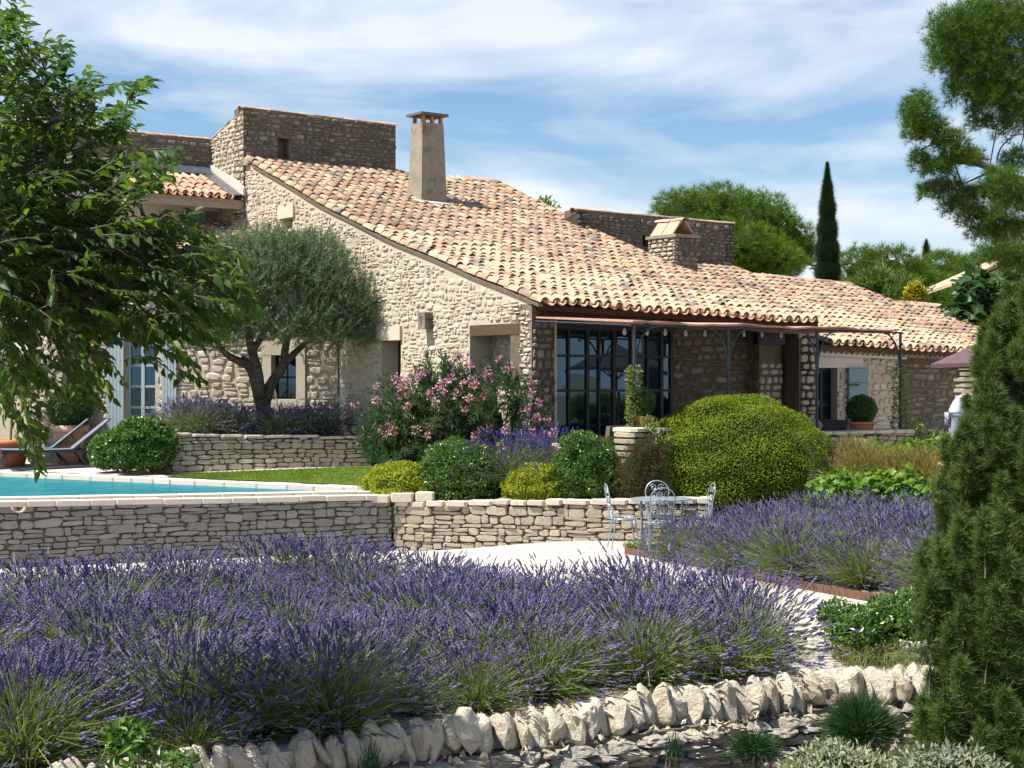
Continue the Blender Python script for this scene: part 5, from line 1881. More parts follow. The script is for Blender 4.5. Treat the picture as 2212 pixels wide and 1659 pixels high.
limbs = [[fork, P(-120, 430, 10.3), P(60, 300, 10.2), P(200, 230, 10.0)], [fork, P(-120, 560, 10.5), P(110, 520, 10.4), P(300, 400, 10.3)], [fork, P(-100, 680, 10.2), P(150, 640, 10.0), P(350, 600, 9.9), P(480, 600, 9.8)],
         [fork, P(-150, 300, 10.6), P(-30, 120, 10.6), P(40, 20, 10.6)], [fork, P(-60, 720, 10.4), P(120, 690, 10.3), P(240, 700, 10.2)], [P(150, 640, 10.0), P(280, 690, 9.9), P(420, 680, 9.8)], [P(60, 300, 10.2), P(150, 330, 10.1), P(270, 270, 10.0)],
         [P(-60, 720, 10.4), P(20, 800, 10.3), P(60, 900, 10.2), P(80, 1000, 10.2)], [P(110, 520, 10.4), P(220, 500, 10.2), P(330, 360, 10.1)]]
LP = []
for l in limbs:
    q = smooth_path(l, 26)
    mb.tube(q, np.linspace(.055 if l[0] is fork else .028, .007, 26), 6)
    LP.append(q)
LPa = np.concatenate(LP)
tw = []
tries = 0
cent = np.array([-200., 560.])
pr_ = []; single = []
LT = mk('leaf', LEAF6[0], [np.array(LEAF6[1])], np.full(8, .0))
LT.materials.append(M['hackberry'])
while len(tw) < 1180 and tries < 60000:
    tries += 1
    x, y = R.uniform(-60, 585), R.uniform(-30, 1040)
    if not inpoly(x, y, CR): continue
    if x > 250 and R.random() < .25: continue
    if y > 740 and R.random() < .72: continue
    if y < 330 and R.random() < .42: continue
    z = R.uniform(9.3, 11.2) - (.4 if x > 300 else 0)
    e = P(x, y, z)
    tw.append(e)
    dv = np.array([x - cent[0], 0, -(y - cent[1]) * .8])
    dv = norm(dv); dv[1] = R.normal(0, .5)
    if y > 600: dv[2] -= .5
    dv = norm(dv + R.normal(0, .35, 3))
    L = R.uniform(.16, .34)
    b = e - dv * L
    j = np.argmin(((LPa - b) ** 2).sum(1))
    if R.random() < .30:
        mb.tube(smooth_path([LPa[j], (LPa[j] + b) / 2 + R.normal(0, .05, 3), b, e], 7), [.006, .0055, .005, .0045, .004, .003, .002], 4)
    else:
        mb.tube([b, (b + e) / 2 + ZD * .01, e], [.004, .003, .002], 4)
    k = int(R.integers(8, 13))
    s_ = np.linspace(.1, 1, k)
    pp = b + (e - b) * s_[:, None]
    sd2 = norm(np.cross(dv, ZD + R.normal(0, .3, 3)))
    ax_ = norm(dv * .7 + sd2 * np.where(np.arange(k) % 2, 1, -1)[:, None] * .9 - ZD * .25 + rdir(k) * .35)
    hint = norm(ZD * 1.1 + rdir(k) * .75 + np.array([-.25, -.15, 0]))
    Ls = R.uniform(.058, .105, k); Ws = Ls * R.uniform(.46, .58, k)
    if len(single) < 300 and z < 9.9:
        A = basis(ax_, hint)
        for q in range(k):
            if len(single) < 300: single.append((pp[q], A[q], Ls[q], Ws[q]))
    else:
        yb = .95 if R.random() < .05 else 0
        pr_.append(leaves(LEAF6, pp, ax_, hint, Ls, Ws, np.clip(R.random(k) * .9 + yb, 0, .999)))
mb.obj('trunk', M['bark'], ht_, smooth=True)
cro = link('crown', leafmesh('crown', pr_), M['hackberry'], ht_); cro['kind'] = 'stuff'
for p, A, l, w in single:
    Mx = np.eye(4); Mx[:3, :3] = np.stack([A[0] * l, A[1] * w, A[2] * l]).T; Mx[:3, 3] = p
    place('leaf', LT, Mx, ht_)

# ------------------------------------------------------------------ conifers
def needle_tuft(k=11, spread_=.75):
    V = []; F = []
    for i in range(k):
        d = norm(np.array([1.0, 0, 0]) + R.normal(0, spread_, 3) * np.array([.5, 1, 1]))
        s_ = norm(np.cross(d, R.normal(size=3))) * .022
        n0 = len(V)
        V += [-s_, s_, d * R.uniform(.7, 1.0)]
        F.append((n0, n0 + 1, n0 + 2))
    return np.array(V), F


TUFT = [needle_tuft(), needle_tuft(), needle_tuft()]


def tufts(blobs, dens, L, up=.8, shell=.5, amp=.12, k=4, flat=1.0, wid=1.0):
    parts = []
    for c, r in blobs:
        n_ = max(20, int(dens * (r[0] * r[2] + r[0] * r[1] + r[1] * r[2]) / 3))
        d = ball(n_, -.75); n_ = len(d)
        q = c + d * r * (lumps(d, k, amp) * (1 - shell * R.random(n_) ** 1.6))[:, None]
        ax_ = norm(d * .9 + ZD * up + rdir(n_) * .35)
        A = basis(ax_, rdir(n_))
        T, F = TUFT[int(R.integers(3))]
        parts.append(spread(T * np.array([1, wid, wid]), F, q, A, R.uniform(.75, 1.25, n_) * L, R.random(n_)))
    return parts


def conifer(name, label, blobs, dens, L, mat, trunk, base, group=None, inner=.62, **kw):
    t = thing(name, label, 'tree', base, group)
    o = link('crown', leafmesh('crown', tufts(blobs, dens, L, **kw)), M[mat], t); o['kind'] = 'stuff'
    if inner:
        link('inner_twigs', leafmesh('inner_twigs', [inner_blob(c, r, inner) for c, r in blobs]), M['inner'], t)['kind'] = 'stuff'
    mb = MB()
    for pth, r0, r1 in trunk:
        q = smooth_path(pth, 14)
        mb.tube(q, np.linspace(r0, r1, 14), 7)
    mb.obj('trunk', M['bark'], t, smooth=True)
    return t


z = 56
conifer('umbrella_pine', 'rounded umbrella pine rising behind the dark parapet', [el(1480, 470, 75, 60, z), el(1555, 460, 85, 60, z + 1), el(1640, 480, 80, 62, z), el(1700, 530, 58, 62, z), el(1600, 540, 90, 60, z - 2), el(1500, 530, 80, 60, z - 1), el(1660, 570, 80, 50, z - 2), el(1560, 600, 110, 50, z - 1), el(1735, 555, 30, 40, z)],
        800, .28, 'pine_light', [([P(1590, 700, z), P(1590, 600, z), P(1570, 500, z)], .3, .1)], tuple(P(1590, 860, z)), inner=.68, up=1.0, shell=.3, amp=.14, wid=1.1, k=6)
z = 60
conifer('pine_hedge', 'broad dark pine standing just right of the tall cypress', [el(1860, 590, 60, 52, z), el(1925, 590, 60, 58, z), el(1900, 640, 90, 50, z - 1), el(1975, 620, 50, 55, z)],
        900, .28, 'pine_light', [([P(1900, 720, z), P(1900, 600, z)], .3, .1)], tuple(P(1900, 860, z)), inner=.5, up=1.0, shell=.3, amp=.12, wid=1.1, k=6)
conifer('pine_hedge', 'far broad pine beneath the tiny cypress', [el(2040, 600, 70, 56, z + 4), el(2100, 610, 60, 58, z + 3), el(2060, 650, 90, 50, z), el(2160, 620, 60, 60, z + 2)],
        900, .28, 'pine_light', [([P(2060, 720, z), P(2060, 600, z)], .3, .1)], tuple(P(2060, 860, z)), inner=.5, up=1.0, shell=.3, amp=.12, wid=1.1, k=6)


def column_tree(name, label, x, yt, yb, hw, z, n_, L, mat='cypress'):
    t = thing(name, label, 'tree', tuple(P(x, yb, z)))
    s_ = R.random(n_) ** .8
    y = yt + (yb - yt) * s_
    prof = np.interp(s_, [0, .1, .3, .6, 1], [.0, .13, .45, .85, 1.0])
    lump_ = 1 + .18 * np.sin(s_ * 40 + R.random(n_) * 2)
    a = R.uniform(0, 6.283, n_)
    rr = prof * hw / FD * z * (R.random(n_) ** .35) * lump_
    p = np.array([P(x, yy, z) for yy in y])
    p[:, 0] += np.cos(a) * rr; p[:, 1] += np.sin(a) * rr
    d = np.stack([np.cos(a), np.sin(a), np.zeros(n_)], 1)
    ax_ = norm(d * .35 + ZD + rdir(n_) * .25)
    A = basis(ax_, rdir(n_))
    T, F = needle_tuft(7, .35)
    o = link('crown', leafmesh('crown', [spread(T * np.array([1, 1.7, 1.7]), F, p, A, R.uniform(.7, 1.2, n_) * L * (.45 + .55 * np.clip(s_ * 4, 0, 1)), R.random(n_))]), M[mat], t); o['kind'] = 'stuff'
    mb = MB(); mb.tube([P(x, yb + 60, z), P(x, yt + (yb - yt) * .25, z)], [hw / FD * z * .4, .02], 7); mb.obj('trunk', M['inner'], t)


column_tree('cypress', 'tall slender dark cypress against the sky', 1787, 352, 650, 23, 50, 16000, .17)
column_tree('cypress', 'tiny far cypress above the pine crowns', 2001, 518, 600, 8, 80, 900, .25)

# Aleppo pine reaching in at the upper right
z = 29
bl = [el(2050, 75, 52, 60, z), el(2040, 130, 40, 40, z), el(2110, 60, 70, 70, z), el(2180, 60, 80, 90, z), el(2105, 140, 60, 60, z), el(2180, 170, 70, 70, z), el(2080, 195, 40, 40, z), el(2140, 220, 55, 45, z), el(2200, 260, 50, 60, z), el(2120, 265, 30, 25, z),
      el(1985, 240, 38, 45, z - .3), el(1975, 280, 28, 40, z - .3), el(2015, 285, 40, 35, z - .3), el(2050, 310, 40, 25, z - .3), el(1985, 345, 22, 22, z - .2), el(2020, 365, 40, 25, z - .2), el(2070, 345, 45, 22, z - .2), el(2010, 415, 28, 22, z), el(2050, 410, 35, 28, z),
      el(2070, 445, 40, 28, z), el(2110, 470, 45, 28, z), el(2165, 400, 50, 35, z - .6), el(2190, 440, 50, 40, z - .6), el(2120, 420, 40, 20, z), el(2130, 505, 40, 20, z), el(2185, 500, 50, 32, z), el(2100, 340, 30, 20, z), el(2200, 350, 40, 30, z), el(2160, 550, 55, 30, z + 4), el(2200, 560, 50, 45, z + 4)]
tr = [([P(2420, 860, z), P(2400, 500, z), P(2330, 200, z), P(2230, -60, z)], .3, .12), ([P(2390, 480, z), P(2280, 430, z - .2), P(2170, 375, z - .2), P(2090, 340, z - .3), P(2010, 270, z - .3)], .14, .02), ([P(2170, 375, z - .2), P(2100, 355, z), P(2020, 350, z)], .04, .012),
      ([P(2390, 520, z), P(2250, 490, z), P(2150, 470, z), P(2060, 430, z)], .10, .015), ([P(2340, 260, z), P(2230, 200, z), P(2130, 180, z), P(2060, 110, z)], .10, .015), ([P(2290, 100, z), P(2200, 110, z), P(2110, 70, z)], .09, .015), ([P(2240, 420, z), P(2190, 380, z - .3), P(2150, 395, z - .6)], .04, .01),
      ([P(2200, 480, z), P(2140, 500, z), P(2100, 490, z)], .03, .01)]
for i in range(12):
    c, r = bl[int(R.integers(len(bl)))]
    src = tr[int(R.integers(1, len(tr)))][0]
    q = smooth_path(src, 10)
    j = np.argmin(((q - c) ** 2).sum(1))
    tr.append(([q[j], (q[j] + c) / 2 + R.normal(0, .06, 3), c + R.normal(0, .1, 3)], .022, .006))
conifer('aleppo_pine', 'large pine with open boughs at the upper right', bl, 3800, .15, 'pine', tr, tuple(P(2420, 860, z)), inner=0, up=.75, shell=.75, amp=.18, k=5, wid=1.15)

# small tree top behind the main roof
shrub('small_tree', 'small tree top showing above the roof ridge', 'tree', [el(1178, 452, 24, 24, 50)], 3, 160, .20, .08, 'shrub', amp=.2, shell=.7, core_=False)
shrub('garden_shrub', 'pale feathery shrub behind the low roof ridge', 'shrub', [el(1890, 618, 34, 34, 47), el(1930, 645, 60, 40, 47), el(1850, 640, 30, 28, 47)], 2, 3200, .24, .05, 'shrub', amp=.25, shell=.6, core_=False, out=.9)
shrub('golden_shrub', 'small golden yellow shrub behind the low roof ridge', 'shrub', [el(1977, 642, 17, 26, 45)], 2, 700, .16, .08, 'yellow', amp=.1, shell=.4)

# ------------------------------------------------------------------ junipers close by on the right
SPRIG = needle_tuft(8, .30)
ju = thing('juniper', 'tall dark juniper with upright plumes at the right edge', 'shrub', tuple(P(2120, 1800, 12.2)))
SIL = [(2150, 630), (2118, 720), (2130, 790), (2085, 825), (2060, 870), (2040, 930), (2048, 1000), (2018, 1070), (2000, 1140), (2002, 1280), (1990, 1400), (1982, 1500), (1965, 1590), (1960, 1700), (2290, 1700), (2290, 540), (2200, 600)]
pr_ = []; mb = MB()
npl = 0
while npl < 290:
    x, y = R.uniform(1960, 2280), R.uniform(560, 1700)
    if not inpoly(x, y, SIL): continue
    lf_ = float(np.interp(y, [600, 1100, 1650], [2140, 2010, 1965]))
    z = 12.9 - 1.5 * (y - 560) / 1140 + R.uniform(-.35, .35) - .2 * min(1, (x - lf_) / 120)
    npl += 1
    L = R.uniform(.28, .62); rad = L * R.uniform(.13, .2)
    top = P(x, y, z)
    dr_ = norm(np.array([R.normal(-.10, .16), R.normal(-.05, .18), 1.0]))
    n_ = int(285 * L / .45)
    s_ = R.random(n_)
    prof = np.interp(s_, [0, .1, .45, .8, 1], [.05, .42, .95, 1.0, .7])
    a = R.uniform(0, 6.283, n_)
    rr = prof * rad * (R.random(n_) ** .5) * (1 + .25 * np.sin(s_ * 17 + npl))
    d = np.stack([np.cos(a), np.sin(a), np.zeros(n_)], 1)
    p = top - dr_ * (s_ * L)[:, None] + d * rr[:, None]
    ax_ = norm(d * .6 + dr_ * .8 + rdir(n_) * .4)
    pr_.append(spread(SPRIG[0] * np.array([1, 2.4, 2.4]), SPRIG[1], p, basis(ax_, rdir(n_)), R.uniform(.038, .082, n_), np.clip(R.random(n_) * .75 + R.uniform(0, .25), 0, .999)))
    mb.tube([top - dr_ * L * 1.4, top - dr_ * L * .3], [.008, .003], 4)
for x in (2060, 2110, 2160, 2215):
    mb.tube(smooth_path([P(x * .3 + 2130 * .7, 2000, 12.1), P(x * .6 + 2130 * .4, 1500, 12.2), P(x, 950, 12.5)], 10), np.linspace(.05, .012, 10), 6)
pr_.append(inner_blob(P(2190, 1250, 12.45), (.42, .18, 1.5), 1.0, .1, -1))
o = link('foliage', leafmesh('foliage', pr_), M['juniper'], ju); o['kind'] = 'stuff'
mb.obj('stem', M['bark'], ju)

# ------------------------------------------------------------------ vines and bushes right of the dome
LOBE = []
for k in range(15):
    a = 2 * math.pi * k / 15
    r = .5 * (1 + .32 * math.cos(5 * a)) * (1 - .25 * math.cos(a))
    LOBE.append((.42 - r * math.cos(a), r * math.sin(a), .06 * math.cos(2 * a)))
VINE = (np.array([(.42, 0, 0)] + LOBE), [(0, 1 + k, 1 + (k + 1) % 15) for k in range(15)])


def vine_parts(blobs, n_, L, shell=.35, zmin=-.7, amp=.12):
    out = []
    ar = np.array([b[1][0] * b[1][2] for b in blobs]); ar /= ar.sum()
    for (c, r), a in zip(blobs, ar):
        d = ball(int(n_ * a), zmin); m_ = len(d)
        q = c + d * r * (lumps(d, 4, amp) * (1 - shell * R.random(m_)))[:, None]
        ax_ = norm(d * .5 - ZD * .35 + rdir(m_) * .7)
        out.append(leaves(VINE, q, ax_, norm(d + ZD * .8 + rdir(m_) * .5), R.uniform(.7, 1.2, m_) * L, R.uniform(.7, 1.2, m_) * L, R.random(m_)))
    return out


gv_ = thing('grape_vine', 'bright green grape vine sprawling right of the clipped dome', 'vine', tuple(P(1870, 1150, 24.9)))
bl = [el(1800, 1075, 50, 62, 25.2, .4), el(1760, 1110, 35, 38, 25.0, .3), el(1880, 1070, 70, 55, 25.0, .4), el(1960, 1075, 70, 60, 24.8, .4), el(1990, 1110, 60, 50, 24.6, .4), el(1870, 1120, 110, 35, 24.9, .4)]
o = link('foliage', leafmesh('foliage', vine_parts(bl, 1500, .12)), M['vine'], gv_); o['kind'] = 'stuff'
mb = MB()
for (c, r) in bl: mb.tube(smooth_path([P(1890, 1180, 24.9), c - ZD * .2, c + ZD * .1], 8), np.linspace(.02, .006, 8), 5)
mb.obj('stem', M['bark'], gv_)
gv2 = thing('grape_vine', 'yellow green vine shoots along the low porch wall', 'vine', tuple(P(1950, 1000, 28.5)))
bl = [el(1880, 975, 26, 24, 28.5, .3), el(1920, 985, 40, 24, 28.5, .3), el(1980, 978, 46, 26, 28.3, .3), el(2030, 965, 30, 28, 28.0, .3)]
o = link('foliage', leafmesh('foliage', vine_parts(bl, 420, .12)), M['vine'], gv2); o['kind'] = 'stuff'
mb = MB()
for (c, r) in bl: mb.tube(smooth_path([P(1950, 1040, 28.5), c - ZD * .2, c], 8), np.linspace(.015, .005, 8), 5)
mb.obj('stem', M['bark'], gv2)
shrub('smoke_bush', 'russet feathery flowering bush behind the grape vine', 'shrub', [el(1870, 1020, 80, 55, 26.3, .5), el(1950, 1030, 70, 55, 26.2, .5), el(1840, 985, 40, 34, 26.8, .4), el(2000, 1020, 50, 50, 26, .4)], .0, 9000, .09, .010, 'straw', amp=.2, k=5, shell=.6, up=1.0, core_=False, out=.9)
shrub('smoke_bush_leaves', 'green leafy undergrowth between vine and russet bush', 'shrub', [el(1900, 1050, 120, 50, 26.3, .5)], .0, 4500, .06, .03, 'shrub', amp=.1, shell=.4)

fg = thing('fig_vine', 'dark large leaved climber over the far stone house', 'vine', tuple(P(2130, 720, 40)))
bl = [el(2100, 625, 34, 38, 40, .8), el(2150, 650, 60, 40, 40, .8), el(2090, 670, 40, 35, 40, .8), el(2195, 620, 40, 60, 39.5, .8), el(2190, 690, 50, 40, 39.5, .8)]
o = link('foliage', leafmesh('foliage', vine_parts(bl, 900, .24)), M['vine_dark'], fg); o['kind'] = 'stuff'
mb = MB(); mb.tube(smooth_path([P(2140, 760, 40.3), P(2130, 680, 40.2), P(2110, 620, 40.1)], 8), np.linspace(.08, .02, 8), 6); mb.obj('stem', M['bark'], fg)


def climber(name, label, t, z0, z1, rad, n_, spill=()):
    th = thing(name, label, 'vine', tuple(Hh(t, PV, z0)))
    s_ = R.random(n_); a = R.uniform(0, 6.28, n_)
    r = rad * np.interp(s_, [0, .1, .5, .9, 1], [1.2, 1.0, .7, 1.0, .3]) * R.uniform(.3, 1.1, n_)
    p = np.stack([np.cos(a) * r, np.sin(a) * r, z0 + (z1 - z0) * s_], 1) + Hh(t, PV)
    d = np.stack([np.cos(a), np.sin(a), np.zeros(n_)], 1)
    if len(spill):
        q = smooth_path(spill, 60); k = int(n_ * .35)
        i = R.integers(0, 60, k); pp = q[i] + R.normal(0, .06, (k, 3))
        p = np.vstack([p, pp]); d = np.vstack([d, rdir(k)])
    m_ = len(p)
    o = link('foliage', leafmesh('foliage', [leaves(LEAF6, p, norm(d + ZD * .4 + rdir(m_) * .6), norm(ZD + d + rdir(m_) * .6), R.uniform(.05, .095, m_), R.uniform(.022, .036, m_), R.random(m_))]), M['jasmine'], th); o['kind'] = 'stuff'
    tt = np.linspace(0, 1, 30)
    mb = MB(); mb.tube(np.stack([.04 * np.cos(tt * 25), .04 * np.sin(tt * 25), z0 + (z1 - z0) * .95 * tt], 1) + Hh(t, PV), .007, 4); mb.obj('stem', M['bark'], th)


climber('climbing_jasmine', 'variegated climber twining up the nearest porch post', pt[0], 1.70, Zat(790, 26.4), .12, 620, [Hh(pt[0], PV - .2, 1.9), Hh(pt[0] + .1, PV - .45, 1.7), Hh(pt[0] + .2, PV - .42, 1.3)])
climber('climbing_jasmine', 'slim green climber on the farthest porch post', pt[3], 1.55, Zat(788, 30.3), .15, 620, [Hh(pt[3], PV - .2, 1.8), Hh(pt[3] + .25, PV - .4, 1.5), Hh(pt[3] + .35, PV - .45, 1.0)])

# ------------------------------------------------------------------ front plants
shrub('laurel_shrub', 'bright leafy shrub between path and juniper', 'shrub', [el(1850, 1365, 70, 50, 14.6, .4), el(1920, 1345, 60, 55, 14.8, .4), el(1965, 1350, 50, 60, 14.6, .4), el(1810, 1335, 40, 35, 14.9, .3), el(1960, 1310, 40, 35, 15, .3)], 0, 3600, .062, .028, 'pitto', amp=.12, k=4, shell=.4)
gs = thing('dry_grass_tuft', 'dry pale grass tuft behind the wall end', 'grass', tuple(P(1880, 1450, 13.9)))
n_ = 900
b = np.array([P(x, 1460, 14.5) for x in R.uniform(1810, 1960, n_)]); b[:, 1] += R.normal(0, .25, n_); b[:, 2] = 0
e = b + np.stack([R.normal(.02, .14, n_), R.normal(0, .14, n_), R.uniform(.08, .24, n_)], 1)
o = link('blades', leafmesh('blades', [ribbons(b, (b + e) / 2 + ZD * .06, e, R.uniform(.004, .007, n_), R.random(n_))]), M['drygrass'], gs); o['kind'] = 'stuff'
gs = thing('grass_tuft', 'small green grass tuft at the start of the rusted edging', 'grass', tuple(P(1372, 1190, 23.8)))
n_ = 260
b = np.array([P(x, 1193, 23.85) for x in R.uniform(1353, 1395, n_)]); b[:, 1] += R.uniform(0, .25, n_); b[:, 2] = .01
e = b + np.stack([R.normal(0, .05, n_), R.normal(0, .05, n_), R.uniform(.08, .17, n_)], 1)
o = link('blades', leafmesh('blades', [ribbons(b, (b + e) / 2 + ZD * .02, e, R.uniform(.006, .01, n_), R.random(n_))]), M['grass'], gs); o['kind'] = 'stuff'


def broom(name, label, cx, cy, z, rx, hh, n_, mat, z0):
    t = thing(name, label, 'shrub', tuple(P(cx, cy, z)))
    c = P(cx, cy, z)
    d = ball(int(n_ * 1.8), .0); m_ = len(d)
    b = c + R.normal(0, .06, (m_, 3)) * [rx * 1.5, rx, .2]
    d = norm(d + rdir(m_) * .25 + ZD * .15)
    e = c + d * np.array([rx, rx * .6, hh]) * R.uniform(.45, 1.08, m_)[:, None]
    o = link('foliage', leafmesh('foliage', [ribbons(b * .6 + e * .4 + R.normal(0, .02, (m_, 3)), b * .3 + e * .7 + ZD * .02, e, R.uniform(.0028, .005, m_), R.random(m_))]), M[mat], t); o['kind'] = 'stuff'
    stems_mb(c, (rx, rx, hh), c[2] - .35, 6, .012).obj('stem', M['bark'], t)


broom('broom_shrub', 'dark green needle leaved shrub on the wall below the rocks, larger one', 1860, 1605, 12.5, .36, .40, 3200, 'santolina', -1)
broom('broom_shrub', 'low dark green needle leaved tuft beside the larger one', 1630, 1640, 11.9, .24, .22, 1800, 'santolina', -1)
broom('broom_shrub', 'thin dark green sprig at the foot of the pale rocks', 1455, 1650, 11.6, .09, .26, 160, 'santolina', -1)
broom('broom_shrub', 'thin green sprigs rising in front of the pale rocks', 800, 1700, 10.6, .14, .34, 220, 'santolina', -1)
shrub('silver_bush', 'pale silver leaved bush at the bottom edge', 'shrub', [el(1800, 1665, 80, 62, 11.0, .3), el(1740, 1690, 60, 40, 10.9, .3), el(1890, 1680, 70, 45, 10.9, .3)], -1.0, 2600, .055, .022, 'silver', amp=.2, k=4, shell=.5, core_=True, up=.9)
shrub('silver_bush', 'pale silver leaved bush in front of the juniper', 'shrub', [el(2000, 1670, 70, 50, 10.7, .3), el(2080, 1660, 60, 40, 10.6, .3), el(2130, 1690, 60, 40, 10.6, .3)], -1.0, 2000, .055, .022, 'silver', amp=.2, k=4, shell=.5, core_=True, up=.9)
shrub('seedling_tree', 'young green leafy shoot in front of the lavender', 'shrub', [el(285, 1625, 50, 55, 9.6, .15), el(370, 1655, 45, 28, 9.5, .12), el(265, 1585, 30, 25, 9.6, .1)], -1.0, 300, .085, .034, 'pitto', tmpl=LEAF6, amp=.2, shell=.7, core_=False)

# ------------------------------------------------------------------ front wall with upright rocks
fwall = thing('rock_topped_wall', 'dry stone wall crowned with upright pale rocks at the front', 'wall', (0.4, 12.0, -1.1))
mb = MB()
for i in range(59):
    a, b = FW[i], FW[i + 1]
    n_ = norm(np.cross(b - a, ZD)) * -1
    if n_[1] < 0: n_ = -n_
    mb.hexa([a - ZD * 1.3, b - ZD * 1.3, b + n_ * .34 - ZD * 1.3, a + n_ * .34 - ZD * 1.3], [a - ZD * .17, b - ZD * .17, b + n_ * .34 - ZD * .17, a + n_ * .34 - ZD * .17])
mb.obj('wall_core', M['dry_gap'], fwall)
sl_len = np.concatenate([[0], np.cumsum(np.linalg.norm(np.diff(FW, axis=0), axis=1))])
TOTL = sl_len[-1]


def fw_s(s_):
    p = np.array([np.interp(s_, sl_len, FW[:, k]) for k in range(3)])
    q = np.array([np.interp(s_ + .05, sl_len, FW[:, k]) for k in range(3)]) - np.array([np.interp(s_ - .05, sl_len, FW[:, k]) for k in range(3)])
    u = norm(q); n_ = np.cross(ZD, u)
    if n_[1] > 0: n_ = -n_
    return p, u, n_


def rock(rg, sx, sy, sz, npt=20, rough=.05):
    """broken rock: hull of random points, split once and roughened"""
    bm = bmesh.new()
    tp_ = rg.uniform(.2, .6)
    for i in range(npt):
        d = rdir(1)[0]
        q = np.sign(d) * np.abs(d) ** .72
        taper = 1 - tp_ * max(0, q[2])
        bm.verts.new((q[0] * sx / 2 * taper * rg.uniform(.85, 1.1), q[1] * sy / 2 * taper * rg.uniform(.85, 1.1), q[2] * sz / 2 * rg.uniform(.9, 1.05)))
    r = bmesh.ops.convex_hull(bm, input=bm.verts[:])
    bmesh.ops.delete(bm, geom=list({g for g in r['geom_interior'] + r['geom_unused'] if isinstance(g, bmesh.types.BMVert)}), context='VERTS')
    bmesh.ops.subdivide_edges(bm, edges=bm.edges[:], cuts=2, use_grid_fill=True)
    bmesh.ops.smooth_vert(bm, verts=bm.verts[:], factor=.5, use_axis_x=True, use_axis_y=True, use_axis_z=True)
    bmesh.ops.triangulate(bm, faces=bm.faces[:])
    ph = rg.uniform(0, 6, 6)
    m_ = min(sx, sy)
    for v in bm.verts:
        c = v.co
        f = math.sin(c.x * 31 + ph[0]) * math.sin(c.z * 27 + ph[1]) + .7 * math.sin(c.y * 43 + ph[2] + c.z * 19) + .5 * math.sin(c.x * 71 + c.z * 63 + ph[3])
        v.co += v.co.normalized() * (f * rough * m_ + rg.normal(0, rough * .25 * m_))
    me = bpy.data.meshes.new('rock')
    bm.to_mesh(me); bm.free()
    me.polygons.foreach_set('use_smooth', [False] * len(me.polygons))
    return me


s_ = 2.0
while s_ < TOTL - .6:
    w = R.uniform(.085, .175)
    p, u, n_ = fw_s(s_ + w / 2)
    h = R.uniform(.33, .47) * (1.0 if R.random() > .12 else .75)
    me = rock(R, w * R.uniform(1.15, 1.5), R.uniform(.22, .34), h, int(R.integers(20, 30)), R.uniform(.03, .06))
    me.materials.append(M['rock'])
    lean = R.normal(-.14, .22); yaw = R.normal(0, .5)
    ux = u * math.cos(yaw) + n_ * math.sin(yaw)
    z_ = norm(ZD + u * lean + n_ * R.normal(-.26, .12)); x_ = norm(ux - z_ * (ux @ z_)); y_ = np.cross(z_, x_)
    Mx = np.eye(4); Mx[:3, :3] = np.stack([x_, y_, z_]).T; Mx[:3, 3] = p - n_ * (.14 + R.normal(0, .03)) + ZD * (.15 + R.normal(0, .025) - h / 2)
    place('rock', me, Mx, fwall)
    s_ += w * R.uniform(.92, 1.1)
# mortar bed and the courses below
mb = MB()
for k in range(220):
    s_ = R.uniform(2, TOTL - .5); p, u, n_ = fw_s(s_)
    c = p + n_ * R.uniform(-.05, .05) - ZD * R.uniform(.14, .21)
    V = rdir(7) * R.uniform(.02, .05)
    mb.add(c + V, [(0, 1, 2), (2, 3, 4), (4, 5, 6), (1, 3, 5), (0, 2, 6), (1, 4, 6)], R.random())
o = mb.obj('mortar_crumbs', M['mortar'], fwall); o['kind'] = 'stuff'
b_ = -.19
row = 0
while b_ > -1.1:
    h = R.uniform(.055, .105)
    s_ = 2.0 + R.uniform(0, .1)
    while s_ < TOTL - .5:
        w = R.uniform(.12, .34)
        p, u, n_ = fw_s(s_ + w / 2)
        me_k = ('flat', int(R.integers(14)))
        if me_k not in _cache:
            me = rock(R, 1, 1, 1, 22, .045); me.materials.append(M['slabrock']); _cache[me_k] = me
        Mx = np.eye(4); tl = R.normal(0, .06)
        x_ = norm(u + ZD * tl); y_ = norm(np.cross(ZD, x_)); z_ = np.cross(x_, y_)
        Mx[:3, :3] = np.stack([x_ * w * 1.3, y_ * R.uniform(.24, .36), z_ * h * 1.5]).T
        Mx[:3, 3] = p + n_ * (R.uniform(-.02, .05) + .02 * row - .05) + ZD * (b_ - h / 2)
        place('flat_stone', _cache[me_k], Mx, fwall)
        s_ += w
    b_ -= h; row += 1
    if row > 7: break

# ------------------------------------------------------------------ wrought metal table and chairs
LOCW = dict(local=True)


def scroll(cx, cz, r, turns=1.25, start=0.0, hand=1, n_=22):
    out = []
    for s_ in np.linspace(0, 1, n_):
        a = start + hand * turns * 2 * math.pi * s_
        q = r * (1 - .78 * s_)
        out.append((cx + q * math.cos(a), 0, cz + q * math.sin(a)))
    return out


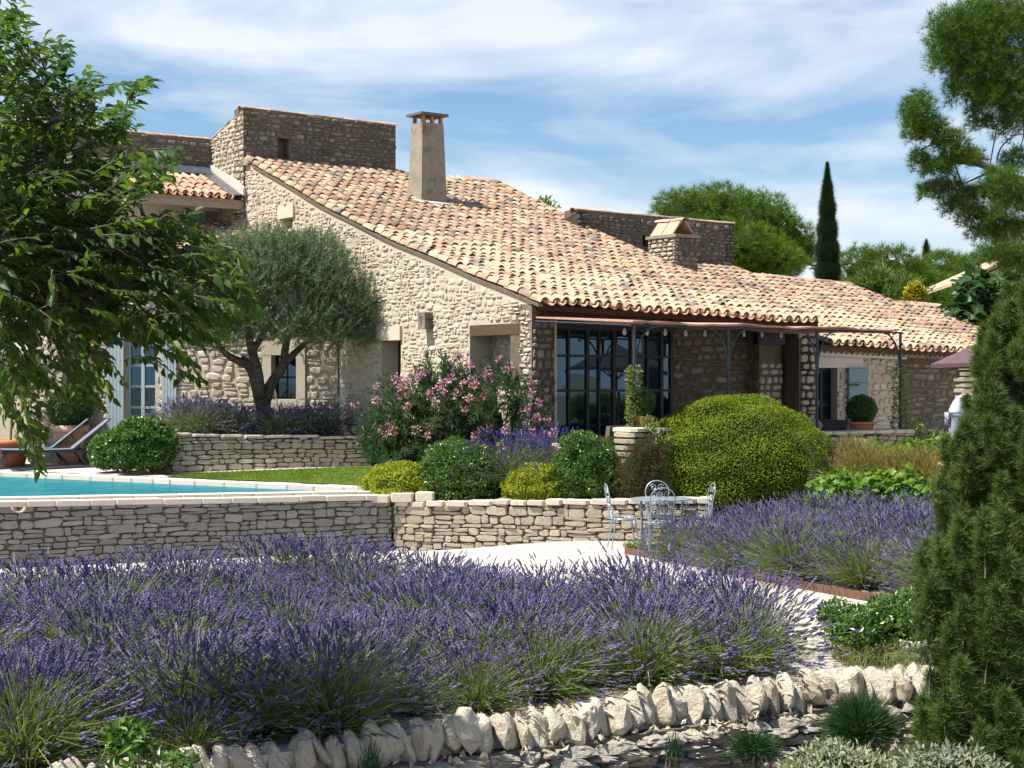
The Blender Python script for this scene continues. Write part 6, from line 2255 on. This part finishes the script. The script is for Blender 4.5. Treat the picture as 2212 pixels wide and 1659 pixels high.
def scroll_chair(name, label, group, mat, loc, rot):
    """the back stands at y = -.2, the sitter looks towards +y"""
    t = thing(name, label, 'chair', loc, group, rot)
    by = -.19
    hoop = [(-.17, by, .45), (-.18, by - .01, .56), (-.155, by - .03, .66), (-.185, by - .05, .78), (-.16, by - .07, .88), (-.09, by - .08, .945), (0, by - .085, .965), (.09, by - .08, .945), (.16, by - .07, .88), (.185, by - .05, .78), (.155, by - .03, .66), (.18, by - .01, .56), (.17, by, .45)]
    mb = MB(); mb.tube(smooth_path(hoop, 40), .0095, 6); bk_ = mb.obj('backrest', mat, t, True)
    mb = MB()
    for s_ in (-1, 1):
        for (cx, cz, r, st, hd) in ((.06, .86, .055, .5, 1), (.055, .75, .05, 4.2, -1), (.075, .55, .05, 1.2, 1), (.05, .64, .035, 3.5, -1)):
            q = np.array(scroll(cx, cz, r, 1.2, st, hd)); q[:, 0] *= s_; q[:, 1] = by - (q[:, 2] - .45) * .16
            mb.tube(q, .0065, 5)
        q = np.array([(s_ * .165, by - .03, .68), (s_ * .05, by - .03, .62), (s_ * .02, by - .01, .52), (s_ * .09, by, .46)])
        mb.tube(smooth_path(q, 16), .0065, 5)
    mb.obj('scrolls', mat, bk_, True)
    mb = MB()
    ring = [(.205 * math.cos(a), .205 * math.sin(a), .45) for a in np.linspace(0, 2 * math.pi, 29)]
    mb.tube(ring, .010, 6, False)
    for k in range(-2, 3):
        x = k * .075; l = math.sqrt(.2 ** 2 - x ** 2)
        mb.box((x, 0, .452), (.028, 2 * l, .004)); mb.box((0, x, .456), (2 * l, .028, .004))
    mb.obj('seat', mat, t, True)
    for sx in (-1, 1):
        for sy in (-1, 1):
            mb = MB(); mb.tube(smooth_path([(sx * .15, sy * .15, .45), (sx * .165, sy * .17, .25), (sx * .19, sy * .215, .0)], 10), .0105, 6); lg_ = mb.obj('leg', mat, t, True)
            mb = MB(); mb.tube(smooth_path([(sx * .165, sy * .17, .22), (sx * .14, sy * .15, .36), (sx * .06, sy * .13, .42), (0, sy * .13, .43)], 10), .007, 5); mb.obj('brace', mat, lg_, True)
    return t


tb = thing('bistro_table', 'round zinc grey metal garden table on the gravel', 'table', tuple(P(1429, 1178, 24.72) * [1, 1, 0]))
mb = MB(); mb.lathe([(0, .722), (.455, .722), (.465, .728), (.465, .738), (.455, .742), (0, .742)], (0, 0, 0), 40); mb.obj('tabletop', M['galv'], tb, True)
for k in range(4):
    a = math.pi / 4 + k * math.pi / 2 + .18
    u = np.array([math.cos(a), math.sin(a), 0])
    mb = MB()
    for o_ in (-.016, .016):
        sdv = np.array([-u[1], u[0], 0]) * o_
        mb.tube([u * .36 + sdv + ZD * .72, u * .34 + sdv + ZD * .4, u * .36 + sdv], .013, 6)
    lg_ = mb.obj('leg', M['galv'], tb, True)
    mb = MB()
    q = np.array(scroll(.0, 0, .055, 1.3, 0, 1)); mb.tube(u * (.41 + q[:, :1]) + ZD * (.655 + q[:, 2:]), .007, 5)
    mb.tube(smooth_path([u * .35 + ZD * .45, u * .38 + ZD * .56, u * .44 + ZD * .60], 8), .008, 5)
    u2 = np.array([math.cos(a + math.pi / 2), math.sin(a + math.pi / 2), 0])
    mb.tube(smooth_path([u * .35 + ZD * .48, (u * .31 + u2 * .05) + ZD * .57, (u + u2) * .17 + ZD * .59], 8), .008, 5)
    mb.obj('scroll_bracket', M['galv'], lg_, True)
tx, ty = float(tb.location.x), float(tb.location.y)
GRP = 'zinc grey scroll back chairs'
ch0 = scroll_chair('garden_chair', 'zinc grey scroll chair left of the table seen from the side', GRP, M['galv'], tuple(P(1347, 1180, 24.6) * [1, 1, 0]), -math.pi / 2 + .1)
pch = P(1424, 1180, 23.95) * [1, 1, 0]
copy_tree(ch0, tuple(pch), .12, 'zinc grey scroll chair in front of the table with its back to us')
copy_tree(ch0, (tx + .02, ty + .45, 0), math.pi + .1, 'zinc grey scroll chair behind the table facing us')
copy_tree(ch0, tuple(P(1503, 1180, 24.8) * [1, 1, 0]), math.pi / 2 + .15, 'zinc grey scroll chair right of the table half hidden by lavender')
BG = 'black iron scroll back chairs'
bc = scroll_chair('iron_chair', 'black iron scroll chair nearest the vine post', BG, M['post'], (*P(1975, 1000, 31.2)[:2], .9), .5)
copy_tree(bc, (*P(2032, 1000, 31.4)[:2], .9), -.4, 'black iron scroll chair beside the person in white')

# ------------------------------------------------------------------ sun loungers
def lounger(label, loc, rot):
    t = thing('sun_lounger', label, 'sun lounger', loc, 'charcoal sun loungers', rot)
    mb = MB()
    for s_ in (-.31, .31):
        mb.box((-.1, s_, .335), (1.95, .03, .05))
    for x in (-1.05, .3, .85): mb.box((x, 0, .335), (.04, .62, .04))
    mb.obj('frame', M['alu'], t, True)
    mb = MB()
    for i in range(10):
        x0, x1 = -1.05 + i * .135, -1.05 + (i + 1) * .135
        z0_, z1_ = .372 - .012 * math.sin(math.pi * i / 10), .372 - .012 * math.sin(math.pi * (i + 1) / 10)
        mb.hexa([np.array([x0, -.29, z0_]), np.array([x1, -.29, z1_]), np.array([x1, .29, z1_]), np.array([x0, .29, z0_])], [np.array([x0, -.29, z0_ + .006]), np.array([x1, -.29, z1_ + .006]), np.array([x1, .29, z1_ + .006]), np.array([x0, .29, z0_ + .006])])
    mb.obj('seat_sling', M['sling'], t, True)
    an = math.radians(39); d = np.array([math.cos(an), 0, math.sin(an)])
    b = np.array([.3, 0, .38]); n_ = np.array([-d[2], 0, d[0]])
    mb = MB(); e = b + d * .92
    q = [b + [0, -.29, 0], e + [0, -.29, 0], e + [0, .29, 0], b + [0, .29, 0]]
    mb.hexa(q, [p + n_ * .008 for p in q]); bk_ = mb.obj('backrest', M['sling'], t, True)
    mb = MB()
    for s_ in (-.305, .305): mb.tube([b + [0, s_, 0], e + [0, s_, 0]], .016, 6)
    mb.tube([e + [0, -.305, 0], e + [0, .305, 0]], .016, 6)
    for s_ in (-.27, .27): mb.tube([b + d * .45 + [0, s_, 0], (.85, s_, .36)], .012, 6)
    mb.obj('back_frame', M['alu'], bk_, True)
    for x, dx in ((-.95, -.16), (.72, .22)):
        for s_ in (-.3, .3):
            mb = MB(); mb.tube([(x, s_, .33), (x + dx, s_, 0)], .02, 6); mb.obj('leg', M['alu'], t, True)
    for s_ in (-.3, .3):
        mb = MB(); mb.tube([(.35, s_, .33), (.6, s_, .02)], .018, 6); mb.obj('leg', M['alu'], t, True)
    mb = MB(); mb.box((.95, 0, .012), (.05, .66, .024)); mb.obj('foot_bar', M['alu'], t, True)
    return t


pa = P(155, 1010, 32.85)
pb_ = np.array([-9.4, 33.35, 0])
zt = lawn_z(pa[0], pa[1])
lounger('charcoal sun lounger with raised back nearest the pool', (pa[0] - .28, pa[1] - .1, zt + .01), .36)
lounger('charcoal sun lounger with raised back behind the first one', (pb_[0] - .28, pb_[1] - .1, zt + .01), .36)

# ------------------------------------------------------------------ pots with plants
def pot(name, label, c, r, h, mat, sub, rim=True):
    t = thing(name, label, 'plant pot', tuple(c))
    mb = MB()
    pf = [(0, 0), (r * .68, 0), (r * .78, h * .3), (r * .93, h * .78), (r * .95, h * .82)]
    pf += [(r * 1.08, h * .83), (r * 1.1, h * .88), (r * 1.08, h), (r * .95, h), (r * .92, h * .86), (0, h * .86)] if rim else [(r, h), (r * .9, h), (0, h * .85)]
    mb.lathe(pf, (0, 0, 0), 28)
    mb.obj('pot', M[mat], t, True, True)
    mb = MB()
    mb.lathe([(r * .80, h * .45), (r * .83, h * .47), (r * .82, h * .50)], (0, 0, 0), 28); mb.obj('pot_band', M[mat], t, True, True)
    return t


def ball_plant(t, c, r, n_, L, W, mat, trunk=.0):
    V, F, q = join([shrub_parts(c, (r, r, r), n_, L, W, LEAF2, amp=.03, k=4, shell=.14, zmin=-.95)])
    o = link('foliage', mk('foliage', V, F, q), M[mat], t); o['kind'] = 'stuff'
    link('inner_twigs', leafmesh('inner_twigs', [inner_blob(c, (r, r, r), .84, .02, -1)]), M['inner'], t)['kind'] = 'stuff'


bxz = Zat(925, 26.4)
p = Hh(pt[0] + .18, PV + .05, 1.775)
t = pot('boxwood_pot', 'clipped boxwood ball in terracotta pot on the stone pier', p, .17, .18, 'terracotta', None)
ball_plant(t, p + ZD * .40, .235, 5000, .028, .016, 'box')
zz = 30.0
pw_ = P(1861, 930, zz); pw_[2] = 1.50
t = pot('boxwood_pot', 'clipped boxwood ball in terracotta pot behind the low porch wall', pw_, .24, .28, 'terracotta', None)
ball_plant(t, P(1861, 885, zz), .27, 5500, .028, .016, 'box')
mb = MB(); mb.box((pw_[0], pw_[1], 1.2), (.5, .5, .6)); sb = mb.obj('stone_plinth', M['cap']); props(sb, 'squared stone plinth under the boxwood pot by the blue shutter', 'plinth', None, 'thing')
pw_ = P(150, 1003, 33.95); pw_[2] = lawn_z(pw_[0], pw_[1])
t = pot('boxwood_pot', 'boxwood ball in tall terracotta pot behind the loungers', pw_, .36, .80, 'terra_pale', None)
ball_plant(t, P(152, 882, 33.95), .46, 9000, .035, .02, 'box')
pw_ = P(22, 1000, 33.6); pw_[2] = lawn_z(pw_[0], pw_[1])
t = pot('citrus_pot', 'wide terracotta pot with citrus tree at the left edge', pw_, .42, .55, 'terracotta', None)
cc = P(30, 830, 33.6)
o = link('foliage', leafmesh('foliage', [shrub_parts(cc, (.45, .4, .6), 2400, .08, .04, amp=.15, shell=.6)]), M['pitto'], t); o['kind'] = 'stuff'
mb = MB()
for k in range(14):
    c = cc + rdir(1)[0] * [.4, .35, .5]
    mb.lathe([(.001, -.035), (.025, -.025), (.035, 0), (.025, .025), (.001, .035)], c, 8)
o = mb.obj('fruit', M['yellow'], t, smooth=True); o['kind'] = 'stuff'
mb = MB(); mb.tube([pw_ + ZD * .4, cc], .025, 6); mb.obj('stem', M['bark'], t)

# pale metal bistro set on the upper terrace
def slat_chair(label, loc, rot):
    t = thing('slat_chair', label, 'chair', loc, 'pale metal chairs under the olive', rot)
    m_ = M['whitemetal']
    mb = MB(); mb.tube(smooth_path([(-.19, -.19, 0), (-.19, -.19, .45), (-.18, -.24, .75), (-.1, -.26, .88), (.1, -.26, .88), (.18, -.24, .75), (.19, -.19, .45), (.19, -.19, 0)], 40), .010, 6); bk_ = mb.obj('back_frame', m_, t, True)
    for x in (-.11, -.04, .04, .11):
        mb = MB(); mb.box((x, -.225, .66), (.028, .006, .36)); mb.obj('slat', m_, bk_, True)
    mb = MB()
    for k in range(6): mb.box((0, -.17 + k * .07, .45), (.38, .045, .008))
    mb.obj('seat', m_, t, True)
    for s_ in (-.18, .18):
        mb = MB(); mb.tube([(s_, .19, .45), (s_, .21, 0)], .010, 6); mb.obj('leg', m_, t, True)
    return t


slat_chair('pale metal slatted chair right of the small table against the gable', (*P(714, 930, 32.7)[:2], 1.46), 2.0)
slat_chair('pale metal slatted chair left of the small table near the trunk', (*P(622, 930, 32.9)[:2], 1.46), -1.4)
t = thing('small_table', 'small pale metal table under the olive tree', 'table', (*P(680, 930, 32.9)[:2], 1.46))
mb = MB(); mb.lathe([(0, .70), (.28, .70), (.29, .71), (.28, .72), (0, .72)], (0, 0, 0), 24); mb.obj('tabletop', M['whitemetal'], t, True)
for k in range(3):
    a = k * 2.1
    mb = MB(); mb.tube([(0, 0, .70), (.05 * math.cos(a), .05 * math.sin(a), .4), (.24 * math.cos(a), .24 * math.sin(a), 0)], .011, 6); mb.obj('leg', M['whitemetal'], t, True)

# ------------------------------------------------------------------ porch furniture
def sofa(label, loc, rot, w):
    t = thing('wicker_sofa', label, 'sofa', loc, None, rot)
    mb = MB(); mb.box((0, 0, .2), (w, .8, .4)); mb.obj('base', M['wicker'], t, True)
    mb = MB(); mb.hexa([np.array(q) for q in ((-w / 2, -.4, .4), (w / 2, -.4, .4), (w / 2, -.28, .4), (-w / 2, -.28, .4))], [np.array(q) for q in ((-w / 2, -.48, .88), (w / 2, -.48, .88), (w / 2, -.38, .88), (-w / 2, -.38, .88))]); mb.obj('backrest', M['wicker'], t, True)
    for s_ in (-1, 1):
        mb = MB(); mb.box((s_ * (w / 2 - .06), .03, .5), (.12, .78, .22)); mb.obj('armrest', M['wicker'], t, True)
    mb = MB(); mb.box((0, .05, .45), (w - .26, .66, .12)); mb.obj('cushion', M['cushion'], t, True)
    return t


a0 = Hh(Tp(1352, -1.3), -1.3, .9)
sofa('brown wicker sofa seen from behind through the porch', tuple(a0), math.atan2(.6, .8), 1.5)
a1 = Hh(Tp(1440, -1.2), -1.2, .9)
sofa('brown wicker sofa next to the stone wall of the porch', tuple(a1), math.atan2(.6, .8), 1.0)
a2 = Hh(Tp(1768, -.6), -.6, .9)
sofa('brown wicker armchair at the far end of the porch', tuple(a2), math.atan2(.6, .8) + 1.57, .8)
cu = thing('scatter_cushion', 'pale striped cushion on the far porch armchair', 'cushion', tuple(P(1745, 920, 30.6)))
V, F, q = inner_blob(P(1747, 922, 30.6), (.26, .14, .17), 1.0, .08, -1)
o = link('cushion_body', mk('cushion_body', V, [F], q, True), M['cushion'], cu)

# ------------------------------------------------------------------ parasol, pier, far house, person
PZ = 28.0
tip = P(2005, 786, PZ)
pp_ = P(2160, 745, PZ + .6)
um = thing('parasol', 'mauve brown canvas parasol beside the juniper', 'parasol', (pp_[0], pp_[1], .9))
apex = P(2170, 715, PZ + .6)
mb = MB()
crn = []
hw_ = (pp_[0] - tip[0])
for k in range(4):
    a = math.radians(20 + 90 * k)
    crn.append(np.array([pp_[0] + hw_ * 1.0 * math.cos(a + math.pi), pp_[1] + hw_ * 1.0 * math.sin(a + math.pi), tip[2]]))
for k in range(4):
    a, b = crn[k], crn[(k + 1) % 4]
    mid = (a + b) / 2 + ZD * .03
    for q in ((a, mid), (mid, b)):
        mb.add([apex, q[0], q[1], q[0] - ZD * .07, q[1] - ZD * .07], [(0, 1, 2), (1, 3, 4, 2)])
mb.obj('canopy', M['parasol'], um)
mb = MB(); mb.tube([np.array([pp_[0], pp_[1], .9]), apex + ZD * .06], .03, 8); mb.obj('pole', M['lightwood'], um)
for c in crn:
    mb = MB(); mb.tube([np.array([pp_[0], pp_[1], tip[2] - .25]), (np.array([pp_[0], pp_[1], apex[2]]) + c) / 2 - ZD * .06], .014, 6); mb.obj('strut', M['lightwood'], um)
    mb = MB(); mb.tube([apex - ZD * .03, c - ZD * .02], .012, 6); mb.obj('rib', M['lightwood'], um)
mb = MB(); mb.lathe([(0, 0), (.28, 0), (.28, .06), (.05, .08), (.05, .2), (0, .2)], (pp_[0], pp_[1], .9), 20); mb.obj('base', M['slate'], um)
sp_ = thing('stone_pier', 'pier of flat stones below the parasol', 'pier', (*P(2090, 900, 33)[:2], .9))
for i in range(17):
    c = P(2092, 900, 33.0)
    slab('stone', np.array([c[0] + R.normal(0, .012), c[1], .95 + i * .115]), (.46 + R.normal(0, .02), .42, .105), (1, .05, 0), sp_, M['dry'], R.normal(0, .015), .2)
bmz = Zat(793, 33)
mb = MB(); mb.box(np.array([P(2110, 0, 33)[0], 33.0, bmz + .06]), (1.1, .3, .13)); bm_ = mb.obj('timber_beam', M['steel']); props(bm_, 'dark beam resting on the stone pier', 'beam', None, 'thing')

fh = thing('far_house', 'far stone house with pale tile eaves at the right edge', 'house', tuple(P(2200, 760, 46)))
fA = P(2098, 600, 46); fB = fA + np.array([4.2, 1.2, 0]); fu = norm((fB - fA) * [1, 1, 0]); fn_ = np.array([fu[1], -fu[0], 0])
o0 = fA * [1, 1, 0]
mb = MB(); core(mb, o0, fu, fn_, [(0, Zat(607, 46)), (1.5, Zat(565, 46) + .1), (4, Zat(540, 46) + .8)], 0, .5); wl_ = mb.obj('wall', M['mortar'], fh)
ft = lambda a: float(np.interp(a, [0, 1.5, 4], [Zat(607, 46), Zat(565, 46) + .1, Zat(540, 46) + .8]))
cl = cells(0, 3, 3.4, 7, lambda a, b: 0 < a < 3 and b < ft(a) - .05, (.08, .14), (.18, .5), .02, R, .0, .2, .03)
lay(cl, o0, fu, fn_, wl_, M['dry'], 120, (.03, .05), 'dry')
mb = MB(); q = [fA * [1, 1, 0] + fu * -.35 + ZD * (Zat(607, 46) - .05), fA * [1, 1, 0] + fu * 1.5 + ZD * (ft(1.5) + .05), fA * [1, 1, 0] + fu * 4 + ZD * (ft(4) + .05)]
for a, b in zip(q[:-1], q[1:]):
    q4 = (a + fn_ * .15, b + fn_ * .15, b - fn_ * 4 - ZD * .5, a - fn_ * 4 - ZD * .5)
    mb.hexa(list(q4), [p + ZD * .08 for p in q4])
rf_ = mb.obj('roof', M['tile'], fh)
cap_tiles(q[0] + fn_ * .08 + ZD * .08, q[1] + fn_ * .08 + ZD * .08, rf_, M['tile'], 6, 1.2)
cap_tiles(q[1] + fn_ * .08 + ZD * .08, q[2] + fn_ * .08 + ZD * .08, rf_, M['tile'], 8, 1.2)


def skinned(name, verts, edges, radii, root, mat, parent, sub=2):
    me = bpy.data.meshes.new(name)
    me.from_pydata([tuple(v) for v in verts], edges, [])
    o = bpy.data.objects.new(name, me); COL.objects.link(o); o.parent = parent
    me.materials.append(mat)
    md = o.modifiers.new('skin', 'SKIN'); md.use_smooth_shade = True
    for i, r in enumerate(radii):
        sv = me.skin_vertices[0].data[i]
        sv.radius = (r, r) if np.isscalar(r) else r
        sv.use_root = (i == root)
    s2 = o.modifiers.new('sub', 'SUBSURF'); s2.levels = sub; s2.render_levels = sub
    return o


# person bending forward to the right, towards a table
pe0 = P(2061, 1000, 31.9)
pe = thing('person', 'person in white T-shirt bending forward behind the juniper', 'person', (pe0[0], pe0[1], .9))
v = [(0, 0, .92), (.05, 0, 1.06), (.16, 0, 1.22), (.27, 0, 1.34), (.35, 0, 1.40), (.43, 0, 1.46), (.47, .0, 1.56),
     (0, -.09, .90), (-.02, -.1, .50), (-.06, -.1, .09), (.08, -.11, .04), (0, .09, .90), (.0, .1, .50), (-.03, .1, .09), (.11, .11, .04),
     (.27, -.19, 1.33), (.32, -.24, 1.07), (.52, -.2, 1.0), (.60, -.19, 1.0), (.27, .19, 1.33), (.34, .23, 1.07), (.54, .18, 1.0), (.62, .17, 1.0)]
e = [(0, 1), (1, 2), (2, 3), (3, 4), (4, 5), (5, 6), (0, 7), (7, 8), (8, 9), (9, 10), (0, 11), (11, 12), (12, 13), (13, 14), (3, 15), (15, 16), (16, 17), (17, 18), (3, 19), (19, 20), (20, 21), (21, 22)]
r = [(.14, .12), (.12, .13), (.12, .15), (.10, .14), .055, (.085, .08), (.075, .08), .085, .055, .04, .035, .085, .055, .04, .035, .06, .042, .032, .035, .06, .042, .032, .035]
skinned('body', v, e, r, 0, M['skin'], pe)
skinned('shirt', [v[k] for k in (0, 1, 2, 3, 15, 19)] + [(.295, -.225, 1.18), (.305, .22, 1.18)], [(0, 1), (1, 2), (2, 3), (3, 4), (3, 5), (4, 6), (5, 7)], [(.165, .15), (.15, .16), (.15, .175), (.125, .16), .085, .085, .068, .068], 0, M['shirt'], pe)
skinned('trousers', [v[k] for k in (0, 7, 8, 9, 11, 12, 13)], [(0, 1), (1, 2), (2, 3), (0, 4), (4, 5), (5, 6)], [(.15, .13), .105, .075, .065, .105, .075, .065], 0, M['trousers'], pe)
skinned('hair', [(.41, 0, 1.49), (.45, 0, 1.58)], [(0, 1)], [(.095, .09), (.09, .09)], 0, M['hair'], pe)

# spotlight in the lavender bed
spt = P(1583, 1232, 21.6)
sl2 = thing('garden_spotlight', 'small black garden spotlight in the lavender by the edging', 'spotlight', (spt[0], spt[1], 0))
mb = MB(); mb.tube([(0, 0, 0), (0, 0, .1)], .012, 6); mb.obj('stake', M['black'], sl2, True)
mb = MB(); mb.tube([(.07, .05, .16), (-.07, -.07, .13)], .05, 14); hd_ = mb.obj('head', M['black'], sl2, True)
mb = MB(); mb.tube([(-.065, -.066, .131), (-.078, -.078, .128)], .042, 14); mb.obj('lens', M['whitemetal'], hd_, True)

# trees along the right side of the garden (seen mirrored in the porch windows)
up0 = [o for o in COL.objects if o.name == 'umbrella_pine'][0]
for i, (x, y, rz, lab) in enumerate(((24, 25, 1.0, 'umbrella pine beyond the right edge nearest the garden'), (30, 33, 2.2, 'umbrella pine beyond the right edge farther back'), (27, 15, 3.1, 'umbrella pine beyond the right edge beside the camera'))):
    cp = copy_tree(up0, (x, y, -.6), rz, lab); cp.scale = (.42, .42, .36)
